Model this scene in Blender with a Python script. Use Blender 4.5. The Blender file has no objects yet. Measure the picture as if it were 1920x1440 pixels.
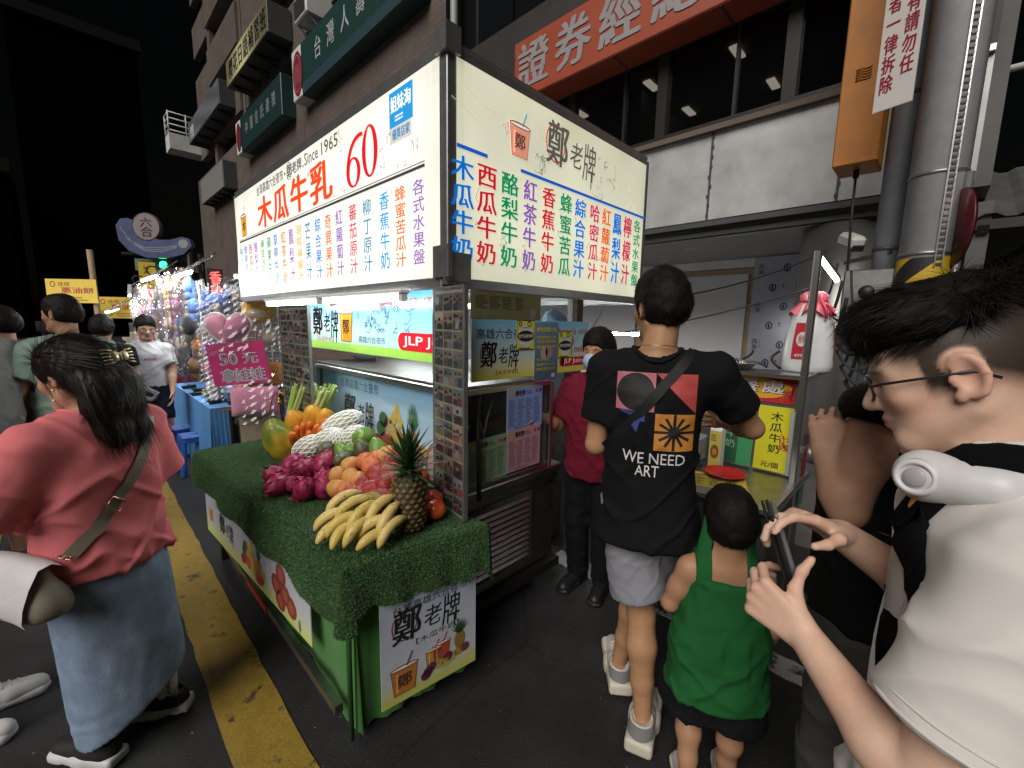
import bpy, math, random
import numpy as np
from mathutils import Vector, Matrix
random.seed(7); RNG = np.random.default_rng(7)
SC = bpy.context.scene
COL = SC.collection
R = math.radians

# ------------------------------------------------------------------ camera, sky, sun, exposure
cam_d = bpy.data.cameras.new('camera'); cam = bpy.data.objects.new('camera', cam_d); COL.objects.link(cam)
cam_d.sensor_width = 36.0; cam_d.lens = 15.05; cam_d.clip_start = 0.05; cam_d.clip_end = 600
_rr = Vector((0.69965616, -0.71423462, 0.01871279)); _uu = Vector((0.08818696, 0.11231822, 0.98975132)); _ff = Vector((0.70901645, 0.69083538, -0.14157031))
cam.matrix_world = Matrix(((_rr.x, _uu.x, -_ff.x, 0), (_rr.y, _uu.y, -_ff.y, 0), (_rr.z, _uu.z, -_ff.z, 1.58), (0, 0, 0, 1)))
SC.camera = cam
w = bpy.data.worlds.new('World'); SC.world = w; w.use_nodes = True
nt = w.node_tree; bg = nt.nodes['Background']
sky = nt.nodes.new('ShaderNodeTexSky'); sky.sky_type = 'NISHITA'; sky.sun_disc = False
sky.sun_elevation = R(1.0); sky.sun_rotation = R(250); sky.air_density = 1.0
nt.links.new(sky.outputs[0], bg.inputs[0]); bg.inputs[1].default_value = 0.0022
sun_d = bpy.data.lights.new('sun', 'SUN'); sun_d.energy = 3.1; sun_d.angle = R(42); sun_d.color = (1.0, 0.95, 0.89)
sun = bpy.data.objects.new('sun', sun_d); COL.objects.link(sun)
sun.rotation_euler = Vector((0.80, 0.24, -0.70)).to_track_quat('-Z', 'Y').to_euler()
SC.view_settings.view_transform = 'Standard'; SC.view_settings.look = 'None'; SC.view_settings.exposure = 0.0; SC.view_settings.gamma = 1.0
SC.cycles.max_bounces = 6; SC.cycles.transparent_max_bounces = 12
SC.cycles.sample_clamp_indirect = 3.0

# ------------------------------------------------------------------ colour and materials
def lin(c):
    if isinstance(c, str):
        c = c.lstrip('#'); c = [int(c[i:i + 2], 16) / 255 for i in (0, 2, 4)]
        return tuple(x / 12.92 if x <= 0.04045 else ((x + 0.055) / 1.055) ** 2.4 for x in c)
    return tuple(c[:3])
_M = {}
def mat(name, col=(.5, .5, .5), rough=.6, metal=0.0, var=0.15, vscale=12.0, bump=0.0, bscale=60.0, emit=0.0, spec=.5, alpha=1.0, trans=0.0, sss=0.0, attr=False, coat=0.0, stretch=None, ecol=None, sheen=0.0):
    if name in _M: return _M[name]
    m = bpy.data.materials.new(name); m.use_nodes = True; t = m.node_tree; b = t.nodes['Principled BSDF']
    c = lin(col); L = t.links.new
    tc = t.nodes.new('ShaderNodeTexCoord'); src = tc.outputs['Object']
    if stretch:
        mp = t.nodes.new('ShaderNodeMapping'); mp.inputs['Scale'].default_value = stretch; L(src, mp.inputs[0]); src = mp.outputs[0]
    base = None
    if attr:
        a = t.nodes.new('ShaderNodeAttribute'); a.attribute_name = 'Col'; base = a.outputs['Color']
    if var > 0:
        n = t.nodes.new('ShaderNodeTexNoise'); n.inputs['Scale'].default_value = vscale; n.inputs['Detail'].default_value = 6; n.inputs['Roughness'].default_value = .65
        L(src, n.inputs['Vector'])
        r = t.nodes.new('ShaderNodeMapRange'); r.inputs[1].default_value = .25; r.inputs[2].default_value = .75
        r.inputs[3].default_value = 1 - var; r.inputs[4].default_value = 1 + var; L(n.outputs[0], r.inputs[0])
        mx = t.nodes.new('ShaderNodeVectorMath'); mx.operation = 'SCALE'; L(r.outputs[0], mx.inputs['Scale'])
        if base is not None: L(base, mx.inputs[0])
        else: mx.inputs[0].default_value = c
        base = mx.outputs[0]
    if base is not None: L(base, b.inputs['Base Color'])
    else: b.inputs['Base Color'].default_value = (*c, 1)
    b.inputs['Roughness'].default_value = rough; b.inputs['Metallic'].default_value = metal
    b.inputs['Specular IOR Level'].default_value = spec
    if coat: b.inputs['Coat Weight'].default_value = coat; b.inputs['Coat Roughness'].default_value = .15
    if sheen: b.inputs['Sheen Weight'].default_value = sheen
    if sss:
        b.inputs['Subsurface Weight'].default_value = sss; b.inputs['Subsurface Radius'].default_value = (.012, .005, .003)
        b.inputs['Subsurface Scale'].default_value = 1.0
    if trans: b.inputs['Transmission Weight'].default_value = trans; b.inputs['IOR'].default_value = 1.1
    if alpha < 1: b.inputs['Alpha'].default_value = alpha
    if bump:
        n2 = t.nodes.new('ShaderNodeTexNoise'); n2.inputs['Scale'].default_value = bscale; n2.inputs['Detail'].default_value = 4
        L(src, n2.inputs['Vector'])
        bp = t.nodes.new('ShaderNodeBump'); bp.inputs['Strength'].default_value = bump; bp.inputs['Distance'].default_value = .01
        L(n2.outputs[0], bp.inputs['Height']); L(bp.outputs[0], b.inputs['Normal'])
    if emit:
        b.inputs['Emission Strength'].default_value = emit
        if ecol is None and base is not None: L(base, b.inputs['Emission Color'])
        else: b.inputs['Emission Color'].default_value = (*(lin(ecol) if ecol else c), 1)
    _M[name] = m
    return m
def glass_mat(name, tint=(.9, .95, 1), refl=.08, opac=.06):
    if name in _M: return _M[name]
    m = bpy.data.materials.new(name); m.use_nodes = True; t = m.node_tree; t.nodes.clear(); L = t.links.new
    o = t.nodes.new('ShaderNodeOutputMaterial'); tr = t.nodes.new('ShaderNodeBsdfTransparent'); tr.inputs[0].default_value = (*tint, 1)
    g = t.nodes.new('ShaderNodeBsdfGlossy'); g.inputs['Roughness'].default_value = .04
    d = t.nodes.new('ShaderNodeBsdfDiffuse'); d.inputs[0].default_value = (.7, .75, .8, 1)
    fr = t.nodes.new('ShaderNodeLayerWeight'); fr.inputs[0].default_value = .5
    pw = t.nodes.new('ShaderNodeMath'); pw.operation = 'POWER'; pw.inputs[1].default_value = 4.0; L(fr.outputs['Facing'], pw.inputs[0])
    ad = t.nodes.new('ShaderNodeMath'); ad.operation = 'MULTIPLY_ADD'; ad.inputs[1].default_value = .55; ad.inputs[2].default_value = refl * .6; L(pw.outputs[0], ad.inputs[0])
    m1 = t.nodes.new('ShaderNodeMixShader'); m1.inputs[0].default_value = opac; L(tr.outputs[0], m1.inputs[1]); L(d.outputs[0], m1.inputs[2])
    m2 = t.nodes.new('ShaderNodeMixShader'); L(ad.outputs[0], m2.inputs[0]); L(m1.outputs[0], m2.inputs[1]); L(g.outputs[0], m2.inputs[2])
    L(m2.outputs[0], o.inputs[0]); _M[name] = m
    return m

# ------------------------------------------------------------------ objects
def link(name, me, parent=None, origin=None):
    o = bpy.data.objects.new(name, me); COL.objects.link(o)
    if parent is not None: o.parent = parent
    if origin is not None: o.location = origin
    return o
def tag(o, label=None, cat=None, group=None, kind=None):
    if label: o['label'] = label
    if cat: o['category'] = cat
    if group: o['group'] = group
    if kind: o['kind'] = kind
    return o
def thing(name, label, cat, loc=(0, 0, 0), group=None):
    o = link(name, None, None, loc); o.empty_display_size = .1
    return tag(o, label, cat, group)
def wloc(o):
    v = Vector((0, 0, 0))
    while o is not None: v += o.location; o = o.parent
    return v
def dup(o, parent=None):
    c = o.copy(); COL.objects.link(c)
    if parent is not None: c.parent = parent
    for ch in list(o.children): dup(ch, c)
    return c

class MB:
    """collects faces in world coordinates, becomes ONE mesh"""
    def __init__(s): s.v = []; s.f = []; s.m = []; s.c = []; s.sm = []; s.mats = []; s.cur = 0; s.col = (1, 1, 1); s.smooth = False
    def mt(s, m):
        if m not in s.mats: s.mats.append(m)
        s.cur = s.mats.index(m); return s
    def add(s, vs, fs, smooth=None, col=None):
        b = len(s.v); s.v.extend([tuple(map(float, v)) for v in vs])
        for f in fs:
            s.f.append([b + i for i in f]); s.m.append(s.cur); s.c.append(col or s.col); s.sm.append(s.smooth if smooth is None else smooth)
        return s
    def box(s, c, d, rot=None, bev=0.0, col=None):
        c = Vector(c); h = [x / 2 for x in d]
        if bev > 0:
            b = min(bev, min(h) * .9); P = []; 
            for sx in (-1, 1):
                for sy in (-1, 1):
                    for sz in (-1, 1):
                        P += [(sx * h[0], sy * (h[1] - b), sz * (h[2] - b)), (sx * (h[0] - b), sy * h[1], sz * (h[2] - b)), (sx * (h[0] - b), sy * (h[1] - b), sz * h[2])]
            def I(x, y, z, k): return ((x > 0) * 4 + (y > 0) * 2 + (z > 0)) * 3 + k
            F = []
            for sg in (-1, 1):
                F.append([I(sg, -1, -1, 0), I(sg, 1, -1, 0), I(sg, 1, 1, 0), I(sg, -1, 1, 0)][::sg])
                F.append([I(-1, sg, -1, 1), I(-1, sg, 1, 1), I(1, sg, 1, 1), I(1, sg, -1, 1)][::sg])
                F.append([I(-1, -1, sg, 2), I(1, -1, sg, 2), I(1, 1, sg, 2), I(-1, 1, sg, 2)][::sg])
            for a in (-1, 1):
                for b2 in (-1, 1):
                    F.append([I(a, b2, -1, 0), I(a, b2, -1, 1), I(a, b2, 1, 1), I(a, b2, 1, 0)][::a * b2])
                    F.append([I(a, -1, b2, 0), I(a, 1, b2, 0), I(a, 1, b2, 2), I(a, -1, b2, 2)][::a * b2])
                    F.append([I(-1, a, b2, 1), I(-1, a, b2, 2), I(1, a, b2, 2), I(1, a, b2, 1)][::a * b2])
                    for c2 in (-1, 1): F.append([I(a, b2, c2, 0), I(a, b2, c2, 1), I(a, b2, c2, 2)][::a * b2 * c2])
        else:
            P = [(x * h[0], y * h[1], z * h[2]) for x in (-1, 1) for y in (-1, 1) for z in (-1, 1)]
            F = [[0, 1, 3, 2], [4, 6, 7, 5], [0, 4, 5, 1], [2, 3, 7, 6], [0, 2, 6, 4], [1, 5, 7, 3]]
        if rot is not None: P = [c + rot @ Vector(p) for p in P]
        else: P = [c + Vector(p) for p in P]
        return s.add(P, F, False, col)
    def bar(s, a, b, wd, th, up=(0, 0, 1), bev=0.0, col=None):
        a = Vector(a); b = Vector(b); x = (b - a); L = x.length; x.normalize(); u = Vector(up)
        y = u.cross(x)
        if y.length < 1e-4: y = Vector((1, 0, 0)).cross(x)
        y.normalize(); z = x.cross(y)
        rot = Matrix((x, y, z)).transposed()
        return s.box((a + b) / 2, (L, wd, th), rot, bev, col)
    def tube(s, pts, r, n=8, cap=True, col=None, closed=False):
        pts = [Vector(p) for p in pts]; k = len(pts); rs = r if hasattr(r, '__len__') else [r] * k
        V = []; F = []; ref = None
        for i, p in enumerate(pts):
            if closed: t = pts[(i + 1) % k] - pts[i - 1]
            else: t = pts[min(i + 1, k - 1)] - pts[max(i - 1, 0)]
            if t.length < 1e-9: t = Vector((0, 0, 1))
            t.normalize()
            if ref is None:
                ref = Vector((0, 0, 1)) if abs(t.z) < .9 else Vector((1, 0, 0))
            x = ref - t * ref.dot(t)
            if x.length < 1e-5: x = t.orthogonal()
            x.normalize(); y = t.cross(x); ref = x
            for j in range(n):
                a = 2 * math.pi * j / n; V.append(p + rs[i] * (x * math.cos(a) + y * math.sin(a)))
        for i in range(k if closed else k - 1):
            for j in range(n):
                a, b = i * n, ((i + 1) % k) * n
                F.append([a + j, a + (j + 1) % n, b + (j + 1) % n, b + j])
        if cap and not closed: F.append(list(range(n))[::-1]); F.append([(k - 1) * n + j for j in range(n)])
        return s.add(V, F, True, col)
    def lathe(s, prof, o=(0, 0, 0), n=20, ax=(0, 0, 1), col=None, sx=1.0):
        """prof: list of (radius, height)"""
        o = Vector(o); z = Vector(ax).normalized(); x = z.orthogonal().normalized(); y = z.cross(x)
        if abs(z.z) > .999: x = Vector((1, 0, 0)); y = Vector((0, 1, 0)) * (1 if z.z > 0 else -1)
        V = []; F = []
        for r, h in prof:
            for j in range(n):
                a = 2 * math.pi * j / n; V.append(o + z * h + r * (sx * x * math.cos(a) + y * math.sin(a)))
        for i in range(len(prof) - 1):
            for j in range(n):
                a, b = i * n, (i + 1) * n; F.append([a + j, a + (j + 1) % n, b + (j + 1) % n, b + j])
        if prof[0][0] > 1e-5: F.append(list(range(n))[::-1])
        if prof[-1][0] > 1e-5: F.append([(len(prof) - 1) * n + j for j in range(n)])
        return s.add(V, F, True, col)
    def ell(s, c, r, rot=None, n=14, m=9, col=None, fn=None):
        c = Vector(c); V = []; F = []
        for i in range(m + 1):
            th = math.pi * i / m
            for j in range(n):
                ph = 2 * math.pi * j / n
                p = Vector((math.sin(th) * math.cos(ph), math.sin(th) * math.sin(ph), math.cos(th)))
                if fn: p = fn(p)
                p = Vector((p.x * r[0], p.y * r[1], p.z * r[2])); V.append(c + (rot @ p if rot is not None else p))
        for i in range(m):
            for j in range(n): F.append([i * n + j, (i + 1) * n + j, (i + 1) * n + (j + 1) % n, i * n + (j + 1) % n])
        return s.add(V, F, True, col)
    def grid(s, P, smooth=True, col=None, flip=False):
        """P[i][j] points"""
        a, b = len(P), len(P[0]); V = [p for row in P for p in row]; F = []
        for i in range(a - 1):
            for j in range(b - 1):
                q = [i * b + j, i * b + j + 1, (i + 1) * b + j + 1, (i + 1) * b + j]; F.append(q[::-1] if flip else q)
        return s.add(V, F, smooth, col)
    def prism(s, pts, d, col=None):
        """closed outline pts (3-D, planar) extruded by vector d"""
        pts = [Vector(p) for p in pts]; d = Vector(d); k = len(pts)
        V = pts + [p + d for p in pts]
        F = [list(range(k))[::-1], [k + i for i in range(k)]] + [[i, (i + 1) % k, k + (i + 1) % k, k + i] for i in range(k)]
        return s.add(V, F, False, col)
    def build(s, name, m=None, parent=None, origin=None):
        me = bpy.data.meshes.new(name)
        if parent is not None: org = np.array(wloc(parent))
        elif origin is not None: org = np.array(origin, float)
        else: org = np.zeros(3)
        V = np.array(s.v, float).reshape(-1, 3) - org
        me.from_pydata(V.tolist(), [], s.f)
        ms = s.mats if s.mats else [m]
        for x in ms: me.materials.append(x)
        if s.mats: me.polygons.foreach_set('material_index', s.m)
        me.polygons.foreach_set('use_smooth', s.sm)
        if any(c != (1, 1, 1) for c in s.c):
            at = me.color_attributes.new('Col', 'FLOAT_COLOR', 'CORNER')
            cols = []
            for f, c in zip(s.f, s.c): cols.extend([c[0], c[1], c[2], 1.0] * len(f))
            at.data.foreach_set('color', cols)
        me.update()
        return link(name, me, parent, None if parent is not None else origin)

# ------------------------------------------------------------------ lettering and printed artwork
_G = {}
def glyph(s, bold=0.0):
    k = (s, bold)
    if k in _G: return _G[k]
    cu = bpy.data.curves.new('g', 'FONT'); cu.body = s; cu.resolution_u = 2; cu.offset = bold
    ob = bpy.data.objects.new('g', cu); COL.objects.link(ob)
    dg = bpy.context.evaluated_depsgraph_get(); dg.update()
    me = bpy.data.meshes.new_from_object(ob.evaluated_get(dg))
    v = np.zeros(len(me.vertices) * 3); me.vertices.foreach_get('co', v); f = [list(p.vertices) for p in me.polygons]
    bpy.data.objects.remove(ob); bpy.data.curves.remove(cu); bpy.data.meshes.remove(me)
    _G[k] = (v.reshape(-1, 3)[:, :2], f)
    return _G[k]
def cjk(s): return any(ord(c) > 0x2E80 for c in s)
class Art:
    """flat print on a board: O bottom-left corner, U right, V up as seen by its reader"""
    def __init__(s, O, U, V, step=.0012):
        s.O = np.array(O, float); s.U = np.array(U, float); s.U /= np.linalg.norm(s.U); s.V = np.array(V, float); s.V /= np.linalg.norm(s.V)
        s.N = np.cross(s.U, s.V); s.st = step; s.b = MB(); s.warp = None
    def pt(s, u, v, l): 
        d = l * s.st
        if s.warp: d += s.warp(u, v)
        return s.O + s.U * u + s.V * v + s.N * d
    def poly(s, pts, col, l=1): s.b.add([s.pt(u, v, l) for u, v in pts], [list(range(len(pts)))], False, lin(col)); return s
    def rect(s, u0, v0, u1, v1, col, l=0): return s.poly([(u0, v0), (u1, v0), (u1, v1), (u0, v1)], col, l)
    def field(s, u0, v0, u1, v1, fn, nu, nv, l=0):
        """grid of small cells coloured by fn(u,v) in 0..1"""
        for i in range(nu):
            for j in range(nv):
                a, b = u0 + (u1 - u0) * i / nu, u0 + (u1 - u0) * (i + 1) / nu; c, d = v0 + (v1 - v0) * j / nv, v0 + (v1 - v0) * (j + 1) / nv
                s.rect(a, c, b, d, fn((i + .5) / nu, (j + .5) / nv), l)
        return s
    def ell(s, u, v, ru, rv, col, l=1, n=18, rot=0):
        c, sn = math.cos(rot), math.sin(rot)
        return s.poly([(u + ru * math.cos(a) * c - rv * math.sin(a) * sn, v + ru * math.cos(a) * sn + rv * math.sin(a) * c) for a in [2 * math.pi * i / n for i in range(n)]], col, l)
    def ring(s, u, v, ru, rv, wd, col, l=1, n=28, a0=0, a1=360):
        P = []
        for i in range(n + 1):
            a = R(a0 + (a1 - a0) * i / n); P.append(((u + ru * math.cos(a), v + rv * math.sin(a)), (u + (ru - wd) * math.cos(a), v + (rv - wd) * math.sin(a))))
        for i in range(n): s.poly([P[i][0], P[i + 1][0], P[i + 1][1], P[i][1]], col, l)
        return s
    def line(s, pts, wd, col, l=1):
        for (a, b), (c, d) in zip(pts[:-1], pts[1:]):
            L = math.hypot(c - a, d - b) or 1e-6; nx, ny = -(d - b) / L * wd / 2, (c - a) / L * wd / 2
            s.poly([(a - nx, b - ny), (c - nx, d - ny), (c + nx, d + ny), (a + nx, b + ny)], col, l)
        return s
    def text(s, t, u0, v0, u1, v1, col, l=2, bold=0.0, shear=0.0, em=False):
        """fits the string into the box"""
        v, f = glyph(t)
        if len(v) == 0: return s
        x0, x1 = v[:, 0].min(), v[:, 0].max(); y0, y1 = v[:, 1].min(), v[:, 1].max()
        if cjk(t):
            y0, y1 = -.09, .86
            if len(t) == 1: x0, x1 = min(.03, x0), max(.97, x1)
        X = (v[:, 0] - x0) / max(x1 - x0, 1e-6); Y = (v[:, 1] - y0) / max(y1 - y0, 1e-6)
        c = lin(col)
        e = bold * (v1 - v0)
        for k, (du, dv) in enumerate(((0, 0), (e, 0), (-e, 0), (e * .5, e * .35), (-e * .5, -e * .35)) if bold > .015 else ((e * .6, 0), (-e * .6, 0)) if bold > 0 else ((0, 0),)):
            s.b.add([s.pt(u0 + (u1 - u0) * a + shear * b * (v1 - v0) + du, v0 + (v1 - v0) * b + dv, l + .12 * k) for a, b in zip(X, Y)], f, False, c)
        return s
    def column(s, t, uc, v0, v1, wd, col, l=2, bold=0.0, fill=.92):
        h = (v1 - v0) / len(t)
        for i, ch in enumerate(t):
            hh = min(h * fill, wd * 1.55); vc = v1 - hh / 2 - i * (v1 - v0 - hh) / max(len(t) - 1, 1)
            s.text(ch, uc - wd / 2, vc - hh / 2, uc + wd / 2, vc + hh / 2, col, l, bold)
        return s
    def scrib(s, u0, v0, u1, v1, n, col, wd=.004, l=2, rng=random):
        """handwritten squiggles"""
        for _ in range(n):
            u, v = rng.uniform(u0, u1), rng.uniform(v0, v1); P = [(u, v)]
            for k in range(rng.randint(4, 9)):
                u = min(max(u + rng.uniform(-.022, .03), u0), u1); v = min(max(v + rng.uniform(-.028, .026), v0), v1); P.append((u, v))
            s.line(P, wd, col, l)
        return s
    def lines(s, u0, v0, u1, v1, rows, col, l=2, gap=.4, cols=1, rng=random):
        """rows of tiny print too small to read"""
        cw = (u1 - u0) / cols; rh = (v1 - v0) / rows
        for c in range(cols):
            for r in range(rows):
                u = u0 + c * cw; e = u0 + (c + rng.uniform(.55, .9)) * cw; y = v0 + r * rh
                while u < e:
                    wdt = rng.uniform(.25, .8) * rh
                    s.rect(u, y, min(u + wdt, e), y + rh * (1 - gap) * rng.uniform(.8, 1), col, l); u += wdt + rh * .18
        return s
    def build(s, name, m, parent): return s.b.build(name, m, parent)
PRINT = mat('printed_vinyl', rough=.45, var=.06, vscale=6, attr=True)
PAPER = mat('printed_paper', rough=.8, var=.05, vscale=20, attr=True)
GLOSSY = mat('glossy_print', rough=.18, var=.04, attr=True)

# ------------------------------------------------------------------ smooth implicit surfaces for bodies, clothes and hair
A3 = lambda *a: np.array(a, np.float32)
def vnoise(p, seed=0):
    i = np.floor(p).astype(np.int64); f = p - i; f = f * f * (3 - 2 * f)
    def h(x, y, z):
        n = (x * 374761393 + y * 668265263 + z * 2147483647 + seed * 144665) & 0x7fffffff
        n = ((n ^ (n >> 13)) * 1274126177) & 0x7fffffff
        return ((n ^ (n >> 16)) & 0xffff) / 32767.5 - 1
    x, y, z = i.T; u, v, w_ = f.T
    L = lambda a, b, t: a + (b - a) * t
    return L(L(L(h(x, y, z), h(x + 1, y, z), u), L(h(x, y + 1, z), h(x + 1, y + 1, z), u), v), L(L(h(x, y, z + 1), h(x + 1, y, z + 1), u), L(h(x, y + 1, z + 1), h(x + 1, y + 1, z + 1), u), v), w_)
def fbm(p, o=3, seed=0): return sum(vnoise(p * 2 ** k, seed + k) / 2 ** k for k in range(o))
class S:
    def __init__(s): s.P = []
    def _a(s, fn, c, r, op, k): s.P.append((fn, np.asarray(c, np.float32), float(r), op, k)); return s
    def rc(s, a, b, ra, rb, k=.02, op='u'):
        a = np.asarray(a, np.float32); b = np.asarray(b, np.float32); ba = b - a; L = max(float(ba @ ba), 1e-9)
        def fn(p):
            q = p - a; h = np.clip(q @ ba / L, 0, 1); return np.linalg.norm(q - h[:, None] * ba, axis=1) - (ra + (rb - ra) * h)
        return s._a(fn, (a + b) / 2, L ** .5 / 2 + max(ra, rb), op, k)
    def chain(s, pts, rs, k=.02, op='u'):
        for i in range(len(pts) - 1): s.rc(pts[i], pts[i + 1], rs[i], rs[i + 1], k, op)
        return s
    def fc(s, a, b, ra, rb, k=.015, op='u', r0=.006):
        """cone with flat ends"""
        a = np.asarray(a, np.float32); b = np.asarray(b, np.float32); ba = b - a; L = float(np.linalg.norm(ba)); u = ba / L
        def fn(p):
            q = p - a; h = q @ u; rad = np.linalg.norm(q - h[:, None] * u, axis=1)
            d1 = rad - (ra + (rb - ra) * np.clip(h / L, 0, 1)); d2 = np.abs(h - L / 2) - L / 2
            return np.minimum(np.maximum(d1 + r0, d2 + r0), 0) + np.sqrt(np.maximum(d1 + r0, 0) ** 2 + np.maximum(d2 + r0, 0) ** 2) - r0
        return s._a(fn, (a + b) / 2, L / 2 + max(ra, rb), op, k)
    def el(s, c, r, M=None, k=.02, op='u'):
        c = np.asarray(c, np.float32); r = np.asarray(r, np.float32); M = np.eye(3, dtype=np.float32) if M is None else np.asarray(M, np.float32)
        def fn(p):
            q = (p - c) @ M; k0 = np.linalg.norm(q / r, axis=1); k1 = np.linalg.norm(q / (r * r), axis=1); return k0 * (k0 - 1) / np.maximum(k1, 1e-6)
        return s._a(fn, c, float(r.max()), op, k)
    def bx(s, c, h, M=None, rd=.01, k=.01, op='u'):
        c = np.asarray(c, np.float32); h = np.asarray(h, np.float32) - rd; M = np.eye(3, dtype=np.float32) if M is None else np.asarray(M, np.float32)
        def fn(p):
            q = np.abs((p - c) @ M) - h; return np.linalg.norm(np.maximum(q, 0), axis=1) + np.minimum(q.max(1), 0) - rd
        return s._a(fn, c, float(np.linalg.norm(h)) + rd, op, k)
    def loft(s, zs, cx, cy, rx, ry, F, o, k=.03, op='u', pw=2.0):
        """elliptical tube along local z; F = 3x3 with columns right, forward, up; o = world origin"""
        zs = np.asarray(zs, np.float32); F = np.asarray(F, np.float32); o = np.asarray(o, np.float32)
        cx, cy, rx, ry = [np.broadcast_to(np.asarray(q, np.float32), zs.shape) for q in (cx, cy, rx, ry)]
        z0, z1 = zs[0], zs[-1]
        def fn(p):
            q = (p - o) @ F; z = q[:, 2]; a = np.interp(z, zs, rx); b = np.interp(z, zs, ry)
            x = (q[:, 0] - np.interp(z, zs, cx)) / a; y = (q[:, 1] - np.interp(z, zs, cy)) / b
            if pw == 2: g = np.sqrt(x * x + y * y)
            else: g = (np.abs(x) ** pw + np.abs(y) ** pw) ** (1 / pw)
            d1 = (g - 1) * np.minimum(a, b); d2 = np.maximum(z0 - z, z - z1)
            return np.maximum(d1, d2)
        mid = o + F @ A3(float(cx.mean()), float(cy.mean()), float(z0 + z1) / 2)
        return s._a(fn, mid, math.hypot(float(z1 - z0) / 2, float(max(rx.max() + np.ptp(cx), ry.max() + np.ptp(cy)))), op, k)
    def cut(s, c, n, k=.004):
        c = np.asarray(c, np.float32); n = np.asarray(n, np.float32); n = n / np.linalg.norm(n)
        return s._a(lambda p: (p - c) @ n, c, 1e3, 'i', k)
    def ev(s, p, idx=None):
        d = None
        for j in (range(len(s.P)) if idx is None else idx):
            fn, c, r, op, k = s.P[j]; e = fn(p)
            if op == 'u':
                if d is None: d = e
                else:
                    h = np.maximum(k - np.abs(d - e), 0) / k; d = np.minimum(d, e) - h * h * k * .25
            elif d is not None:
                if op == 's': e = -e
                h = np.maximum(k - np.abs(d - e), 0) / k; d = np.maximum(d, e) + h * h * k * .25
        return d if d is not None else np.full(len(p), 1.0, np.float32)
    def mesh(s, res, B=8):
        U = [q for q in s.P if q[3] == 'u']
        lo = np.min([q[1] - q[2] for q in U], 0) - 3 * res; hi = np.max([q[1] + q[2] for q in U], 0) + 3 * res
        nb = np.ceil((hi - lo) / (res * B)).astype(int) + 1; D = np.full(tuple(nb * B), 1.0, np.float32)
        bi = np.stack(np.meshgrid(*[np.arange(n) for n in nb], indexing='ij'), -1).reshape(-1, 3)
        bc = (lo + (bi + .5 - .5 / B) * res * B).astype(np.float32); hd = res * B * .87
        E = np.stack([q[0](bc) for q in s.P]); dc = s.ev(bc)
        off = np.stack(np.meshgrid(*[np.arange(B)] * 3, indexing='ij'), -1).reshape(-1, 3)
        un = np.array([q[3] == 'u' for q in s.P]); emin = np.where(un[:, None], E, 9).min(0)
        kk = np.array([q[4] for q in s.P])
        for n in range(len(bi)):
            x, y, z = bi[n] * B
            if abs(dc[n]) > hd * 2.2 and emin[n] > -hd * 8:
                if dc[n] < 0: D[x:x + B, y:y + B, z:z + B] = -1
                if abs(dc[n]) > hd * 3.2: continue
            if dc[n] > hd * 2.2: continue
            if dc[n] < -hd * 2.2: D[x:x + B, y:y + B, z:z + B] = -1; continue
            idx = [j for j in range(len(s.P)) if (not un[j] and abs(E[j, n]) < 9) or E[j, n] < emin[n] + 2.4 * hd + kk[j]]
            p = (lo + (bi[n] * B + off) * res).astype(np.float32); D[x:x + B, y:y + B, z:z + B] = s.ev(p, idx).reshape(B, B, B)
        return nets(D, lo, res)
def nets(D, lo, res):
    s = D < 0; n = np.array(D.shape) - 1
    c = np.zeros(tuple(n), np.uint8)
    O8 = [(i, j, k) for i in (0, 1) for j in (0, 1) for k in (0, 1)]
    for i, j, k in O8: c += s[i:i + n[0], j:j + n[1], k:k + n[2]]
    act = np.flatnonzero((c > 0) & (c < 8)); ijk = np.stack(np.unravel_index(act, tuple(n)), 1)
    vals = {o: D[ijk[:, 0] + o[0], ijk[:, 1] + o[1], ijk[:, 2] + o[2]] for o in O8}
    acc = np.zeros((len(act), 3)); cnt = np.zeros(len(act))
    for o in O8:
        for ax in range(3):
            if o[ax]: continue
            q = list(o); q[ax] = 1; a, b = vals[o], vals[tuple(q)]; m = (a < 0) != (b < 0)
            t = np.where(m, a / np.where(m, a - b, 1), 0); pos = np.tile(np.array(o, float), (len(act), 1)); pos[:, ax] = t
            acc += pos * m[:, None]; cnt += m
    V = lo + (ijk + acc / cnt[:, None]) * res
    F = []
    for ax in range(3):
        a1, a2 = (ax + 1) % 3, (ax + 2) % 3
        sl = [slice(1, n[0]), slice(1, n[1]), slice(1, n[2])]; sl[ax] = slice(0, n[ax]); sh = list(sl); sh[ax] = slice(1, n[ax] + 1)
        A, Bq = s[tuple(sl)], s[tuple(sh)]; e = np.argwhere(A != Bq)
        if not len(e): continue
        ins = A[tuple(e.T)]
        st = np.array([x.start for x in sl]); e = e + st
        q = []
        for d1, d2 in ((-1, -1), (0, -1), (0, 0), (-1, 0)):
            g = e.copy(); g[:, a1] += d1; g[:, a2] += d2; q.append(np.ravel_multi_index(tuple(g.T), tuple(n)))
        q = np.stack(q, 1); q[~ins] = q[~ins][:, ::-1]; F.append(np.searchsorted(act, q))
    return V, np.concatenate(F)
def vnorm(V, F):
    N = np.cross(V[F[:, 2]] - V[F[:, 0]], V[F[:, 3]] - V[F[:, 1]]); out = np.zeros_like(V)
    for j in range(4): np.add.at(out, F[:, j], N)
    return out / np.maximum(np.linalg.norm(out, axis=1, keepdims=True), 1e-9)
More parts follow.
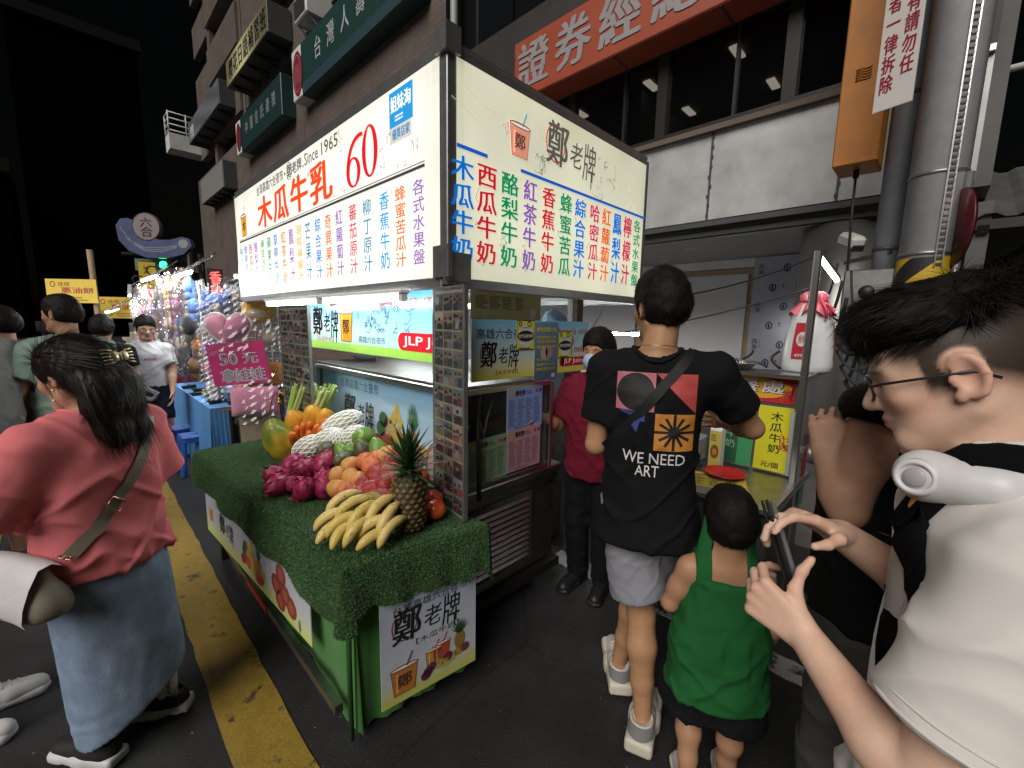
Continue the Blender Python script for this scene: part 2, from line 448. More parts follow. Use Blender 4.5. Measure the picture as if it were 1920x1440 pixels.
def relax(V, F, it=1, f=.5):
    for _ in range(it):
        a = np.zeros_like(V); c = np.zeros(len(V))
        for j in range(4):
            np.add.at(a, F[:, j], V[F[:, (j + 1) % 4]]); np.add.at(c, F[:, j], 1)
            np.add.at(a, F[:, j], V[F[:, (j + 3) % 4]]); np.add.at(c, F[:, j], 1)
        V = V + f * (a / c[:, None] - V)
    return V
def npmesh(name, V, F, m, parent=None, origin=None, cols=None, smooth=True):
    org = np.array(wloc(parent)) if parent is not None else (np.array(origin, float) if origin is not None else np.zeros(3))
    me = bpy.data.meshes.new(name); k = F.shape[1]
    me.vertices.add(len(V)); me.vertices.foreach_set('co', (V - org).astype(np.float32).ravel())
    me.loops.add(F.size); me.loops.foreach_set('vertex_index', F.astype(np.int32).ravel())
    me.polygons.add(len(F)); me.polygons.foreach_set('loop_start', np.arange(0, F.size, k, dtype=np.int32))
    me.polygons.foreach_set('use_smooth', np.full(len(F), smooth))
    me.materials.append(m); me.update(calc_edges=True); me.validate()
    if cols is not None:
        at = me.color_attributes.new('Col', 'FLOAT_COLOR', 'POINT'); at.data.foreach_set('color', np.c_[cols, np.ones(len(cols))].astype(np.float32).ravel())
    return link(name, me, parent, None if parent is not None else origin)
def sobj(name, sd, res, m, parent=None, origin=None, disp=None, colfn=None, rel=1):
    V, F = sd.mesh(res); V = relax(V, F, rel) if rel else V
    if disp is not None: N = vnorm(V, F); V = V + N * disp(V)[:, None]
    return npmesh(name, V, F, m, parent, origin, colfn(V) if colfn else None)

# ------------------------------------------------------------------ people
QUAL = 1.0
def unit(v): v = np.asarray(v, float); return v / np.linalg.norm(v)
def rotm(yaw, pitch=0, roll=0):
    """columns right, forward, up ; yaw = angle of the facing direction from +X, pitch > 0 looks up"""
    f = np.array([math.cos(yaw), math.sin(yaw), 0.]); r = np.array([math.sin(yaw), -math.cos(yaw), 0.]); u = np.array([0, 0, 1.])
    f2 = f * math.cos(pitch) + u * math.sin(pitch); u2 = -f * math.sin(pitch) + u * math.cos(pitch)
    r3 = r * math.cos(roll) + u2 * math.sin(roll); u3 = -r * math.sin(roll) + u2 * math.cos(roll)
    return np.stack([r3, f2, u3], 1)
SKIN = mat('skin', rough=.5, var=.10, vscale=28, bump=.08, bscale=350, attr=True, sss=.06, spec=.35)
HAIR = mat('black_hair', (.008, .0065, .006), rough=.62, var=.3, vscale=60, stretch=(1, 1, .15), spec=.12)
HAIRB = mat('dark_brown_hair', (.013, .009, .007), rough=.46, var=.4, vscale=90, stretch=(1, 1, .1), spec=.22)
EYE = mat('eye', rough=.1, var=0, attr=True)
def cloth(name, col=(.1, .1, .1), var=.08, rough=.85, bump=.25, bscale=420, **k): return mat(name, col, rough, 0, var, 9, bump, bscale, spec=.15, **k)
class Person:
    def __init__(s, label, base, yaw, H, over=None, girth=1.0, head=(0, 0, 0), hs=1.0, skin='#b98a6c', lean=(0, 0), hc=None, feet=None, hands=None, cat='person'):
        s.base = np.array([base[0], base[1], 0.]); s.yaw = R(yaw); s.s = H / 1.72; s.F = rotm(s.yaw); s.lean = lean; s.g = girth; s.label = label; s.cat = cat
        s.skincol = np.array(lin(skin)); s.hsz = hs * (1 if hs != 1.0 else .5 + .5 * s.s)
        J = dict(nk=(0, -.02, 1.44), sL=(-.170, -.015, 1.385), sR=(.170, -.015, 1.385), eL=(-.225, -.03, 1.10), eR=(.225, -.03, 1.10), wL=(-.235, .05, .86), wR=(.235, .05, .86),
                 hL=(-.088, 0, .90), hR=(.088, 0, .90), kL=(-.092, .02, .49), kR=(.092, .02, .49), aL=(-.09, -.02, .085), aR=(.09, -.02, .085))
        J.update(over or {}); s.J = {}
        for k, v in J.items(): s.J[k] = np.array(v[1:], float) if v[0] == 'w' else s.W(*v)
        s.HF = rotm(s.yaw + R(head[0]), R(head[1]), R(head[2])); s.hc = np.array(hc, float) if hc is not None else s.W(0, .015, 1.605)
        s.nails = []; s.feet = feet or {'L': 8, 'R': -8}; s.hands = hands or {}
    def W(s, x, y, z):
        if z > .9: x += s.lean[0] * (z - .9) / .5; y += s.lean[1] * (z - .9) / .5
        return s.base + s.s * (s.F @ np.array([x, y, z], float))
    def T(s, x, y, z): return s.hc + s.HF @ (np.array([x, y, z], float) * s.hsz)
    def V3(s, v): return s.F @ np.asarray(v, float)
    def torso(s, sd, zs, rx, ry, ease=0.0, k=.03, cy=0.0, op='u', pw=2.2, gz=None):
        zs = np.array(zs, float); g = np.where((zs > .8) & (zs < 1.32), s.g, 1 + (s.g - 1) * .35)
        lx = np.where(zs > .9, s.lean[0] * (zs - .9) / .5, 0); ly = np.where(zs > .9, s.lean[1] * (zs - .9) / .5, 0) + cy
        sd.loft(zs * s.s, lx * s.s, ly * s.s, (np.array(rx) * g + ease) * s.s, (np.array(ry) * g + ease) * s.s, s.F, s.base, k * s.s, op, pw)
    def headprims(s, sd, ears=True, detail=1):
        T, h = s.T, s.hsz; E = lambda c, r, k=.015, op='u', M=None: sd.el(T(*c), np.array(r) * h, s.HF if M is None else s.HF @ M, k * h, op)
        C = lambda a, b, ra, rb, k=.015, op='u': sd.rc(T(*a), T(*b), ra * h, rb * h, k * h, op)
        E((0, -.012, .03), (.076, .095, .086)); E((0, .036, -.015), (.061, .052, .085), .03); E((0, .03, -.065), (.050, .048, .045), .025)
        C((-.022, .066, -.094), (.022, .066, -.094), .017, .017, .02)
        for x in (-1, 1):
            C((x * .056, -.012, -.05), (x * .022, .060, -.092), .016, .014, .025); E((x * .043, .058, -.02), (.022, .02, .02), .02)
            C((x * .012, .079, .022), (x * .050, .064, .020), .010, .009, .014)
            E((x * .032, .098, .002), (.019, .018, .012), .012, 's'); E((x * .032, .0685, .002), (.0165, .013, .0115), .004)
            E((x * .012, .090, -.032), (.0085, .010, .0075), .008)
        C((0, .080, .014), (0, .104, -.027), .0075, .0105, .012); E((0, .1, -.031), (.012, .011, .009), .006)
        E((0, .083, -.054), (.024, .012, .0075), .006); E((0, .082, -.066), (.020, .012, .0080), .006); E((0, .102, -.0597), (.024, .012, .0012), .003, 's')
        E((0, .092, -.044), (.004, .006, .006), .006, 's')
        if ears:
            for x in (-1, 1):
                M = rotm(math.pi / 2 - x * .28, 0, 0)
                sd.el(T(x * .077, -.018, -.004), np.array((.009, .021, .031)) * h, s.HF @ M, .006 * h); sd.el(T(x * .086, -.012, -.004), np.array((.007, .011, .018)) * h, s.HF @ M, .006 * h, 's')
                P = [T(x * (.081 + .006 * math.sin(a)), -.020 - .019 * math.sin(a) + .006, -.003 + .031 * math.cos(a)) for a in np.linspace(-.9, 2.9, 9)]
                sd.chain(P, [.0048 * h] * 9, .005 * h); E((x * .078, -.002, -.030), (.006, .008, .010), .006)
                E((x * .079, .002, -.004), (.005, .005, .008), .005)
        sd.rc(T(0, -.022, -.045), s.J['nk'] + np.array([0, 0, -.01]), .053 * h, .060 * s.s, .03)
    def hand(s, sd, side, w, d, n, curl=(.25, .3, .35, .4), thumb=((.75, .62, .2), (.9, .35, .25)), sc=1.0, spread=.05):
        d = unit(d); n = unit(np.asarray(n, float) - d * (np.asarray(n) @ d)); t = np.cross(d, n) * (1 if side == 'R' else -1); w = np.asarray(w, float)
        k = .010 * sc; K = [.089, .093, .088, .078]; OFF = [.031, .010, -.011, -.031]; LN = [(.043, .026, .021), (.047, .030, .022), (.044, .028, .021), (.034, .021, .019)]
        for i in range(4):
            kn = w + sc * (d * K[i] + t * OFF[i]); sd.rc(w + sc * (d * .012 + t * OFF[i] * .55), kn, .0155 * sc, .0108 * sc, k)
        for i in range(4):
            p = w + sc * (d * K[i] + t * OFF[i]); a = 0; c = curl[i] if hasattr(curl[i], '__len__') else (curl[i],) * 3
            for j, L in enumerate(LN[i]):
                a += c[j]; q = p + sc * L * unit(d * math.cos(a) + n * math.sin(a) + t * spread * (1.5 - i)); r0 = (.0094, .0084, .0076)[j]; sd.rc(p, q, r0 * sc, (r0 - .0008) * sc, .0035 * sc); p = q
            s.nails.append((p, unit(d * math.cos(a) + n * math.sin(a)), unit(-n * math.cos(a) + d * math.sin(a)), .0062 * sc))
        p = w + sc * (d * .022 + t * .020 + n * .004); sd.rc(w + sc * d * .01, p, .016 * sc, .015 * sc, k)
        for j, (L, r) in enumerate(((.044, .0135), (.034, .0105), (.027, .0092))):
            c = thumb[min(j, len(thumb)) - 1] if j else (.70, .70, .22)
            q = p + sc * L * unit(d * c[0] + t * c[1] + n * c[2]); sd.rc(p, q, r * sc, (r - .0022) * sc, .006 * sc); p = q
    def skin(s, res=.007, legs=True, torso=True, shave=False, name='person', legside='LR', headres=None, lips='#9a5a50'):
        J, k = s.J, s.s; sd = S(); s.headprims(sd)
        if torso:
            s.torso(sd, [.80, .93, 1.05, 1.2, 1.33, 1.415], [.145, .155, .13, .145, .155, .10], [.095, .105, .09, .10, .095, .065], -.004)
            for q in 'LR': sd.rc(J['nk'] + np.array([0, 0, -.03 * k]), J['s' + q], .05 * k, .046 * k, .03)
        for q in 'LR':
            a, b, c = J['s' + q], J['e' + q], J['w' + q]; g = .6 + .4 * s.g
            sd.rc(a, a + (b - a) * .55, .052 * k * g, .047 * k * g, .02); sd.rc(a + (b - a) * .5, b, .047 * k * g, .040 * k * g, .02)
            m = b + (c - b) * .28; sd.chain([b, m, c], [.039 * k * g, .043 * k * g, .0275 * k], .015)
            h = s.hands.get(q, {}); fd = h.get('d'); fd = unit(c - b) if fd is None else fd
            nn = h.get('n', s.V3((1 if q == 'L' else -1, 0, 0)))
            s.hand(sd, q, c, fd, nn, h.get('curl', (.25, .3, .35, .4)), h.get('thumb', ((.75, .62, .2), (.9, .35, .25))), h.get('sc', .98 * k), h.get('spread', .05))
            if legs and q in legside:
                a, b, c = J['h' + q], J['k' + q], J['a' + q]; sd.rc(a, b, .083 * k * g, .052 * k * g, .03)
                back = s.F[:, 1] * -.012 * k; sd.chain([b, b + (c - b) * .3 + back, b + (c - b) * .65 + back * .5, c], [.051 * k * g, .056 * k * g, .042 * k * g, .033 * k * g], .02)
                fy = s.yaw + R(s.feet[q]); f = np.array([math.cos(fy), math.sin(fy), 0]); sd.rc(c - f * .02 * k + np.array([0, 0, -.03 * k]), c + f * .12 * k + np.array([0, 0, -.055 * k]), .03 * k, .022 * k, .02)
        lipc = np.array(lin(lips)); base = s.skincol; hw = [J['wL'], J['wR']]
        def cf(V):
            q = (V - s.hc) @ s.HF / s.hsz; c = np.tile(base, (len(V), 1)); inh = np.linalg.norm(q, axis=1) < .15
            sm = lambda x, a, b: np.clip((x - a) / (b - a), 0, 1)
            lp = np.exp(-((q[:, 0] / .024) ** 2 + ((q[:, 2] + .060) / .011) ** 2) ** 2) * (q[:, 1] > .06) * inh; c = c * (1 - lp[:, None] * .7) + lipc * lp[:, None] * .7
            ck = np.exp(-(((np.abs(q[:, 0]) - .05) / .025) ** 2 + ((q[:, 2] + .025) / .025) ** 2)) * (q[:, 1] > .02) * inh + (np.abs(q[:, 0]) > .076) * inh * .8
            c = c * (1 - ck[:, None] * np.array([.02, .16, .16]))
            br = np.exp(-(((np.abs(q[:, 0]) - .034) / .020) ** 4 + ((q[:, 2] - .0245 + .12 * np.maximum(np.abs(q[:, 0]) - .034, 0)) / .0052) ** 2)) * (q[:, 1] > .045) * inh; c = c * (1 - br[:, None] * .88)
            scalp = (sm(q[:, 2], .035, .05) * (q[:, 1] < .055) + sm(-q[:, 1], .015, .03) * sm(q[:, 2], -.045, -.02)) * inh; scalp = np.clip(scalp, 0, 1)
            if shave:
                l = np.where(q[:, 1] > .012, .020 + .35 * np.maximum(q[:, 1] - .03, 0), -.004 + .60 * np.minimum(q[:, 1] + .02, 0)); side = sm(q[:, 2] - l, -.010, .022) * sm(.062 - q[:, 1], -.004, .006)
                burn = sm(.016 - np.abs(q[:, 1] - .016), 0, .006) * sm(q[:, 2], -.030, -.008); er_ = np.sqrt(((q[:, 1] + .014) / .030) ** 2 + ((q[:, 2] + .002) / .040) ** 2); ear = sm(1.15 - er_, 0, .15) * sm(np.abs(q[:, 0]), .0735, .0755)
                scalp = np.clip(side + burn, 0, 1) * (1 - ear) * inh
            c = c * (1 - scalp[:, None] * .93) + scalp[:, None] * .005
            hd = np.minimum(*[np.linalg.norm(V - x, axis=1) for x in hw]); r = np.exp(-((hd - .10) / .03) ** 2); c = c * (1 - r[:, None] * np.array([0, .08, .08]))
            return np.clip(c, 0, 1)
        s.root = sobj(name, sd, res * QUAL, SKIN, None, tuple(s.base), colfn=cf, rel=1)
        tag(s.root, s.label, s.cat)
        for x in (-1, 1):
            b = MB(); b.mats = [EYE]; c = s.T(x * .032, .0675, .002); r = .0150 * s.hsz
            fw = s.HF[:, 1]
            b.ell(c, (r * .9, r, r * .72), Matrix([list(q) for q in s.HF]), 14, 10)
            for i, f in enumerate(b.f):
                m = np.mean([b.v[j] for j in f], 0) - c; m = s.HF.T @ m; a = math.hypot(m[0], m[2]) / r
                b.c[i] = (.01, .008, .007) if a < .42 and m[1] > 0 else (.55, .5, .47)
            s.eye = b.build('eye', None, s.root)
        return s.root
    def obj(s, name, sd, res, m, disp=None, colfn=None, rel=2): return sobj(name, sd, res * QUAL, m, s.root, None, disp, colfn, rel)
    def folds(s, amp=.006, sc=7.0, seed=1, aniso=(1, 1, .55), zmul=None):
        def f(V):
            q = (V - s.base) @ s.F; n = fbm(q * np.array(aniso) * sc, 3, seed); w_ = n[:, None] * np.array([.35, .35, .2])
            rd = 1 - np.abs(vnoise(q * np.array([1.2, 1.2, 2.4]) * sc * .8 + w_, seed + 9)) * 2.2
            d2 = q @ np.array([[.7, 0, -.7], [0, 1, 0], [.7, 0, .7]]); r2 = 1 - np.abs(vnoise(d2 * np.array([.7, .9, 2.6]) * sc * .9 + w_, seed + 21)) * 2.4
            d3 = q @ np.array([[.8, 0, .6], [0, 1, 0], [-.6, 0, .8]]); cr = lambda x, k: np.maximum(0, 1 - np.abs(x) * k) ** 1.4
            c1 = cr(vnoise(d2 * np.array([.55, .8, 2.2]) * sc * .8 + w_, seed + 31), 4.5); c3 = cr(vnoise(d3 * np.array([.55, .8, 2.2]) * sc * .8 + w_, seed + 41), 4.5)
            a = amp * (n * .45 + np.maximum(rd, -.4) * .35 + np.maximum(r2, -.3) * .4 + c1 * .85 + c3 * .7 - .3)
            if zmul is not None: a = a * zmul(q)
            return a
        return f
    def tee(s, m, name='tee_shirt', hem=.84, ease=.020, sl=.62, sr=.075, neck=.068, res=.009, amp=.009, seed=1, flare=.0, slv=True, ny=0.0, sc=7.0, ndrop=0.0, sk=.05):
        J, k = s.J, s.s; sd = S()
        zs = [hem, hem + .1, 1.05, 1.2, 1.32, 1.40, 1.445]; e = ease
        rx = np.array([.152 + flare, .152 + flare * .6, .150, .158, .163, .120, .075]); ry = np.array([.112 + flare, .112 + flare * .6, .110, .112, .102, .078, .055])
        s.torso(sd, zs, rx, ry, e, .04)
        for q in 'LR': sd.rc(J['nk'] + np.array([0, 0, -.035 * k]), J['s' + q], (.052 + e * .3) * k, (.050 + e * .6) * k, .05)
        if slv:
            for q in 'LR':
                a, b = J['s' + q], J['e' + q]; u = unit(b - a); p = a + (b - a) * sl; g = .6 + .4 * s.g
                sd.fc(a - u * .01, p, (.058 + e * .5) * k * g, sr * k * g, sk)
                if sl > 1: sd.rc(b, b + unit(J['w' + q] - b) * .02, sr * k * g * .8, sr * k * g * .8, .02)
            for q in 'LR':
                a, b = J['s' + q], J['e' + q]; u = unit(b - a); p = a + (b - a) * sl; g = .6 + .4 * s.g
                sd.fc(p - u * .035, p + u * .08, sr * k * g - .018, sr * k * g - .016, .004, 's')
        sd.rc(J['nk'] + s.V3((0, .0 + ny, .012 - ndrop)), s.T(0, .0 + ny, -.02), neck * k, (neck + .012) * k, .008, 's')
        o = s.obj(name, sd, res, m, s.folds(amp, sc, seed, zmul=lambda q: .55 + .75 * np.clip(1.3 - q[:, 2] / k, 0, .5) * 2))
        s.collar(m, neck, o); return o
    def collar(s, m, neck, par):
        k = s.s; b = MB(); b.mt(m); bpy.context.view_layer.update(); inv = par.matrix_world.inverted(); P = []; c = Vector(s.J['nk'] + s.V3((0, .0, .03 * k)))
        for a in np.linspace(0, 2 * math.pi, 41)[:-1]:
            d = Vector(s.F @ np.array([math.cos(a), math.sin(a), 0])); r_ = (neck + .014) * k; o = c + d * r_ + Vector((0, 0, .12)); h, loc, nn, ix = par.ray_cast(inv @ o, Vector((0, 0, -1)))
            P.append((par.matrix_world @ loc) if h else o)
        zs = np.array([p_.z for p_ in P]); zs = np.convolve(np.r_[zs[-3:], zs, zs[:3]], np.ones(7) / 7, 'valid')
        for p_, z_ in zip(P, zs): p_.z = z_ + .002
        b.tube(P, .0075 * k, 7, closed=True); b.build('collar', None, par)
    def shorts(s, m, name='shorts', leg=.55, res=.009, r=.105, top=1.0, amp=.005, seed=3, gap=.0):
        J, k = s.J, s.s; sd = S(); s.torso(sd, [.84, .93, top], [.15, .155, .14], [.105, .11, .10], .016, .03)
        for q in 'LR':
            a, b = J['h' + q], J['k' + q]; u = unit(b - a); p = a + u * (.90 - leg) * k
            sd.fc(a + np.array([0, 0, .03]), p, .088 * k * s.g, r * k * s.g, .03)
        for q in 'LR':
            a, b = J['h' + q], J['k' + q]; u = unit(b - a); p = a + u * (.90 - leg) * k; sd.fc(p - u * .05, p + u * .05, r * k * s.g - .022, r * k * s.g - .020, .004, 's')
        return s.obj(name, sd, res, m, s.folds(amp, 9, seed))
    def trousers(s, m, name='trousers', res=.010, r=.062, amp=.006, seed=5, top=1.0):
        J, k = s.J, s.s; sd = S(); s.torso(sd, [.84, .93, top], [.15, .155, .14], [.105, .11, .10], .012, .03)
        for q in 'LR':
            a, b, c = J['h' + q], J['k' + q], J['a' + q]; sd.rc(a, b, .095 * k * s.g, .072 * k * s.g, .03); sd.fc(b, c + (c - b) * .06, .072 * k * s.g, r * k * s.g, .03); sd.rc(b, b, .072 * k * s.g, .072 * k * s.g, .01)
        return s.obj(name, sd, res, m, s.folds(amp, 8, seed))
    def shoes(s, up, so, res=.006, chunky=0.0, sides='LR', low=False, lift=None, names=('shoe', 'sole'), lace=None):
        k = s.s
        for q in sides:
            a = s.J['a' + q]; y = s.yaw + R(s.feet[q]); pit = R((lift or {}).get(q, 0)); M = rotm(y, -pit); zt = a[2] - .085 * k
            o = np.array([a[0], a[1], a[2]]) + M @ np.array([0, 0, -.085 * k]); P = lambda x, yy, z: o + M @ (np.array([x, yy, z]) * k)
            sd = S(); sd.rc(P(0, -.045, .052), P(0, .03, .058), .040 * k, .042 * k, .02); sd.rc(P(0, .03, .055), P(0, .155, .034), .043 * k, .036 * k, .02); sd.rc(P(.008, .10, .04), P(0, .175, .034), .04 * k, .034 * k, .02)
            if not low: sd.fc(P(0, -.02, .05), P(0, -.025, .105), .046 * k, .042 * k, .02); sd.fc(P(0, -.02, .085), P(0, -.028, .13), .036 * k, .036 * k, .004, 's')
            sd.cut(P(0, 0, .022), M @ np.array([0, 0, -1.]))
            sh = s.obj(names[0], sd, res, up, None, None, 1)
            s2 = S(); c = chunky; s2.bx(P(0, -.01, .017 + c / 2), np.array((.041 + c * .4, .075 + c * .5, .017 + c / 2)) * k, M, .014 * k, .02); s2.bx(P(.004, .11, .016 + c / 2), np.array((.046 + c * .4, .085, .016 + c / 2)) * k, M, .015 * k, .03)
            s2.el(P(.002, .15, .017 + c / 2), np.array((.044, .062, .018 + c / 2)) * k, M, .02)
            lc = MB(); lc.mt(lace) if lace else None
            for yy in ((.045, .07, .095, .12) if lace else ()): zz = .103 - .03 * (yy - .03) / .125; lc.tube([P(-.026, yy - .004, zz - .012), P(-.012, yy, zz + .001), P(.012, yy + .006, zz + .001), P(.026, yy + .01, zz - .012)], .0035, 6)
            if lace: lc.build('lace', None, sh)
            if c: 
                for yy in (-.07, -.02, .06, .12): s2.bx(P(0, yy, .0), np.array((.08, .006, .009)) * k, M, .004 * k, .006, 's')
            V, F = s2.mesh(res * QUAL); npmesh(names[1], V, F, so, sh)
            s.lastshoe = sh; s.footP = P
    def hairmesh(s, sd, res=.005, m=None, n=1200, L=.03, flow=(0, 0, -1), lift=.35, wd=.0022, amp=.0028, sc=45, seed=2, name='hair', steps=3, droop=.0, jit=.35, keep=None, aniso=(1, 1, 1)):
        """implicit hair volume plus loose strands over it, one mesh"""
        V, F = sd.mesh(res * QUAL); V = relax(V, F, 1); N = vnorm(V, F); q = (V - s.hc) @ s.HF
        V = V + N * (amp * fbm(q * sc * np.array(aniso), 2, seed))[:, None]; N = vnorm(V, F)
        g = np.random.default_rng(seed); idx = g.integers(0, len(V), n)
        if keep is not None: idx = idx[keep(q[idx])]
        fl = flow(q[idx]) if callable(flow) else np.tile(np.array(flow, float), (len(idx), 1)); fl = fl @ s.HF.T
        P = V[idx] - N[idx] * .003; nn = N[idx]; fl = fl + g.normal(0, jit, fl.shape); t = fl - nn * (fl * nn).sum(1, keepdims=True); t /= np.maximum(np.linalg.norm(t, axis=1, keepdims=True), 1e-6)
        d = t + nn * lift; d /= np.linalg.norm(d, axis=1, keepdims=True); sd_ = np.cross(d, nn); sd_ /= np.maximum(np.linalg.norm(sd_, axis=1, keepdims=True), 1e-6)
        LL = L * g.uniform(.5, 1.2, (len(idx), 1)); rows = []
        for i in range(steps + 1):
            f = i / steps; c = P + d * LL * f + np.array([0, 0, -droop]) * f * f * LL - nn * (lift * .5 * f * f) * LL; ww = wd * (1 - f * .93) / 2
            rows += [c - sd_ * ww, c + sd_ * ww]
        SV = np.stack(rows, 1).reshape(-1, 3); k = 2 * (steps + 1); b = np.arange(len(idx))[:, None] * k; SF = np.concatenate([b + np.array([2 * i, 2 * i + 1, 2 * i + 3, 2 * i + 2]) for i in range(steps)])
        return npmesh(name, np.r_[V, SV], np.r_[F, SF + len(V)], m or HAIR, s.root)
    def shorthair(s, top=.02, side=.010, m=None, n=2600, L=.030, spike=.22, fringe=0.0, seed=2, nape=-.06, res=.005, wd=.0022):
        sd = S(); h = s.hsz; T = s.T; E = lambda c, r, k=.02, op='u': sd.el(T(*c), np.array(r) * h, s.HF, k * h, op)
        E((0, -.014, .034), (.076 + side, .097 + side, .088 + top)); E((0, -.04, .0), (.070 + side, .068 + side, .075), .03)
        E((0, .02, .075), (.062, .062, .03 + top), .03)
        E((0, .105 - fringe, -.032), (.10, .078, .085), .012, 's')
        sd.cut(T(0, -.09, nape), s.HF @ unit(np.array([0, .25, -1.])), .01)
        for x in (-1, 1): E((x * .095, -.004, -.018), (.03, .030, .040), .01, 's')
        return s.hairmesh(sd, res, m, n, L, lambda q: np.c_[q[:, 0] * 2, q[:, 1] * 1.0 + .06, np.where(q[:, 2] > .06, .0, -1.0)], spike, wd, seed=seed)
    def glasses(s, m, lens=None):
        b = MB(); b.mt(m); T = s.T
        for x in (-1, 1):
            P = [T(x * .034 + .027 * math.cos(a) * (1.0), .097 - .006 * abs(math.cos(a)), .0 + .019 * math.sin(a)) for a in np.linspace(0, 2 * math.pi, 22, endpoint=False)]
            b.tube(P, .0021 * s.hsz, 6, closed=True)
            b.tube([T(x * .061, .092, .006), T(x * .074, .08, .008), T(x * .081, .03, .006), T(x * .083, -.022, .004), T(x * .083, -.045, -.012)], .0022 * s.hsz, 6)
        b.tube([T(-.008, .098, .004), T(0, .101, .007), T(.008, .098, .004)], .002 * s.hsz, 6)
        o = b.build('glasses', None, s.root)
        if lens:
            for x in (-1, 1):
                g = MB(); g.add([T(x * .034 + .026 * math.cos(a), .0965 - .006 * abs(math.cos(a)), .018 * math.sin(a)) for a in np.linspace(0, 2 * math.pi, 22, endpoint=False)], [list(range(22))], True); g.build('lens', lens, o)
        return o

# ================================================================== SETTING
def asphalt():
    m = bpy.data.materials.new('asphalt'); m.use_nodes = True; t = m.node_tree; b = t.nodes['Principled BSDF']; L = t.links.new
    tc = t.nodes.new('ShaderNodeTexCoord')
    n1 = t.nodes.new('ShaderNodeTexNoise'); n1.inputs['Scale'].default_value = 180; n1.inputs['Detail'].default_value = 3; L(tc.outputs['Object'], n1.inputs[0])
    n2 = t.nodes.new('ShaderNodeTexNoise'); n2.inputs['Scale'].default_value = 1.1; n2.inputs['Detail'].default_value = 8; n2.inputs['Roughness'].default_value = .7; L(tc.outputs['Object'], n2.inputs[0])
    vo = t.nodes.new('ShaderNodeTexVoronoi'); vo.inputs['Scale'].default_value = 230; L(tc.outputs['Object'], vo.inputs[0])
    r1 = t.nodes.new('ShaderNodeValToRGB'); r1.color_ramp.elements[0].position = .35; r1.color_ramp.elements[0].color = (.010, .010, .011, 1); r1.color_ramp.elements[1].position = .72; r1.color_ramp.elements[1].color = (.036, .035, .037, 1); L(n1.outputs[0], r1.inputs[0])
    mr = t.nodes.new('ShaderNodeMapRange'); mr.inputs[1].default_value = .3; mr.inputs[2].default_value = .7; mr.inputs[3].default_value = .42; mr.inputs[4].default_value = 1.55; L(n2.outputs[0], mr.inputs[0])
    sc = t.nodes.new('ShaderNodeVectorMath'); sc.operation = 'SCALE'; L(r1.outputs[0], sc.inputs[0]); L(mr.outputs[0], sc.inputs['Scale'])
    # pale aggregate and litter flecks
    n3 = t.nodes.new('ShaderNodeTexNoise'); n3.inputs['Scale'].default_value = 46; L(tc.outputs['Object'], n3.inputs[0])
    r3 = t.nodes.new('ShaderNodeValToRGB'); r3.color_ramp.elements[0].position = .745; r3.color_ramp.elements[1].position = .77; L(n3.outputs[0], r3.inputs[0])
    mx = t.nodes.new('ShaderNodeMix'); mx.data_type = 'RGBA'; L(r3.outputs[0], mx.inputs[0]); L(sc.outputs[0], mx.inputs[6]); mx.inputs[7].default_value = (.25, .24, .22, 1)
    nw = t.nodes.new('ShaderNodeTexNoise'); nw.inputs['Scale'].default_value = 2.2; L(tc.outputs['Object'], nw.inputs[0]); av = t.nodes.new('ShaderNodeVectorMath'); av.operation = 'MULTIPLY_ADD'; av.inputs[1].default_value = (.13, .13, 0); L(nw.outputs['Color'], av.inputs[0]); L(tc.outputs['Object'], av.inputs[2])
    vc = t.nodes.new('ShaderNodeTexVoronoi'); vc.feature = 'DISTANCE_TO_EDGE'; vc.inputs['Scale'].default_value = .55; L(av.outputs[0], vc.inputs[0]); rc_ = t.nodes.new('ShaderNodeMapRange'); rc_.inputs[1].default_value = .001; rc_.inputs[2].default_value = .004; rc_.inputs[3].default_value = .62; rc_.inputs[4].default_value = 1.0; L(vc.outputs['Distance'], rc_.inputs[0])
    vp = t.nodes.new('ShaderNodeTexVoronoi'); vp.inputs['Scale'].default_value = .33; L(av.outputs[0], vp.inputs[0]); sp_ = t.nodes.new('ShaderNodeSeparateColor'); L(vp.outputs['Color'], sp_.inputs[0]); rp = t.nodes.new('ShaderNodeMapRange'); rp.inputs[3].default_value = .78; rp.inputs[4].default_value = 1.22; L(sp_.outputs[0], rp.inputs[0])
    mm = t.nodes.new('ShaderNodeMath'); mm.operation = 'MULTIPLY'; L(rc_.outputs[0], mm.inputs[0]); L(rp.outputs[0], mm.inputs[1]); s2_ = t.nodes.new('ShaderNodeVectorMath'); s2_.operation = 'SCALE'; L(mx.outputs[2], s2_.inputs[0]); L(mm.outputs[0], s2_.inputs['Scale'])
    L(s2_.outputs[0], b.inputs['Base Color']); b.inputs['Roughness'].default_value = .72; b.inputs['Specular IOR Level'].default_value = .35
    rr = t.nodes.new('ShaderNodeMapRange'); rr.inputs[3].default_value = .5; rr.inputs[4].default_value = .9; L(n2.outputs[0], rr.inputs[0]); L(rr.outputs[0], b.inputs['Roughness'])
    bp = t.nodes.new('ShaderNodeBump'); bp.inputs['Strength'].default_value = .5; bp.inputs['Distance'].default_value = .003; L(vo.outputs[0], bp.inputs['Height']); L(bp.outputs[0], b.inputs['Normal'])
    return m
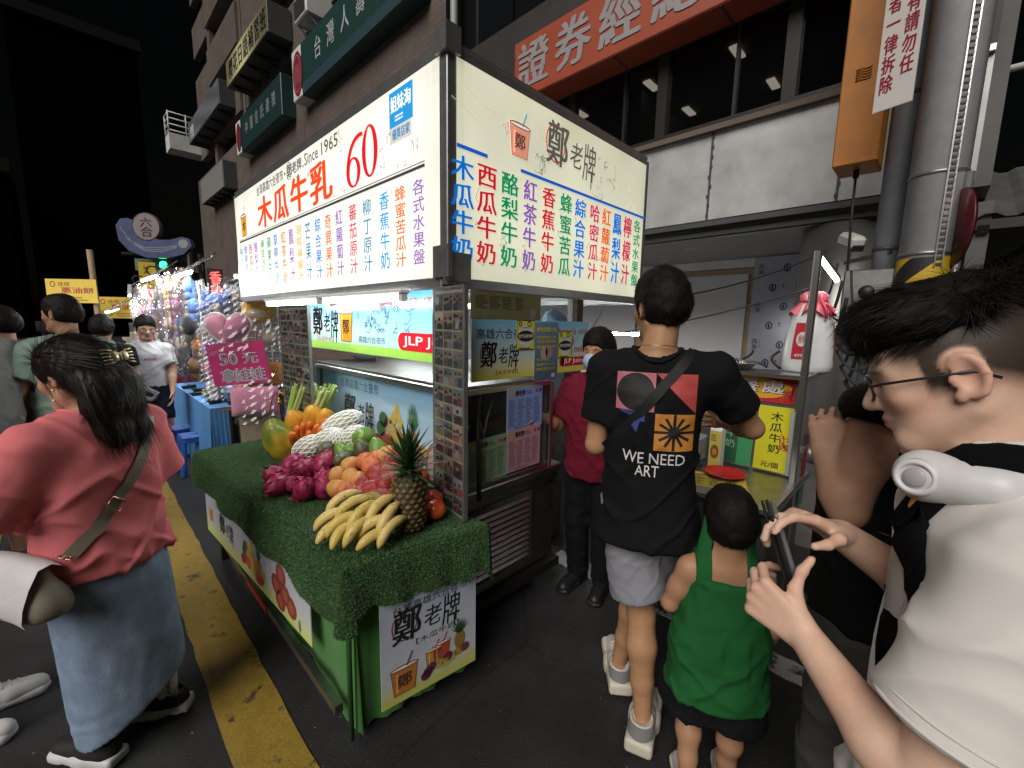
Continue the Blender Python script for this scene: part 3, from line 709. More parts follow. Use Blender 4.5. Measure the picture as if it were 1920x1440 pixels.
def roadpaint(name, col, worn=.47):
    m = bpy.data.materials.new(name); m.use_nodes = True; t = m.node_tree; b = t.nodes['Principled BSDF']; L = t.links.new
    tc = t.nodes.new('ShaderNodeTexCoord'); n = t.nodes.new('ShaderNodeTexNoise'); n.inputs['Scale'].default_value = 7; n.inputs['Detail'].default_value = 9; n.inputs['Roughness'].default_value = .75; L(tc.outputs['Object'], n.inputs[0])
    r = t.nodes.new('ShaderNodeValToRGB'); r.color_ramp.elements[0].position = worn - .11; r.color_ramp.elements[0].color = (.03, .03, .03, 1); r.color_ramp.elements[1].position = worn - .02; r.color_ramp.elements[1].color = (*lin(col), 1)
    e = r.color_ramp.elements.new(.62); e.color = (*[x * .78 for x in lin(col)], 1); L(n.outputs[0], r.inputs[0])
    n2 = t.nodes.new('ShaderNodeTexNoise'); n2.inputs['Scale'].default_value = 160; L(tc.outputs['Object'], n2.inputs[0])
    mx = t.nodes.new('ShaderNodeMix'); mx.data_type = 'RGBA'; mx.blend_type = 'MULTIPLY'; mx.inputs[0].default_value = .6; L(r.outputs[0], mx.inputs[6]); L(n2.outputs[0], mx.inputs[7]); 
    L(mx.outputs[2], b.inputs['Base Color']); b.inputs['Roughness'].default_value = .7
    bp = t.nodes.new('ShaderNodeBump'); bp.inputs['Strength'].default_value = .4; bp.inputs['Distance'].default_value = .005; L(n2.outputs[0], bp.inputs['Height']); L(bp.outputs[0], b.inputs['Normal'])
    return m
ASPH = asphalt()
b = MB(); b.add([(-80, -40, 0), (80, -40, 0), (80, 140, 0), (-80, 140, 0)], [[0, 1, 2, 3]]); tag(b.build('ground', ASPH), kind='structure')
YEL = roadpaint('yellow_road_paint', (.40, .26, .03)); WHI = roadpaint('white_road_paint', (.42, .42, .41), .5)
def ragged(x0, x1, y0, y1, z, n=60, j=.006):
    g = random.Random(3); V = []; F = []
    for i in range(n + 1):
        y = y0 + (y1 - y0) * i / n; V += [(x0(y) + g.uniform(-j, j), y, z), (x1(y) + g.uniform(-j, j), y, z)]
    for i in range(n): F.append([2 * i, 2 * i + 1, 2 * i + 3, 2 * i + 2])
    return V, F
b = MB(); b.add(*ragged(lambda y: .245 + .012 * y, lambda y: .462 + .010 * y, -6, 40, .004, 400)); tag(b.build('road_marking', YEL), kind='structure')
b = MB(); b.add(*ragged(lambda y: -.60, lambda y: -.475, -6, 30, .004, 200)); tag(b.build('road_marking', YEL), kind='structure')
b = MB(); b.add(*ragged(lambda y: 2.13, lambda y: 2.275, .19, 1.7, .004, 40)); tag(b.build('road_marking', WHI), kind='structure')
b = MB(); b.box((43.6, 15, .06), (80, 50, .12)); tag(b.build('pavement', mat('pavement_tile', (.09, .085, .08), .7, var=.25, vscale=3, bump=.2, bscale=30)), kind='structure')

TILE = mat('small_wall_tile', (.30, .245, .215), .55, var=.16, vscale=2.5, bump=.12, bscale=90)
def tilewall(name, col, scale=(1, 1, 1), bw=.22, rh=.065, mortar=.55, rough=.5):
    m = bpy.data.materials.new(name); m.use_nodes = True; t = m.node_tree; b = t.nodes['Principled BSDF']; L = t.links.new
    tc = t.nodes.new('ShaderNodeTexCoord'); sp = t.nodes.new('ShaderNodeSeparateXYZ'); cb = t.nodes.new('ShaderNodeCombineXYZ'); L(tc.outputs['Object'], sp.inputs[0])
    ad = t.nodes.new('ShaderNodeMath'); L(sp.outputs[0], ad.inputs[0]); L(sp.outputs[1], ad.inputs[1]); L(ad.outputs[0], cb.inputs[0]); L(sp.outputs[2], cb.inputs[1])
    br = t.nodes.new('ShaderNodeTexBrick'); br.inputs['Scale'].default_value = 1; br.inputs['Brick Width'].default_value = bw; br.inputs['Row Height'].default_value = rh; br.inputs['Mortar Size'].default_value = .006; br.offset = 0
    c = lin(col); br.inputs['Color1'].default_value = (*c, 1); br.inputs['Color2'].default_value = (*[x * .86 for x in c], 1); br.inputs['Mortar'].default_value = (*[x * mortar for x in c], 1); L(cb.outputs[0], br.inputs[0])
    n = t.nodes.new('ShaderNodeTexNoise'); n.inputs['Scale'].default_value = .7; n.inputs['Detail'].default_value = 8; n.inputs['Roughness'].default_value = .7; L(tc.outputs['Object'], n.inputs[0])
    r = t.nodes.new('ShaderNodeMapRange'); r.inputs[1].default_value = .3; r.inputs[2].default_value = .7; r.inputs[3].default_value = .72; r.inputs[4].default_value = 1.12; L(n.outputs[0], r.inputs[0])
    s = t.nodes.new('ShaderNodeVectorMath'); s.operation = 'SCALE'; L(br.outputs[0], s.inputs[0]); L(r.outputs[0], s.inputs['Scale']); L(s.outputs[0], b.inputs['Base Color']); b.inputs['Roughness'].default_value = rough
    return m
TILEW = tilewall('brown_grey_wall_tile', (.15, .12, .105), bw=.24, rh=.12)
DARKGL = mat('dark_window_glass', (.008, .009, .010), .08, var=0, spec=.5)
FRAME = mat('dark_bronze_frame', (.035, .032, .03), .45, .6, var=.1)
STEEL = mat('stainless_steel', (.55, .55, .54), .28, 1.0, var=.12, vscale=6, bump=.03, bscale=200)
STEELD = mat('dirty_stainless_steel', (.38, .38, .37), .38, 1.0, var=.35, vscale=9, bump=.05, bscale=90)
ALU = mat('grey_aluminium', (.30, .30, .30), .42, .8, var=.18, vscale=15)
WPAINT = mat('weathered_white_paint', (.60, .60, .59), .55, var=.14, vscale=2.2)
BLACK = mat('black_plastic', (.012, .012, .013), .5, var=.1)
RUBBER = mat('black_rubber_cable', (.01, .01, .011), .6, var=.1)
GREYPL = mat('grey_plastic', (.33, .33, .32), .5, var=.12)

# ---- tiled office block with signboards (left of the brokerage, facade on X = 6)
t = thing('office_building', 'tall brown tiled office block with dark ribbon windows and many signboards', 'building', (6, 7, 0))
b = MB(); b.box((11.2, 18.9, 15), (9.6, 23.4, 30)); b.build('wall', TILEW, t)
for k in range(6):
    z0 = 10.3 + 2.6 * k
    for (y0, y1, pr) in ((7.2, 15.0, .55), (15.0, 21.9, .42), (21.9, 27.0, .58), (27.0, 30.6, .40)):
        b = MB(); b.box((6.4 - pr / 2 - .01, (y0 + y1) / 2, z0 + .72), (pr, y1 - y0 - .02, 1.44 + .05 * (y0 % 2))); b.build('spandrel', TILEW, t)
for k in range(6):
    z0 = 9.15 + 2.6 * k
    for (y0, y1) in ((7.4, 14.8), (15.2, 21.7), (22.1, 26.8), (27.2, 30.4)):
        b = MB(); b.box((6.36, (y0 + y1) / 2, z0 + .57), (.06, y1 - y0, 1.10)); wn = b.build('window', DARKGL, t)
        b = MB(); n = int((y1 - y0) / 1.1)
        for i in range(n + 1): b.box((6.31, y0 + (y1 - y0) * i / n, z0 + .57), (.05, .06, 1.1))
        b.build('window_frame', FRAME, wn)
b = MB()
for (y0, y1, zz) in ((7.2, 15, 9.1), (15, 21.9, 9.0), (21.9, 30.6, 9.1)): b.box((6.05, (y0 + y1) / 2, (zz + 3.4) / 2), (.62, y1 - y0 - .02, zz - 3.4))
b.build('lower_wall', TILEW, t)
b = MB()
for y in (7.25, 15.0, 21.9, 27.0): b.box((6.15, y, 17.2), (.44, .5, 16.0))
b.build('pier', TILEW, t)

def signboard(name, label, x, y0, y1, z0, z1, depth, face, body, art=None, amat=None, cat='signboard', brk=False):
    """box sign hung on a facade that faces -X ; y0 > y1 reads left to right"""
    t = thing(name, label, cat, (x + depth, (y0 + y1) / 2, z0))
    b = MB(); b.box((x + depth / 2, (y0 + y1) / 2, (z0 + z1) / 2), (depth, abs(y0 - y1), z1 - z0), bev=.02); b.build('sign_box', body, t)
    a = Art((x - .006, max(y0, y1) - .03, z0 + .03), (0, -1, 0), (0, 0, 1), .004); W_, H_ = abs(y0 - y1) - .06, z1 - z0 - .06
    if face: a.rect(0, 0, W_, H_, face, 0)
    if art: art(a, W_, H_)
    if a.b.f: a.build('sign_face', amat or PRINT, t)
    if brk:
        for i in range(5):
            b = MB(); y = min(y0, y1) + abs(y0 - y1) * (i + .5) / 5; b.bar((x + .05, y, z0 - .02), (x + depth + .3, y, z0 - .28), .05, .05); b.bar((x + .1, y, z0 - .02), (x + depth + .3, y, z0 - .02), .05, .05); b.build('bracket', FRAME, t)
    return t
DGREEN = mat('dark_green_sign_paint', (.012, .045, .042), .4, var=.12, vscale=2)
DKBOX = mat('dark_grey_sign_box', (.06, .06, .06), .5, var=.2)
GREYBOX = mat('pale_grey_sign_box', (.42, .42, .41), .5, var=.15, vscale=3)
def a1(a, w, h):
    for i, ch in enumerate('台灣人壽'): a.text(ch, .95 + i * .82, h * .40, 1.40 + i * .82, h * .82, (.45, .47, .46), 2, .012)
    a.rect(0, 0, w, h * .20, (.03, .06, .075), 1)
t = signboard('signboard', 'long dark green signboard of a life insurer on the tiled block', 5.35, 14.0, 8.1, 8.05, 9.45, .6, (.012, .045, .042), DGREEN, a1)
b = MB(); b.box((5.645, 14.35, 8.75), (.62, .66, 1.38), bev=.02); b.build('end_panel', WPAINT, t)
a = Art((5.328, 14.68, 8.06), (0, -1, 0), (0, 0, 1), .004); a.ell(.42, .66, .36, .60, (.22, .02, .035), 1, 30); a.ring(.42, .66, .30, .50, .03, (.4, .15, .16), 2); 
for k in range(5): a.line([(.22 + .09 * k, .4), (.28 + .07 * k, .9)], .03, (.4, .15, .16), 2)
a.build('emblem', PRINT, t)
def a2(a, w, h):
    for i, ch in enumerate('中國信託產險'): a.text(ch, .62 + i * .62, h * .36, .98 + i * .62, h * .74, (.30, .32, .32), 2, .008)
t = signboard('signboard', 'smaller dark green insurance signboard further along the tiled block', 5.3, 20.2, 15.6, 8.0, 9.25, .6, (.010, .036, .036), DGREEN, a2)
b = MB(); b.box((5.595, 20.5, 8.6), (.62, .6, 1.2), bev=.02); b.build('end_panel', WPAINT, t)
a = Art((5.278, 20.78, 8.03), (0, -1, 0), (0, 0, 1), .004); a.ell(.36, .56, .30, .52, (.16, .02, .03), 1, 26); a.build('emblem', PRINT, t)
def a3(a, w, h):
    g = lambda u, v: tuple(np.array((.30, .28, .15)) * (.25 + .95 * math.exp(-((u - .42) / .26) ** 2) * (1.1 - .4 * v)))
    a.field(0, 0, w, h, g, 24, 4, 1)
    for i, ch in enumerate('櫻花日語補習班'): a.text(ch, .35 + i * .66, h * .14, .92 + i * .66, h * .88, (.004, .004, .006), 2, .03)
LITSIGN = mat('dim_backlit_sign', attr=True, rough=.4, var=.1, vscale=3, emit=.55)
signboard('signboard', 'pale yellow half-lit language school signboard high on the tiled block', 5.2, 21.2, 16.2, 10.6, 11.55, .75, (.02, .02, .015), DKBOX, a3, LITSIGN, brk=True)
def a4(a, w, h):
    a.field(0, 0, w, h, lambda u, v: tuple(np.array((.13, .14, .16)) * (.7 + .5 * math.sin(u * 5 + v * 3) ** 2)), 20, 4, 1)
    a.rect(.5, h * .1, 1.25, h * .72, (.40, .46, .36), 2); a.rect(.55, h * .12, .95, h * .4, (.2, .38, .45), 3)
signboard('signboard', 'unlit bluish grey signboard at the far end of the tiled block', 5.2, 29.0, 22.6, 10.5, 11.5, .8, (.12, .13, .15), DKBOX, a4, brk=True)
signboard('signboard', 'blank pale grey signboard low at the far end of the tiled block', 5.2, 27.2, 22.8, 7.2, 8.35, .8, (.22, .215, .21), DKBOX, None, brk=True)
# AC unit and roof cage
t = thing('air_conditioner', 'white window air conditioner on a bracket above the green signboard', 'air conditioner', (5.7, 13.4, 9.7))
b = MB(); b.box((5.55, 13.4, 10.05), (.8, .85, .6), bev=.03); b.build('housing', WPAINT, t)
b = MB(); b.box((5.142, 13.4, 10.05), (.02, .7, .45)); 
for i in range(6): b.box((5.13, 13.4, 9.88 + .07 * i), (.02, .68, .02))
b.build('grille', DKBOX, t)
b = MB(); b.bar((5.2, 13.05, 9.74), (6.0, 13.05, 9.74), .04, .04); b.bar((5.2, 13.75, 9.74), (6.0, 13.75, 9.74), .04, .04); b.bar((5.25, 13.05, 9.72), (6.0, 13.05, 9.2), .03, .03); b.bar((5.25, 13.75, 9.72), (6.0, 13.75, 9.2), .03, .03); b.build('bracket', GREYPL, t)
t = thing('balcony', 'small white railed balcony sticking out of the far corner of the tiled block', 'balcony', (5.4, 30.8, 10.6))
b = MB(); b.box((5.4, 31.2, 11.0), (1.6, 1.2, .8)); b.build('parapet', WPAINT, t)
b = MB()
for k in range(4): 
    z = 11.55 + .3 * k; b.tube([(4.62, 31.75, z), (4.62, 30.65, z), (6.2, 30.65, z)], .035, 6)
for (x, y) in ((4.62, 31.7), (4.62, 30.65), (5.4, 30.65), (6.1, 30.65)): b.tube([(x, y, 11.4), (x, y, 12.5)], .035, 6)
b.build('railing', WPAINT, t)

# ---- brokerage building with arcade (facade X = 5.5)
PANE = glass_mat('tinted_pane', (.20, .19, .18), .05, .004)
REFLW = mat('window_reflection_glow', (1, .98, .93), emit=6.0, var=0)
t = thing('brokerage_building', 'brokerage building with dark upper windows, white metal fascia and open arcade', 'building', (5.5, 0, 0))
INT = mat('dark_office_interior', (.12, .092, .068), .8, var=.2, vscale=1.5)
b = MB(); b.box((8.6, 3.4, 4.42), (.1, 6.8, 1.9)); b.box((7.0, 3.4, 5.35), (3.2, 6.8, .06)); b.box((7.0, 3.4, 3.86), (3.2, 6.8, .06))
for y in (.02, 1.5, 3.8, 6.1): b.box((7.6, y, 4.4), (1.8, .08, 1.8))
b.build('office_interior', INT, t)
for (y, z) in ((.62, 5.22), (.66, 5.0), (2.35, 5.22), (2.2, 5.0), (3.6, 5.2), (3.5, 5.02), (4.95, 5.2), (5.9, 5.2)):
    b = MB(); b.box((6.7 if z > 5.1 else 7.9, y, 5.30), (.34, .11, .025)); b.build('reflection_panel', REFLW, t)  # added glowing panels stand in for lights reflected in the window panes
for i in range(5):
    y0 = -.04 + i * 1.42; 
    b = MB(); b.box((5.56, y0 + .71, 4.45), (.012, 1.3, 1.14)); wn = b.build('window', PANE, t)
    b = MB(); b.box((5.54, y0, 4.45), (.10, .13, 1.3)); b.box((5.545, y0 + .71, 3.93), (.09, 1.29, .09)); b.box((5.545, y0 + .71, 5.0), (.09, 1.29, .10)); b.box((5.55, y0 + .55, 4.45), (.06, .035, 1.0)); b.build('window_frame', FRAME, wn)
b = MB(); b.box((5.50, 3.6, 3.865), (.16, 7.4, .05)); b.build('ledge', mat('bright_aluminium_trim', (.62, .62, .61), .35, .7, var=.1), t)
b = MB(); b.box((5.60, 3.6, 5.75), (.2, 7.4, 1.4)); b.box((5.60, 3.6, 8.9), (.2, 7.4, 1.6)); b.box((5.62, 3.6, 11.5), (.2, 7.4, 1.6)); b.build('spandrel', mat('dark_stone_cladding', (.045, .042, .04), .4, var=.2, vscale=3), t)
for k in range(2):
    for i in range(4): b = MB(); b.box((5.72, .92 + i * 1.9, 7.28 + 2.95 * k), (.05, 1.86, 1.6)); b.build('window', DARKGL, t)
b = MB(); b.box((7.8, 3.6, 9.5), (3.9, 7.4, 8)); b.build('upper_block', mat('dark_rear_wall', (.05, .048, .046), .7, var=.2), t)
b = MB()
for (y0, y1) in ((6.9, 4.62), (4.60, 3.36), (3.34, 2.12), (2.10, .86), (.84, -.10)): b.box((5.50, (y0 + y1) / 2, 3.34), (.05, abs(y1 - y0), .98))
b.build('fascia', mat('smeared_white_metal', (.50, .50, .50), .36, .25, var=.26, vscale=2.2, bump=.06, bscale=3), t)
for y in (4.61, 3.35, 2.11, .85):
    b = MB(); b.box((5.47, y, 3.34), (.02, .022, .99))
    for i in range(9): b.box((5.465, y + random.uniform(-.01, .01), 2.9 + .11 * i), (.018, .03, .03))
    b.build('fascia_seam', DKBOX, t)
b = MB(); b.box((5.52, 3.6, 2.80), (.16, 7.4, .06)); b.box((5.62, 3.6, 2.75), (.10, 7.4, .06)); b.box((5.56, 3.6, 2.70), (.05, 7.4, .05)); b.build('shutter_track', DKBOX, t)
b = MB(); b.box((5.70, 3.6, 2.735), (.10, 7.4, .04)); b.build('track_trim', WPAINT, t)
b = MB()
for i in range(26): b.box((5.76 + .15 * i + .075, 3.6, 2.69), (.142, 7.4, .02))
b.build('ceiling', mat('white_ceiling_slat', (.46, .46, .45), .5, var=.1), t)
for (x, y) in ((6.3, 2.62), (6.3, 1.15), (7.2, 2.0), (7.2, 3.4), (7.2, 1.05), (8.2, 2.6)):
    b = MB(); b.lathe([(.055, -.008), (.075, -.012), (.085, -.004), (.085, 0)], (x, y, 2.678), 18); dl = b.build('downlight', WPAINT, t)
    b = MB(); b.lathe([(.0, .0), (.054, -.003)], (x, y, 2.676), 16); b.build('reflector', mat('lamp_reflector', (.35, .35, .36), .3, .5, var=.1), dl)
PLY = mat('plywood_board', (.34, .235, .145), .65, var=.2, vscale=5, stretch=(1, .25, 1))
b = MB(); b.box((7.70, 3.3, 1.27), (.03, 6.8, 2.5)); b.build('plywood_wall', PLY, t)
b = MB(); b.box((7.67, 3.3, 2.60), (.06, 6.8, .14)); b.build('lintel', WPAINT, t)
b = MB(); b.box((7.65, 3.06, 1.45), (.02, 1.68, 1.95)); b.build('white_board', mat('primed_white_board', (.58, .58, .60), .6, var=.05, vscale=2), t)
b = MB(); b.box((7.64, 4.9, 1.45), (.02, 1.5, 1.95)); b.box((7.64, 6.45, 1.45), (.02, 1.5, 1.95)); b.build('white_board', mat('primed_white_board'), t)
FILM = mat('protective_film_print', attr=True, rough=.22, metal=.15, var=.12, vscale=4, bump=.12, bscale=5)
a = Art((7.60, 2.13, .2), (0, -1, 0), (0, 0, 1), .002); a.rect(0, 0, .95, 2.45, (.42, .43, .50), 0)
gg = random.Random(5)
for i in range(8):
    for j in range(3):
        u = .16 + .34 * j + (.17 if i % 2 else 0) - .1; v = 2.30 - .29 * i
        if u > .85: continue
        c = (.02, .02, .10); kind = (i + j) % 2
        if kind == 0:
            a.text('高', u, v - .02, u + .085, v + .065, c, 2, .012); a.text('美', u, v - .11, u + .085, v - .025, c, 2, .012)
            for q in range(5): a.rect(u + .11, v - .08 + .026 * q, u + .118, v - .065 + .026 * q, c, 2)
        else:
            a.ring(u + .05, v - .02, .05, .06, .018, c, 2); a.poly([(u + .04, v - .06), (u + .07, v - .05), (u + .05, v + .02), (u + .03, v)], c, 3); a.line([(u + .19, v - .04), (u + .19, v + .03)], .008, c, 2); a.line([(u + .17, v + .01), (u + .19, v + .03), (u + .21, v + .01)], .008, c, 2)
a.build('film_covered_panel', FILM, t)
b = MB(); b.box((7.66, 1.655, 1.35), (.1, .96, 2.6)); b.build('panel_core', GREYPL, t)
t = thing('round_column', 'brushed stainless steel round column of the arcade', 'column', (5.95, .78, .12))
b = MB(); b.lathe([(.42, .12), (.42, 2.66)], (5.95, .78, 0), 40); b.build('shaft', mat('brushed_column_steel', (.42, .41, .39), .34, .85, var=.12, vscale=1.5, stretch=(1, 1, .1)), t)
b = MB(); b.lathe([(.44, .12), (.44, .3)], (5.95, .78, 0), 40); b.build('skirting', STEELD, t)
t = thing('wall_return', 'dark side wall at the end of the arcade behind the steel column', 'wall', (6.4, -.6, .12))
b = MB(); b.box((7.0, -.18, 1.4), (2.9, .12, 2.56)); b.box((7.2, -.15, 4.6), (3.4, .10, 3.6)); b.build('wall', mat('dark_side_wall', (.09, .088, .085), .6, var=.25, vscale=2), t)

# big orange-red sign
OR = mat('orange_red_sign', (.34, .066, .03), .5, var=.14, vscale=1.2)
t = thing('shop_sign', 'big orange-red box sign with pale brokerage lettering above the windows', 'sign', (5.2, 2, 4.95))
b = MB(); b.box((5.35, 2.45, 5.36), (.5, 5.2, .82), bev=.015); b.build('sign_box', OR, t)
a = Art((5.094, 5.05, 4.95), (0, -1, 0), (0, 0, 1), .004)
for i, ch in enumerate('證券經紀商'): a.text(ch, .10 + i * .72, .12, .68 + i * .72, .74, (.30, .29, .30), 1, .03)
a.build('lettering', PRINT, t)
b = MB()
for i in range(4): b.box((5.35, 4.6 - i * 1.3, 4.945), (.47, .012, .01))
b.build('seam', DKBOX, t)
# drain pipe between the two buildings
t = thing('drain_pipe', 'grey vertical drain pipe between the tiled block and the brokerage', 'pipe', (5.45, 6.95, 0))
b = MB(); b.tube([(5.45, 6.98, 0.12), (5.45, 6.98, 14)], .07, 12); b.build('pipe', GREYPL, t)
for z in (3, 6, 9): b = MB(); b.lathe([(.085, -.05), (.085, .05)], (5.45, 6.98, z), 12); b.build('collar', ALU, t)

# ---- orange hanging box, utility pole, signs on the right
t = thing('vertical_signbox', 'vertical orange metal sign box hanging beside the utility pole', 'sign', (4.35, .57, 2.79))
ORB = mat('orange_box_paint', (.42, .15, .015), .55, var=.22, vscale=3)
b = MB(); b.box((4.36, .57, 4.1), (.34, .27, 2.6), bev=.008); b.build('sign_box', ORB, t)
b = MB()
for i in range(5): b.tube([(4.184, .62, 3.38 + .018 * i), (4.18, .59, 3.386 + .018 * i), (4.184, .56, 3.378 + .018 * i), (4.184, .53, 3.384 + .018 * i)], .004, 5)
b.build('vent', ORB, t)
b = MB(); b.tube([(4.36, .57, 2.80), (4.36, .57, 2.74)], .02, 8); b.tube([(4.36, .57, 2.78), (4.37, .565, 2.4), (4.40, .54, 1.7)], .010, 6); b.build('cable', RUBBER, t)
POLE = mat('galvanised_pole_steel', (.46, .46, .49), .55, .25, var=.16, vscale=7, bump=.05, bscale=60)
t = thing('utility_pole', 'thick grey steel utility pole with a perforated cable rail and hazard band', 'pole', (4.22, .10, 0))
b = MB(); b.lathe([(.150, 0), (.150, 12)], (4.22, .10, 0), 12); b.build('shaft', POLE, t)
b = MB(); ax = Vector((-.90, -.43, 0)); sd_ = Vector((.43, -.90, 0))
for i in range(110): 
    p = Vector((4.22, .10, 2.02 + .04 * i)) + ax * .157; b.bar(p - sd_ * .016, p + sd_ * .016, .012, .016)
for s_ in (-.02, .02): b.bar(Vector((4.22, .10, 2.0)) + ax * .158 + sd_ * s_, Vector((4.22, .10, 6.5)) + ax * .158 + sd_ * s_, .008, .010)
b.build('cable_rail', STEEL, t)
for z in (2.10, 2.62): b = MB(); b.lathe([(.155, -.012), (.155, .012)], (4.22, .10, z), 12); b.build('strap', ALU, t)
a = MB(); n = 48; zl, zh = 1.25, 2.07; sl = .40 / n * 2.2
for j in range(-14, 12):
    c = (.50, .33, .02) if j % 2 else (.015, .015, .016)
    for i in range(n):
        A0, A1 = 2 * math.pi * i / n, 2 * math.pi * (i + 1) / n; q = [min(max(z, zl), zh) for z in (1.25 + .15 * j + sl * i, 1.25 + .15 * j + sl * (i + 1), 1.40 + .15 * j + sl * (i + 1), 1.40 + .15 * j + sl * i)]
        if q[2] - q[1] < 1e-5 and q[3] - q[0] < 1e-5: continue
        a.add([(4.22 + .154 * math.cos(A_3), .10 + .154 * math.sin(A_3), z) for A_3, z in zip((A0, A1, A1, A0), q)], [[0, 1, 2, 3]], True, c)
a.build('hazard_band', PRINT, t)
t = thing('conduit_pipe', 'grey conduit pipe running up beside the utility pole', 'pipe', (4.5, .33, 0))
b = MB(); b.tube([(4.5, .335, 0), (4.5, .335, 9)], .085, 16); b.build('pipe', mat('blue_grey_pipe', (.22, .235, .26), .5, .2, var=.2, vscale=5), t)
b = MB(); b.tube([(4.62, .40, 0), (4.62, .40, 9)], .03, 10); b.build('thin_pipe', GREYPL, t)
for z in (1.6, 2.2, 3.3, 4.4): b = MB(); b.lathe([(.092, -.015), (.092, .015)], (4.5, .335, z), 14); b.build('strap', DKBOX, t)
U = Vector((-.30, -.95, 0)).normalized()
t = thing('warning_sign', 'white warning plate with vertical red lettering strapped to the pole', 'sign', (3.98, .30, 3.05))
O = Vector((3.83, .455, 2.99)); Vv = Vector((0, 0, 1)); W_ = .205
b = MB(); n_ = U.cross(Vv); b.prism([O, O + U * W_, O + U * W_ + Vv * 1.9, O + Vv * 1.9], -n_ * .008); b.build('plate', WPAINT, t)
a = Art(O + n_ * .001, U, Vv, .0012); a.rect(.004, .004, W_ - .004, 1.896, (.60, .57, .55), 0)
for i, ch in enumerate('本桿線為私人所有請勿任'): a.text(ch, .118, 1.36 - i * .118, .186, 1.47 - i * .118, (.30, .015, .03), 2, .02)
for i, ch in enumerate('意附掛纜線違者一律拆除'): a.text(ch, .022, 1.28 - i * .118, .090, 1.39 - i * .118, (.30, .015, .03), 2, .02)
a.build('lettering', PRINT, t)
c0 = Vector((4.12, -.03, 2.25)); nn_ = Vector((-.28, .96, 0)).normalized() * -1; tt_ = Vector((0, 0, 1)).cross(nn_)
t = thing('round_road_sign', 'round red rimmed road sign seen almost edge on beside the pole', 'road sign', (4.12, -.03, 2.0))
b = MB(); b.lathe([(.0, -.006), (.245, -.006), (.245, .006), (.0, .006)], c0, 36, nn_); b.build('disc', mat('red_sign_enamel', (.07, .008, .010), .4, var=.1), t)
a = Art(c0 + nn_ * .009, tt_, (0, 0, 1), .002); a.ell(0, 0, .19, .19, (.22, .21, .21), 0, 32); a.text('禁', -.09, -.12, .09, .12, (.03, .012, .014), 1, .02); a.ring(0, 0, .245, .245, .05, (.10, .01, .014), 1, 36); a.build('sign_face', PRINT, t)
b = MB(); b.tube([(4.15, -.05, 0), (4.15, -.05, 2.6)], .025, 8); b.build('post', ALU, t)
# corrugated awning at the far right
t = thing('corrugated_awning', 'grey corrugated metal awning on beams at the right edge', 'awning', (6.2, -1.2, 2.6))
COR = mat('dark_corrugated_metal', (.14, .14, .14), .5, .5, var=.25, vscale=3)
b = MB(); P = []
for i in range(61):
    y = .10 - .06 * i; zz = .018 * (1 if i % 4 in (1, 2) else -1); P.append([(5.5, y, 2.55 + zz), (7.4, y, 3.35 + zz)])
b.grid(P, False); b.build('sheet', COR, t)
b = MB()
for x, z in ((5.55, 2.48), (6.4, 2.82), (7.3, 3.2)): b.bar((x, .15, z), (x, -4, z), .08, .08)
b.bar((5.5, -.2, 2.44), (7.4, -.2, 3.2), .07, .07); b.bar((5.5, -1.2, 2.44), (7.4, -1.2, 3.2), .07, .07); b.bar((5.9, .05, 1.9), (6.6, -1.2, 2.9), .05, .05); b.build('beam', FRAME, t)
b = MB(); b.box((7.5, -1.6, 1.4), (.1, 3.8, 2.6)); b.build('rear_panel', mat('dark_shed_panel', (.07, .07, .072), .6, var=.3, vscale=2), t)
t = thing('overhead_pipe', 'white metal pipe crossing above the corrugated awning', 'pipe', (6.0, -1.5, 3.9))
b = MB(); b.tube([(5.85, .05, 3.83), (6.15, -1.8, 3.9), (6.3, -3.5, 3.95)], .03, 8); b.build('pipe', WPAINT, t)
# CCTV camera on its arm
t = thing('security_camera', 'white bullet security camera on a steel arm in front of the column', 'camera', (4.55, .56, 2.2))
Mx = Matrix([list(q) for q in rotm(R(215), R(-22))])
b = MB(); b.box((4.56, .57, 2.30), (.115, .24, .105), Mx, .025); b.build('housing', mat('white_camera_plastic', (.52, .51, .48), .5, var=.1), t)
b = MB(); b.box(Vector((4.56, .57, 2.295)) + Mx @ Vector((0, .118, -.03)), (.085, .02, .05), Mx, .006); b.build('lens_window', BLACK, t)
b = MB(); b.bar((4.62, .60, 2.13), (4.42, .30, 2.17), .035, .03); b.bar((4.58, .58, 2.14), (4.58, .58, 2.26), .025, .025); b.build('arm', STEELD, t)
# meter box and wires behind the second stall
t = thing('meter_box', 'dirty grey metal meter box with a round dial on the column', 'meter box', (4.2, .42, 1.55))
b = MB(); b.box((4.30, .40, 1.72), (.14, .30, .62), bev=.01); b.build('housing', STEELD, t)
b = MB(); b.lathe([(.0, .006), (.05, .006), (.05, 0)], (4.228, .40, 1.86), 18, (-1, 0, 0)); b.build('dial', BLACK, t)
gw = random.Random(11)
def wire(label, pts, r=.006, sag=.0, m=None):
    P = []
    for (a_, b_) in zip(pts[:-1], pts[1:]):
        for i in range(10):
            f = i / 10; P.append(Vector(a_).lerp(Vector(b_), f) - Vector((0, 0, sag * 4 * f * (1 - f))))
    P.append(Vector(pts[-1])); b = MB(); b.tube(P, r, 6); o = b.build('cable', m or RUBBER, None, tuple(P[0])); tag(o, label, 'cable'); return o
wire('thin black wire strung from the stall sign to the steel pole', [(2.2, 1.52, 1.50), (2.62, .47, 1.78)], .004, .03)
wire('black cable hanging across the plywood from the column', [(2.9, 1.5, 1.75), (4.7, .75, 2.25)], .006, .06)
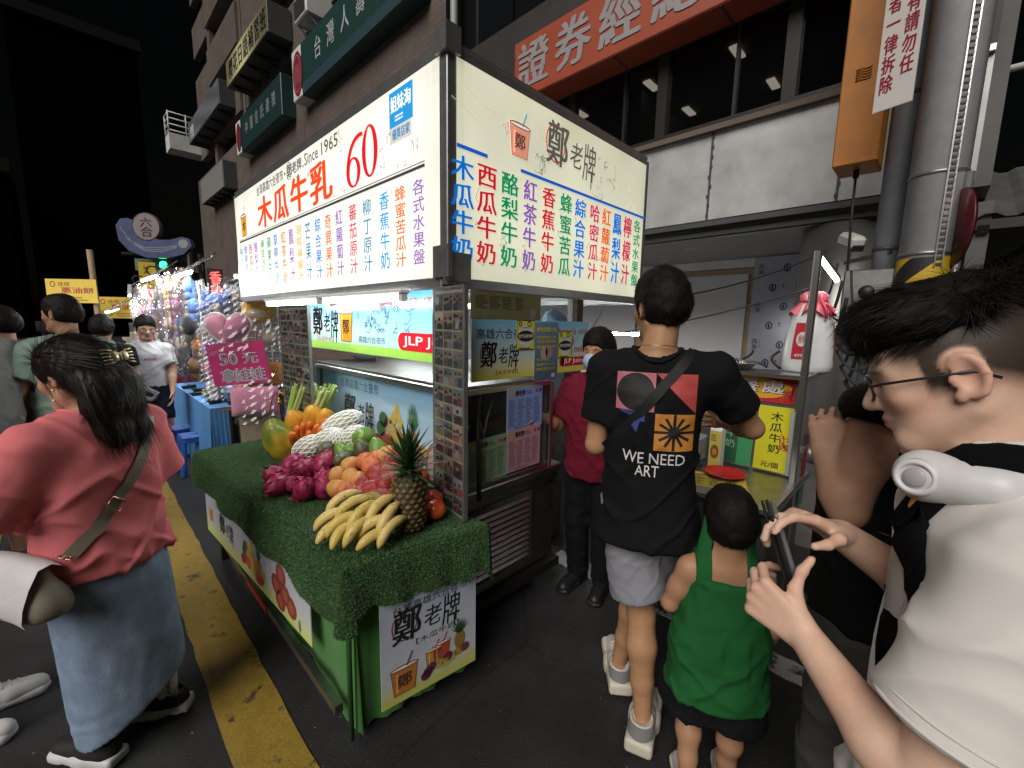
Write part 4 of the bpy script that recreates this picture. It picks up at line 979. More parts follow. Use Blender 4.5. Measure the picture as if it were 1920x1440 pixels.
for i, q in enumerate(('loosely looped thick black cable beside the meter box', 'thin black cable drooping below the security camera', 'black cable bundle hooked over the conduit', 'curled black cable end under the camera arm', 'black cable running down the front of the column', 'slack black cable behind the milk bottle')):
    x, y, z = 3.9 + .07 * i, .50 - .03 * i, 2.05 - .12 * i; wire(q, [(x, y + .05, z), (x + .05, y + .12, z - .28), (x + gw.uniform(-.1, .1), y - .10, z - .38), (x + .1, y - .02, z - .05 - .1 * i)], .008 + .003 * (i % 3), .08)

# ---- far dark street end
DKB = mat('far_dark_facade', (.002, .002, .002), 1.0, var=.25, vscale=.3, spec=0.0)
def farblock(label, x0, x1, y0, y1, h, rows, cols, sgn=None):
    t = thing('far_building', label, 'building', ((x0 + x1) / 2, y0, 0)); b = MB(); b.box(((x0 + x1) / 2, (y0 + y1) / 2, h / 2), (x1 - x0, y1 - y0, h)); b.build('wall', DKB, t)
    b = MB(); b.box(((x0 + x1) / 2, y0 - .3, h - .5), (x1 - x0 + .5, .7, .8)); b.build('cornice', mat('far_pale_cornice', (.018, .017, .016), 1.0, var=.2, spec=0.0), t)
    for r in range(rows):
        for c in range(cols):
            b = MB(); w_ = (x1 - x0) / cols; b.box((x0 + w_ * (c + .5), y0 - .02, 4 + (h - 6) * (r + .3) / rows), (w_ * .7, .06, (h - 6) / rows * .55)); b.build('window', mat('far_unlit_window', (.001, .001, .001), 1.0, var=0, spec=0.0), t)
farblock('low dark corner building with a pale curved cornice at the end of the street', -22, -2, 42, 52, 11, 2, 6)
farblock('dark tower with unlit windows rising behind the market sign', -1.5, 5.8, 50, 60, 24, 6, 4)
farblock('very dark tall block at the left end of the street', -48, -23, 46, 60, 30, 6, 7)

# ================================================================== JUICE STALL
BACKLIT = mat('backlit_sign_vinyl', attr=True, rough=.4, var=.07, vscale=1.3, emit=.66)
TUBE = mat('fluorescent_tube', (1, 1, .97), emit=52.0, var=0, ecol=(.93, 1.0, .98))
WHITEI = mat('white_stall_lining', (.66, .66, .65), .5, var=.1, vscale=4)
CLEAR = glass_mat('clear_glass', (.95, .97, .97), .03, .015)
ACRY = glass_mat('clear_acrylic', (.93, .95, .96), .05, .05)
st = thing('juice_stall', 'big steel juice stall with two lit white menu signs under its box roof', 'market stall', (1.2, 1.5, 0))
X0, X1, Y0, Y1, Z0, Z1 = 1.12, 2.79, 1.48, 4.63, 1.745, 2.645
b = MB()   # frame of the box sign
fw = .045
for (x, y) in ((X0, Y0), (X1, Y0), (X0, Y1), (X1, Y1)): b.box((x + (fw / 2 if x == X0 else -fw / 2), y + (fw / 2 if y == Y0 else -fw / 2), (Z0 + Z1) / 2), (fw, fw, Z1 - Z0 + .02), bev=.004)
for z in (Z0, Z1):
    for y in (Y0, Y1): b.box(((X0 + X1) / 2, y + (fw / 2 if y == Y0 else -fw / 2), z), (X1 - X0 - 2 * fw, fw, fw), bev=.004)
    for x in (X0, X1): b.box((x + (fw / 2 if x == X0 else -fw / 2), (Y0 + Y1) / 2, z), (fw, Y1 - Y0 - 2 * fw, fw), bev=.004)
b.box((X0 + .02, Y0 + .02, Z1 + .03), (.075, .075, .10)); b.box((X0 - .003, Y0 + .03, 1.83), (.02, .11, .13)); b.box((X0 + .05, Y0 - .004, 1.81), (.14, .012, .12))
b.build('sign_frame', ALU, st)
b = MB(); b.box(((X0 + X1) / 2, (Y0 + Y1) / 2, Z1 + .03), (X1 - X0 - .02, Y1 - Y0 - .02, .02)); b.box((X1 - .01, (Y0 + Y1) / 2, (Z0 + Z1) / 2), (.012, Y1 - Y0 - .1, Z1 - Z0 - .05)); b.box(((X0 + X1) / 2, Y1 - .01, (Z0 + Z1) / 2), (X1 - X0 - .1, .012, Z1 - Z0 - .05)); b.build('roof', ALU, st)
b = MB(); b.box(((X0 + X1) / 2, (Y0 + Y1) / 2, Z0 + .045), (X1 - X0 - .1, Y1 - Y0 - .1, .015)); b.build('ceiling_lining', WHITEI, st)
rs = random.Random(21)
INKS = dict(b=(.0, .16, .62), r=(.55, .012, .03), g=(.0, .26, .10), p=(.24, .10, .42), o=(.72, .13, .012), k=(.03, .03, .03), y=(.55, .33, .02), c=(.0, .30, .62), m=(.55, .04, .10), s=(.02, .22, .35))
def digit(a, d, u0, v0, u1, v1, col, l=2):
    """tall condensed serif figures"""
    W_, H_ = u1 - u0, v1 - v0; uc, vc = (u0 + u1) / 2, (v0 + v1) / 2; n = 36
    def shell(cx, cy, ru, rv, tu, tv, a0=0, a1=360):
        for i in range(n):
            q0, q1 = R(a0 + (a1 - a0) * i / n), R(a0 + (a1 - a0) * (i + 1) / n)
            a.poly([(cx + ru * math.cos(q0), cy + rv * math.sin(q0)), (cx + ru * math.cos(q1), cy + rv * math.sin(q1)), (cx + (ru - tu) * math.cos(q1), cy + (rv - tv) * math.sin(q1)), (cx + (ru - tu) * math.cos(q0), cy + (rv - tv) * math.sin(q0))], col, l)
    if d == '0': shell(uc, vc, W_ / 2, H_ / 2, W_ * .24, H_ * .045)
    if d == '6':
        shell(uc, v0 + H_ * .30, W_ / 2, H_ * .30, W_ * .23, H_ * .04)
        Q = []
        for i in range(15):
            q = R(180 - 104 * i / 14); tk = W_ * (.24 - .14 * i / 14); cx, cy = u1 - W_ * .02, v0 + H_ * .30; Q.append(((cx + W_ * .98 * math.cos(q), cy + H_ * .70 * math.sin(q)), (cx + (W_ * .98 - tk) * math.cos(q), cy + (H_ * .70 - tk * 1.1) * math.sin(q))))
        for (p0, p1), (p2, p3) in zip(Q[:-1], Q[1:]): a.poly([p0, p2, p3, p1], col, l + .6)
        a.ell(u1 - W_ * .14, v1 - H_ * .07, W_ * .13, H_ * .035, col, l + 2, 14)
def cup(a, u, v, h, c1, c2, l=3, txt=None):
    """a juice tumbler with lid and straw"""
    w_ = h * .36
    a.poly([(u - w_ * .78, v), (u + w_ * .78, v), (u + w_, v + h * .72), (u - w_, v + h * .72)], c1, l); a.ell(u, v + h * .73, w_ * 1.1, h * .075, (.85, .80, .72), l + 1); a.ring(u, v + h * .73, w_ * 1.1, h * .075, w_ * .12, (.25, .12, .08), l + 2)
    a.line([(u - w_ * .78, v), (u - w_, v + h * .72)], h * .016, (.2, .08, .05), l + 1); a.line([(u + w_ * .78, v), (u + w_, v + h * .72)], h * .016, (.2, .08, .05), l + 1); a.line([(u - w_ * .78, v), (u + w_ * .78, v)], h * .016, (.2, .08, .05), l + 1)
    a.line([(u + w_ * .2, v + h * .74), (u + w_ * .62, v + h * 1.08)], h * .05, c2, l + 2); a.rect(u - w_ * .6, v + h * .08, u - w_ * .45, v + h * .6, tuple(min(1, q * 1.5 + .1) for q in lin(c1)), l + 1)
    if txt: a.text(txt, u - w_ * .55, v + h * .18, u + w_ * .55, v + h * .56, (.08, .03, .02), l + 2, .02)
def logo(a, u, v, h, ink=(.012, .012, .014), ring=(.55, .03, .05), l=3):
    """brush lettering with a ringed first character"""
    a.ring(u + h * .40, v + h * .44, h * .42, h * .50, h * .045, ring, l - 1); a.text('鄭', u, v - h * .12, u + h * .92, v + h * 1.02, ink, l, .02, .06)
    a.text('老', u + h * 1.02, v + h * .02, u + h * 1.62, v + h * .74, ink, l, .01, .1); a.text('牌', u + h * 1.66, v - h * .18, u + h * 2.30, v + h * .88, ink, l, .01, .06); a.line([(u + h * 2.12, v + h * .1), (u + h * 2.12, v - h * .36)], h * .05, ink, l)
# ---- long front face
a = Art((X0 - .003, Y1 - fw, Z0 + fw / 2), (0, -1, 0), (0, 0, 1), .0012); FW, FH = Y1 - Y0 - 2 * fw, Z1 - Z0 - fw
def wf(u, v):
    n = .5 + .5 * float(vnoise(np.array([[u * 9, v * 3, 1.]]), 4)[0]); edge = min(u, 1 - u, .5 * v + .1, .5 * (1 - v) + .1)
    tb_ = .90 + .10 * math.exp(-((v - .30) / .16) ** 2) + .06 * math.exp(-((v - .72) / .14) ** 2); fall = 1 - .16 * max(0, 1 - min(u, 1 - u) / .06) - .10 * max(0, (v - .86) / .14)  # hot spots of the tubes behind and edge fall-off painted into the colour
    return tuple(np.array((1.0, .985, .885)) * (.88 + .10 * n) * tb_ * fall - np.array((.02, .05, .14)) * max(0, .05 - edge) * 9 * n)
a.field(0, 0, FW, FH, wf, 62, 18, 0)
s0 = .045; v_ = lambda z: z - Z0 - fw / 2
def T_(t, s, z0, s1, z1, col, bold=0, sh=0): a.text(t, s - s0, v_(z0), s1 - s0, v_(z1), col, 2, bold, sh)
T_('台灣高雄六合夜市', .70, 2.525, 1.30, 2.60, (.03, .03, .03)); a.ell(1.335 - s0, v_(2.56), .01, .01, (.03, .03, .03), 2, 10)
T_('鄭', 1.375, 2.515, 1.47, 2.605, (.03, .03, .03), .012); a.ring(1.42 - s0, v_(2.56), .05, .056, .004, (.1, .05, .05), 3); T_('老牌', 1.475, 2.525, 1.64, 2.60, (.03, .03, .03), .008); a.ell(1.665 - s0, v_(2.535), .008, .008, (.03, .03, .03), 2, 10)
T_('Since', 1.69, 2.53, 1.90, 2.60, (.05, .05, .05)); T_('1965', 1.95, 2.53, 2.17, 2.60, (.05, .05, .05))
for ch, q0, q1 in (('木', .70, 1.03), ('瓜', 1.07, 1.37), ('牛', 1.42, 1.72), ('乳', 1.76, 2.08)): T_(ch, q0, 2.272, q1, 2.505, (.78, .062, .012), .045)
digit(a, '6', 2.265 - s0, v_(2.275), 2.425 - s0, v_(2.525), (.62, .012, .02)); digit(a, '0', 2.445 - s0, v_(2.29), 2.605 - s0, v_(2.535), (.62, .012, .02))
a.rect(.14 - s0, v_(2.233), 3.0 - s0, v_(2.246), (.04, .04, .04), 2); a.rect(.14 - s0, v_(2.254), 3.0 - s0, v_(2.258), (.1, .1, .1), 2)
cup(a, .30 - s0, v_(2.275), .225, (.62, .28, .03), (.25, .25, .28), 2, '木'); a.line([(.2 - s0, v_(2.3)), (.16 - s0, v_(2.40))], .004, (.3, .2, .1), 2)
a.rect(2.72 - s0, v_(2.455), 2.915 - s0, v_(2.605), (.02, .27, .60), 2); a.rect(2.72 - s0, v_(2.385), 2.905 - s0, v_(2.455), (.55, .55, .50), 2)
a.text('姐妹淘', 2.735 - s0, v_(2.515), 2.90 - s0, v_(2.585), (.85, .84, .72), 3, .02); a.lines(2.77 - s0, v_(2.475), 2.88 - s0, v_(2.505), 2, (.75, .8, .85), 3, rng=rs); a.text('優質店家', 2.745 - s0, v_(2.40), 2.89 - s0, v_(2.445), (.05, .2, .45), 3, .02)
cols = [(.17, '布丁牛乳', 's'), (.30, '健康蔬果汁', 'b'), (.44, '西瓜牛乳', 'r'), (.59, '酪梨牛乳', 'p'), (.76, '綠豆沙牛奶', 'g'), (.92, '蘋果牛奶', 'g'), (1.07, '草莓牛奶', 'b'), (1.24, '紅茶牛奶', 'o'), (1.39, '鳳梨汁', 'p'), (1.54, '現榨檸檬汁', 'y'), (1.69, '芒果汁', 's'), (1.85, '綜合果汁', 'b'), (2.0, '奇異果汁', 'o'), (2.15, '紅蘿蔔汁', 'p'), (2.32, '蕃茄原汁', 'm'), (2.48, '柳丁原汁', 's'), (2.655, '香蕉牛奶', 'c'), (2.80, '蜂蜜苦瓜汁', 'o'), (2.95, '各式水果盤', 'p')]
for s_, t_, k_ in cols: a.column(t_, s_ - s0, v_(1.832), v_(2.195), .088, INKS[k_], 2, .012)
for (q0, z0, q1, z1, n) in ((.45, 2.27, .7, 2.38, 2), (1.72, 2.3, 1.78, 2.5, 4), (2.08, 2.27, 2.25, 2.6, 9), (2.62, 2.27, 2.75, 2.5, 4), (2.78, 2.27, 2.95, 2.36, 4), (1.05, 2.48, 1.4, 2.52, 2)): a.scrib(q0 - s0, v_(z0), q1 - s0, v_(z1), n, (.34, .34, .31), .003, 2, rs)
for i in range(26): s_ = rs.uniform(.2, 2.95); a.scrib(s_ - s0, v_(1.82), s_ + .05 - s0, v_(2.2), 1, (.45, .45, .40), .0026, 2, rs)
for (q0, z0) in ((2.1, 2.53), (1.2, 2.47), (.5, 2.45)):   # creases in the vinyl
    P = [(q0 - s0, v_(z0))]; 
    for k in range(6): P.append((P[-1][0] + .09, P[-1][1] + rs.uniform(-.02, .016)))
    a.line(P, .0022, (.62, .60, .52), 2)
a.rect(2.66 - s0, v_(2.24), 2.662 - s0, v_(2.60), (.66, .64, .57), 1); a.rect(2.93 - s0, v_(1.82), 2.932 - s0, v_(2.60), (.66, .64, .57), 1); a.rect(0, v_(2.05), FW, v_(2.0515), (.76, .74, .66), 1)
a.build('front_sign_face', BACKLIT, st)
# ---- short end face
a = Art((X0 + fw, Y0 - .003, Z0 + fw / 2), (1, 0, 0), (0, 0, 1), .0012); FW2 = X1 - X0 - 2 * fw
def wf2(u, v):  # brighter backlight band and dimmer side edges painted into the face colour
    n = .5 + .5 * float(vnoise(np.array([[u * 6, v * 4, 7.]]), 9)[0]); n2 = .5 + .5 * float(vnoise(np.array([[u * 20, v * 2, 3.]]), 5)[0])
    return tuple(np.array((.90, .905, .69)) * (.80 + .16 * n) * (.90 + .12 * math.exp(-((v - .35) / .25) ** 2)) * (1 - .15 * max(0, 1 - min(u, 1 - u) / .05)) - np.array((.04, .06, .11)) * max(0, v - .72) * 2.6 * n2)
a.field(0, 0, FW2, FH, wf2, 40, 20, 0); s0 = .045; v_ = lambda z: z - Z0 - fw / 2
a.rect(0, v_(2.287), .215 - s0, v_(2.303), (.01, .10, .50), 2); a.rect(.425 - s0, v_(2.283), 1.645 - s0, v_(2.298), (.01, .10, .50), 2)
cup(a, .415 - s0, v_(2.345), .185, (.75, .30, .20), (.12, .38, .50), 2, '鄭'); a.scrib(.27 - s0, v_(2.35), .34 - s0, v_(2.5), 3, (.5, .32, .3), .004, 2, rs)
logo(a, .605 - s0, v_(2.40), .185, (.10, .095, .08), (.58, .05, .06), 3)
ec = [(.078, '木瓜牛奶', 'b', .115), (.214, '西瓜牛奶', 'r', .115), (.357, '酪梨牛奶', 'g', .11), (.497, '紅茶牛奶', 'p', .095), (.637, '香蕉牛奶', 'r', .10), (.782, '蜂蜜苦瓜', 'g', .10), (.912, '綜合果汁', 'b', .10), (1.052, '哈密瓜汁', 'm', .095), (1.176, '紅蘿蔔汁', 'o', .095), (1.30, '鳳梨汁', 'b', .095), (1.425, '檸檬汁', 'm', .095), (1.545, '各式水果盤', 'g', .085)]
for s_, t_, k_, w_ in ec: a.column(t_, s_ - s0, v_(1.84), v_(2.262), w_, INKS[k_], 2, .03)
a.scrib(.46 - s0, v_(2.31), .60 - s0, v_(2.40), 7, (.28, .28, .24), .004, 2, rs); a.scrib(1.05 - s0, v_(2.38), 1.25 - s0, v_(2.52), 7, (.30, .30, .25), .004, 2, rs); a.scrib(1.25 - s0, v_(2.30), 1.55 - s0, v_(2.5), 9, (.58, .52, .32), .004, 2, rs); a.scrib(1.0 - s0, v_(2.30), 1.12 - s0, v_(2.36), 4, (.35, .34, .28), .0035, 2, rs)
for u_ in (.145, .285, .425, .565, .71, .85, .98, 1.11, 1.24, 1.36, 1.48): a.scrib(u_ - s0, v_(1.83), u_ + .055 - s0, v_(2.2), 4, (.38, .39, .30), .0035, 2, rs)
for (q0, z0, k) in ((.05, 2.55, 5), (.02, 2.47, 4), (.45, 2.56, 6), (.6, 2.60, 5)):
    P = [(q0 - s0, v_(z0))]
    for q in range(k): P.append((P[-1][0] + rs.uniform(.02, .05), P[-1][1] - rs.uniform(.0, .035)))
    a.line(P, .0035, (.52, .47, .30), 2)
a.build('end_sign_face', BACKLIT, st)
# ---- posts, lamps, inner boards
for (x, y, nm) in ((1.19, 1.56, 'post'), (2.7, 4.5, 'post'), (2.16, 1.60, 'post')):
    b = MB(); b.box((x, y, .93), (.045, .045, 1.63), bev=.004); b.build(nm, STEELD, st)
b = MB(); b.box((2.225, 1.615, 1.05), (.075, .05, 1.38), bev=.004); b.build('wooden_post', mat('stained_wood', (.12, .06, .03), .6, var=.35, vscale=10, stretch=(1, 1, .1)), st)
for (x, y0, y1) in ((1.065, 1.72, 2.62), (1.065, 2.66, 3.66), (1.9, 2.0, 3.2)):
    b = MB(); b.box((x, (y0 + y1) / 2, 1.712), (.05, y1 - y0, .02), bev=.004); b.box((x, y0 + .02, 1.69), (.03, .03, .04)); b.box((x, y1 - .02, 1.69), (.03, .03, .04)); lb = b.build('lamp_fitting', WHITEI, st)
    b = MB(); b.tube([(x, y0 + .035, 1.685), (x, y1 - .035, 1.685)], .014, 10); b.build('tube', TUBE, lb)
for y in (2.02, 2.62):
    b = MB(); b.tube([(1.16, y, 1.72), (1.15, y, 1.69), (1.13, y + .05, 1.68)], .022, 10); b.tube([(1.16, y, 1.74), (1.16, y, 1.71)], .012, 8); b.build('pipe_clamp', GREYPL, st)
def fruitpile(a, u, v, h, l=3):
    """printed fruit group"""
    E = lambda x, y, rx, ry, c, q=0, k=0: a.ell(u + x * h, v + y * h, rx * h, ry * h, c, l + k, 16, q)
    for (x, y, c) in ((-.75, .05, (.35, .02, .06)), (-.62, .32, (.05, .16, .03)), (-.52, .5, (.03, .12, .03)), (-.35, .42, (.55, .32, .12)), (-.5, .12, (.5, .08, .06))): E(x, y, .16, .15, c)
    for k, (x, y, q) in enumerate(((-.18, .62, 1.0), (-.10, .66, 1.35), (.0, .64, 1.75), (.06, .58, 2.1))): E(x, y, .22, .055, (.72, .46, .03), q, k % 2)
    E(-.22, .32, .17, .16, (.62, .40, .16), 0, 1); E(-.05, .22, .20, .23, (.66, .42, .10), 0, 2); E(-.32, .1, .18, .17, (.58, .12, .05), 0, 2); E(.22, .28, .13, .12, (.6, .22, .08), 0, 1); E(.12, .02, .16, .13, (.62, .38, .06), 0, 3)
    E(.46, .22, .17, .26, (.42, .22, .03), 0, 2)
    for i in range(5):
        for j in range(6): E(.35 + .055 * i, .06 + .065 * j, .016, .016, (.22, .10, .02), 0, 3)
    for i in range(11): q = R(25 + 13 * i); a.poly([(u + h * .42, v + h * .46), (u + h * .50, v + h * .46), (u + h * (.46 + .42 * math.cos(q) * .55), v + h * (.46 + .52 * math.sin(q)))], (.04, .14 + .02 * (i % 3), .05), l + 2 + i % 2)
    for (x, y) in ((.68, .05), (.75, .18), (.62, -.05), (.3, -.08), (.45, -.1)): E(x, y, .12, .11, (.6, .06, .05) if x < .7 else (.6, .36, .05), 0, 3)
GRAD = lambda t, bt: (lambda u, v: tuple(np.array(bt) + (np.array(t) - np.array(bt)) * v))
# banner inside (faces the street)
a = Art((1.30, 3.46, 1.365), (0, -1, 0), (0, 0, 1), .001); bw, bh = 1.86, .385
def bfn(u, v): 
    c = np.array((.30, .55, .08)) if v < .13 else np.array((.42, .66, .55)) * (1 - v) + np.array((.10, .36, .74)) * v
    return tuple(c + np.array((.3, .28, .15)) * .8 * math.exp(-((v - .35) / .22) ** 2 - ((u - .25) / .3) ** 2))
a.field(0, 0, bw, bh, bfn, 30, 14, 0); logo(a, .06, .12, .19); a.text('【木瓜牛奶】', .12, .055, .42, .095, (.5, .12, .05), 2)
cup(a, .62, .07, .27, (.70, .30, .02), (.5, .5, .55), 2, '鄭'); a.text('高雄六合夜市', .80, .07, 1.14, .115, (.10, .12, .20), 2)
a.poly([(1.33 + .05 * math.cos(q), .10 + .05 * math.sin(q)) for q in np.linspace(math.pi / 2, 3 * math.pi / 2, 9)] + [(1.86, .05), (1.86, .15)], (.55, .012, .02), 2); a.text('JLP Juice', 1.34, .068, 1.84, .13, (.9, .88, .85), 3, .02); a.text('papaya milk', 1.10, .285, 1.78, .355, (.62, .04, .05), 2, .02)
a.scrib(.78, .14, 1.5, .30, 34, (.05, .10, .22), .004, 2, rs)
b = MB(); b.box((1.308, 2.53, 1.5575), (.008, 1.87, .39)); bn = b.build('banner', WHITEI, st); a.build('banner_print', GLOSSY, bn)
# glass case (showcase fridge) standing on the counter
b = MB(); b.box((1.58, 2.36, .745), (.78, 1.74, .045), bev=.006); b.box((1.58, 2.36, .70), (.74, 1.70, .05)); b.build('counter', STEEL, st)
b = MB()
for (x, y) in ((1.21, 1.51), (1.21, 3.14), (1.86, 1.51), (1.86, 3.14)): b.box((x, y, 1.01), (.03, .03, .49), bev=.004)
for z in (.78, 1.255):
    for y in (1.51, 3.14): b.box((1.535, y, z), (.62, .03, .03), bev=.004)
    for x in (1.21, 1.86): b.box((x, 2.325, z), (.03, 1.60, .03), bev=.004)
cs = b.build('glass_case', STEEL, st)
b = MB(); b.box((1.535, 2.325, 1.278), (.66, 1.64, .012)); b.build('case_top', STEELD, cs)
b = MB(); b.box((1.535, 1.497, 1.018), (.60, .004, .45)); b.box((1.197, 2.325, 1.018), (.004, 1.58, .45)); b.build('pane', CLEAR, cs)
b = MB(); b.box((1.85, 2.325, 1.02), (.02, 1.6, .44)); b.box((1.53, 3.13, 1.02), (.6, .02, .44)); b.box((1.53, 2.325, .79), (.6, 1.6, .01)); b.build('case_lining', mat('dim_case_lining', (.10, .10, .105), .6, var=.2), cs)
a = Art((1.235, 3.10, .785), (0, -1, 0), (0, 0, 1), .001); a.field(0, 0, 1.54, .46, lambda u, v: tuple(np.array((.74, .77, .80)) * (1 - v) + np.array((.24, .50, .76)) * v), 10, 12, 0)
a.text('台灣高雄六合夜市', .30, .355, .80, .42, (.04, .10, .20), 2); logo(a, .34, .15, .17, ring=(.45, .05, .08)); fruitpile(a, 1.02, .06, .32)
a.ell(1.38, .06, .10, .13, (.62, .42, .36), 3); a.ring(1.38, .06, .10, .13, .02, (.55, .10, .08), 4); a.ell(1.38, .06, .03, .04, (.75, .62, .5), 4)
b = MB(); b.box((1.245, 2.33, 1.015), (.008, 1.55, .462)); pp = b.build('poster_board', WHITEI, cs); a.build('poster_print', GLOSSY, pp)
# menus taped inside the end pane
def sheet(name, label, O, U, V, w_, h_, col, fn, m=None, parent=None, th=.003):
    """a flat printed sheet or board of real thickness"""
    O, U, V = Vector(O), Vector(U).normalized(), Vector(V).normalized(); N = U.cross(V)
    b = MB(); b.prism([O, O + U * w_, O + U * w_ + V * h_, O + V * h_], -N * th); o = b.build(name, WHITEI, parent, None if parent else tuple(O))
    a = Art(O + N * .0006, U, V, .0006); a.rect(0, 0, w_, h_, col, 0); fn(a, w_, h_); a.build('print', m or PAPER, o)
    if label: o['label'] = label
    return o
def menu(ink):
    def f(a, w_, h_):
        a.lines(w_ * .05, h_ * .10, w_ * .97, h_ * .74, 13, ink, 1, .45, 4, rs); a.text('鄭老牌', w_ * .22, h_ * .80, w_ * .48, h_ * .93, (.01, .01, .012), 2, .03); a.ell(w_ * .12, h_ * .87, w_ * .055, h_ * .06, (.6, .35, .05), 2); a.lines(w_ * .5, h_ * .82, w_ * .72, h_ * .92, 2, ink, 1, rng=rs)
        a.rect(w_ * .78, h_ * .83, w_ * .86, h_ * .91, (.6, .03, .03), 2); a.rect(w_ * .89, h_ * .83, w_ * .97, h_ * .91, ink, 2); a.lines(w_ * .2, h_ * .03, w_ * .8, h_ * .08, 2, ink, 1, rng=rs)
    return f
sheet('menu_sheet', None, (1.50, 1.492, 1.03), (1, 0, 0), (.0, 0, 1), .27, .222, (.24, .34, .66), menu((.05, .07, .25)), parent=cs)
sheet('menu_sheet', None, (1.505, 1.491, .81), (1, 0, .01), (0, 0, 1), .255, .225, (.50, .27, .32), menu((.2, .05, .10)), parent=cs)
sheet('menu_sheet', None, (1.245, 1.4905, .80), (1, 0, .02), (0, 0, 1), .255, .222, (.24, .36, .23), menu((.04, .10, .05)), parent=cs)
# boards hung above the end of the stall
def bd1(a, w_, h_):
    a.field(0, 0, w_, h_, lambda u, v: tuple(np.array((.66, .60, .05)) * (1 - min(1, v * 2.6)) + (np.array((.76, .78, .66)) * (1 - v) + np.array((.16, .42, .62)) * v) * min(1, v * 2.6)), 20, 14, 1)
    a.text('高雄六合夜市', .025, .195, .38, .245, (.02, .04, .10), 3); logo(a, .05, .075, .11); a.text('【木瓜牛奶】', .15, .022, .30, .045, (.35, .06, .03), 3)
    a.text("Cheng's old", .57, .205, .885, .25, (.45, .02, .04), 3, .015); a.text('brand', .60, .155, .76, .195, (.45, .02, .04), 3, .015); a.text('papaya milk', .57, .10, .885, .15, (.45, .02, .04), 3, .015)
    a.rect(.66, .035, .87, .085, (.55, .012, .02), 3); a.ell(.66, .06, .025, .025, (.55, .012, .02), 3); a.ell(.87, .06, .025, .025, (.55, .012, .02), 3); a.text('JLP Juice', .675, .043, .862, .078, (.9, .88, .85), 4, .02)
bo = sheet('hanging_board', None, (1.25, 1.475, 1.308), (1, 0, 0), (0, 0, 1), .91, .285, (.7, .7, .6), bd1, GLOSSY, st, .006)
def yb(a, w_, h_):
    a.rect(.004, .004, w_ - .004, h_ - .004, (.62, .60, .04), 1); a.ell(w_ / 2, h_ * .47, w_ * .40, h_ * .40, (.62, .60, .56), 2); a.ell(w_ / 2, h_ * .47, w_ * .46, h_ * .19, (.012, .012, .012), 3, 24); a.text('合作店家專用', w_ * .10, h_ * .41, w_ * .90, h_ * .54, (.75, .74, .70), 4, .02); a.ring(w_ * .18, h_ * .88, .012, .012, .005, (.02, .02, .02), 3); a.ring(w_ * .68, h_ * .88, .016, .014, .005, (.02, .02, .02), 3); a.lines(w_ * .25, h_ * .74, w_ * .75, h_ * .8, 2, (.2, .1, .05), 3, rng=rs); a.lines(w_ * .1, h_ * .04, w_ * .9, h_ * .11, 1, (.02, .02, .02), 3, rng=rs)
sheet('sticker', None, (1.535, 1.4715, 1.445), (1, 0, 0), (0, 0, 1), .135, .148, (.02, .02, .02), yb, PAPER, st, .001)
sheet('sticker', None, (1.868, 1.4715, 1.39), (1, 0, 0), (0, 0, 1), .125, .148, (.02, .02, .02), yb, PAPER, st, .001)
def nb(a, w_, h_):
    a.field(0, 0, w_, h_, lambda u, v: tuple(np.array((.10, .17, .26)) * (.7 + .5 * v)), 4, 8, 1); a.text('價格調整公告', .012, h_ * .84, w_ - .01, h_ * .92, (.60, .56, .05), 3, .03)
    a.ell(w_ * .4, h_ * .48, .03, .035, (.35, .30, .25), 2); a.ell(w_ * .62, h_ * .50, .03, .035, (.35, .18, .18), 2)
    for k, (v0, t_) in enumerate(((.72, '因應原物料上漲'), (.65, '即日起調整售價'), (.56, '敬請見諒'), (.34, '木瓜牛奶'), (.26, '每杯六十元'), (.18, '謝謝您的支持'))): a.text(t_, .015, h_ * v0, w_ * (.9 if k != 3 else .6), h_ * (v0 + .055), (.58, .5, .06), 3, .02)
    a.rect(w_ * .74, h_ * .05, w_ * .9, h_ * .12, (.5, .5, .48), 3)
sheet('notice_sheet', None, (1.672, 1.471, 1.275), (1, 0, 0), (0, 0, 1), .19, .31, (.1, .16, .24), nb, GLOSSY, st, .001)
def pb(a, w_, h_):
    a.rect(0, 0, w_, h_, (.36, .32, .16), 1); a.lines(.03, .10, w_ - .12, h_ - .02, 9, (.06, .045, .03), 2, .35, 4, rs); a.rect(w_ - .09, .05, w_ - .045, .11, (.5, .45, .4), 2); a.lines(.1, .015, w_ - .05, .04, 1, (.05, .04, .03), 2, rng=rs)
sheet('price_board', None, (1.40, 1.66, 1.55), (1, 0, 0), (0, 0, 1), .53, .19, (.4, .36, .2), pb, PAPER, st, .006)
# body of the cart
b = MB(); b.box((1.60, 2.36, .44), (.70, 1.66, .52), bev=.01); b.build('cart_body', STEELD, st)
b = MB(); b.box((1.50, 1.522, .45), (.46, .02, .40))
b.build('louvre_frame', DKBOX, st)
b = MB()
for i in range(11): b.box((1.50, 1.508, .29 + .033 * i), (.40, .022, .006), Matrix.Rotation(R(38), 3, 'X'))
b.build('louvre', STEELD, st)
b = MB(); b.box((1.60, 2.36, .145), (.74, 1.74, .05)); b.build('chassis', FRAME, st)
for (x, y) in ((1.35, 1.65), (1.85, 1.65), (1.35, 3.05), (1.85, 3.05)):
    b = MB(); b.lathe([(.0, -.018), (.055, -.018), (.06, 0), (.055, .018), (0, .018)], (x, y, .06), 16, (1, 0, 0)); b.build('wheel', BLACK, st)
b = MB(); b.box((2.45, 3.1, .95), (.5, 2.6, .04)); b.box((2.45, 3.1, .47), (.46, 2.5, .9)); b.build('back_counter', STEELD, st)
b = MB(); b.box((2.74, 3.6, 1.42), (.03, 1.9, .62)); b.build('back_board', mat('pale_back_board', (.40, .41, .42), .5, var=.3, vscale=3), st)
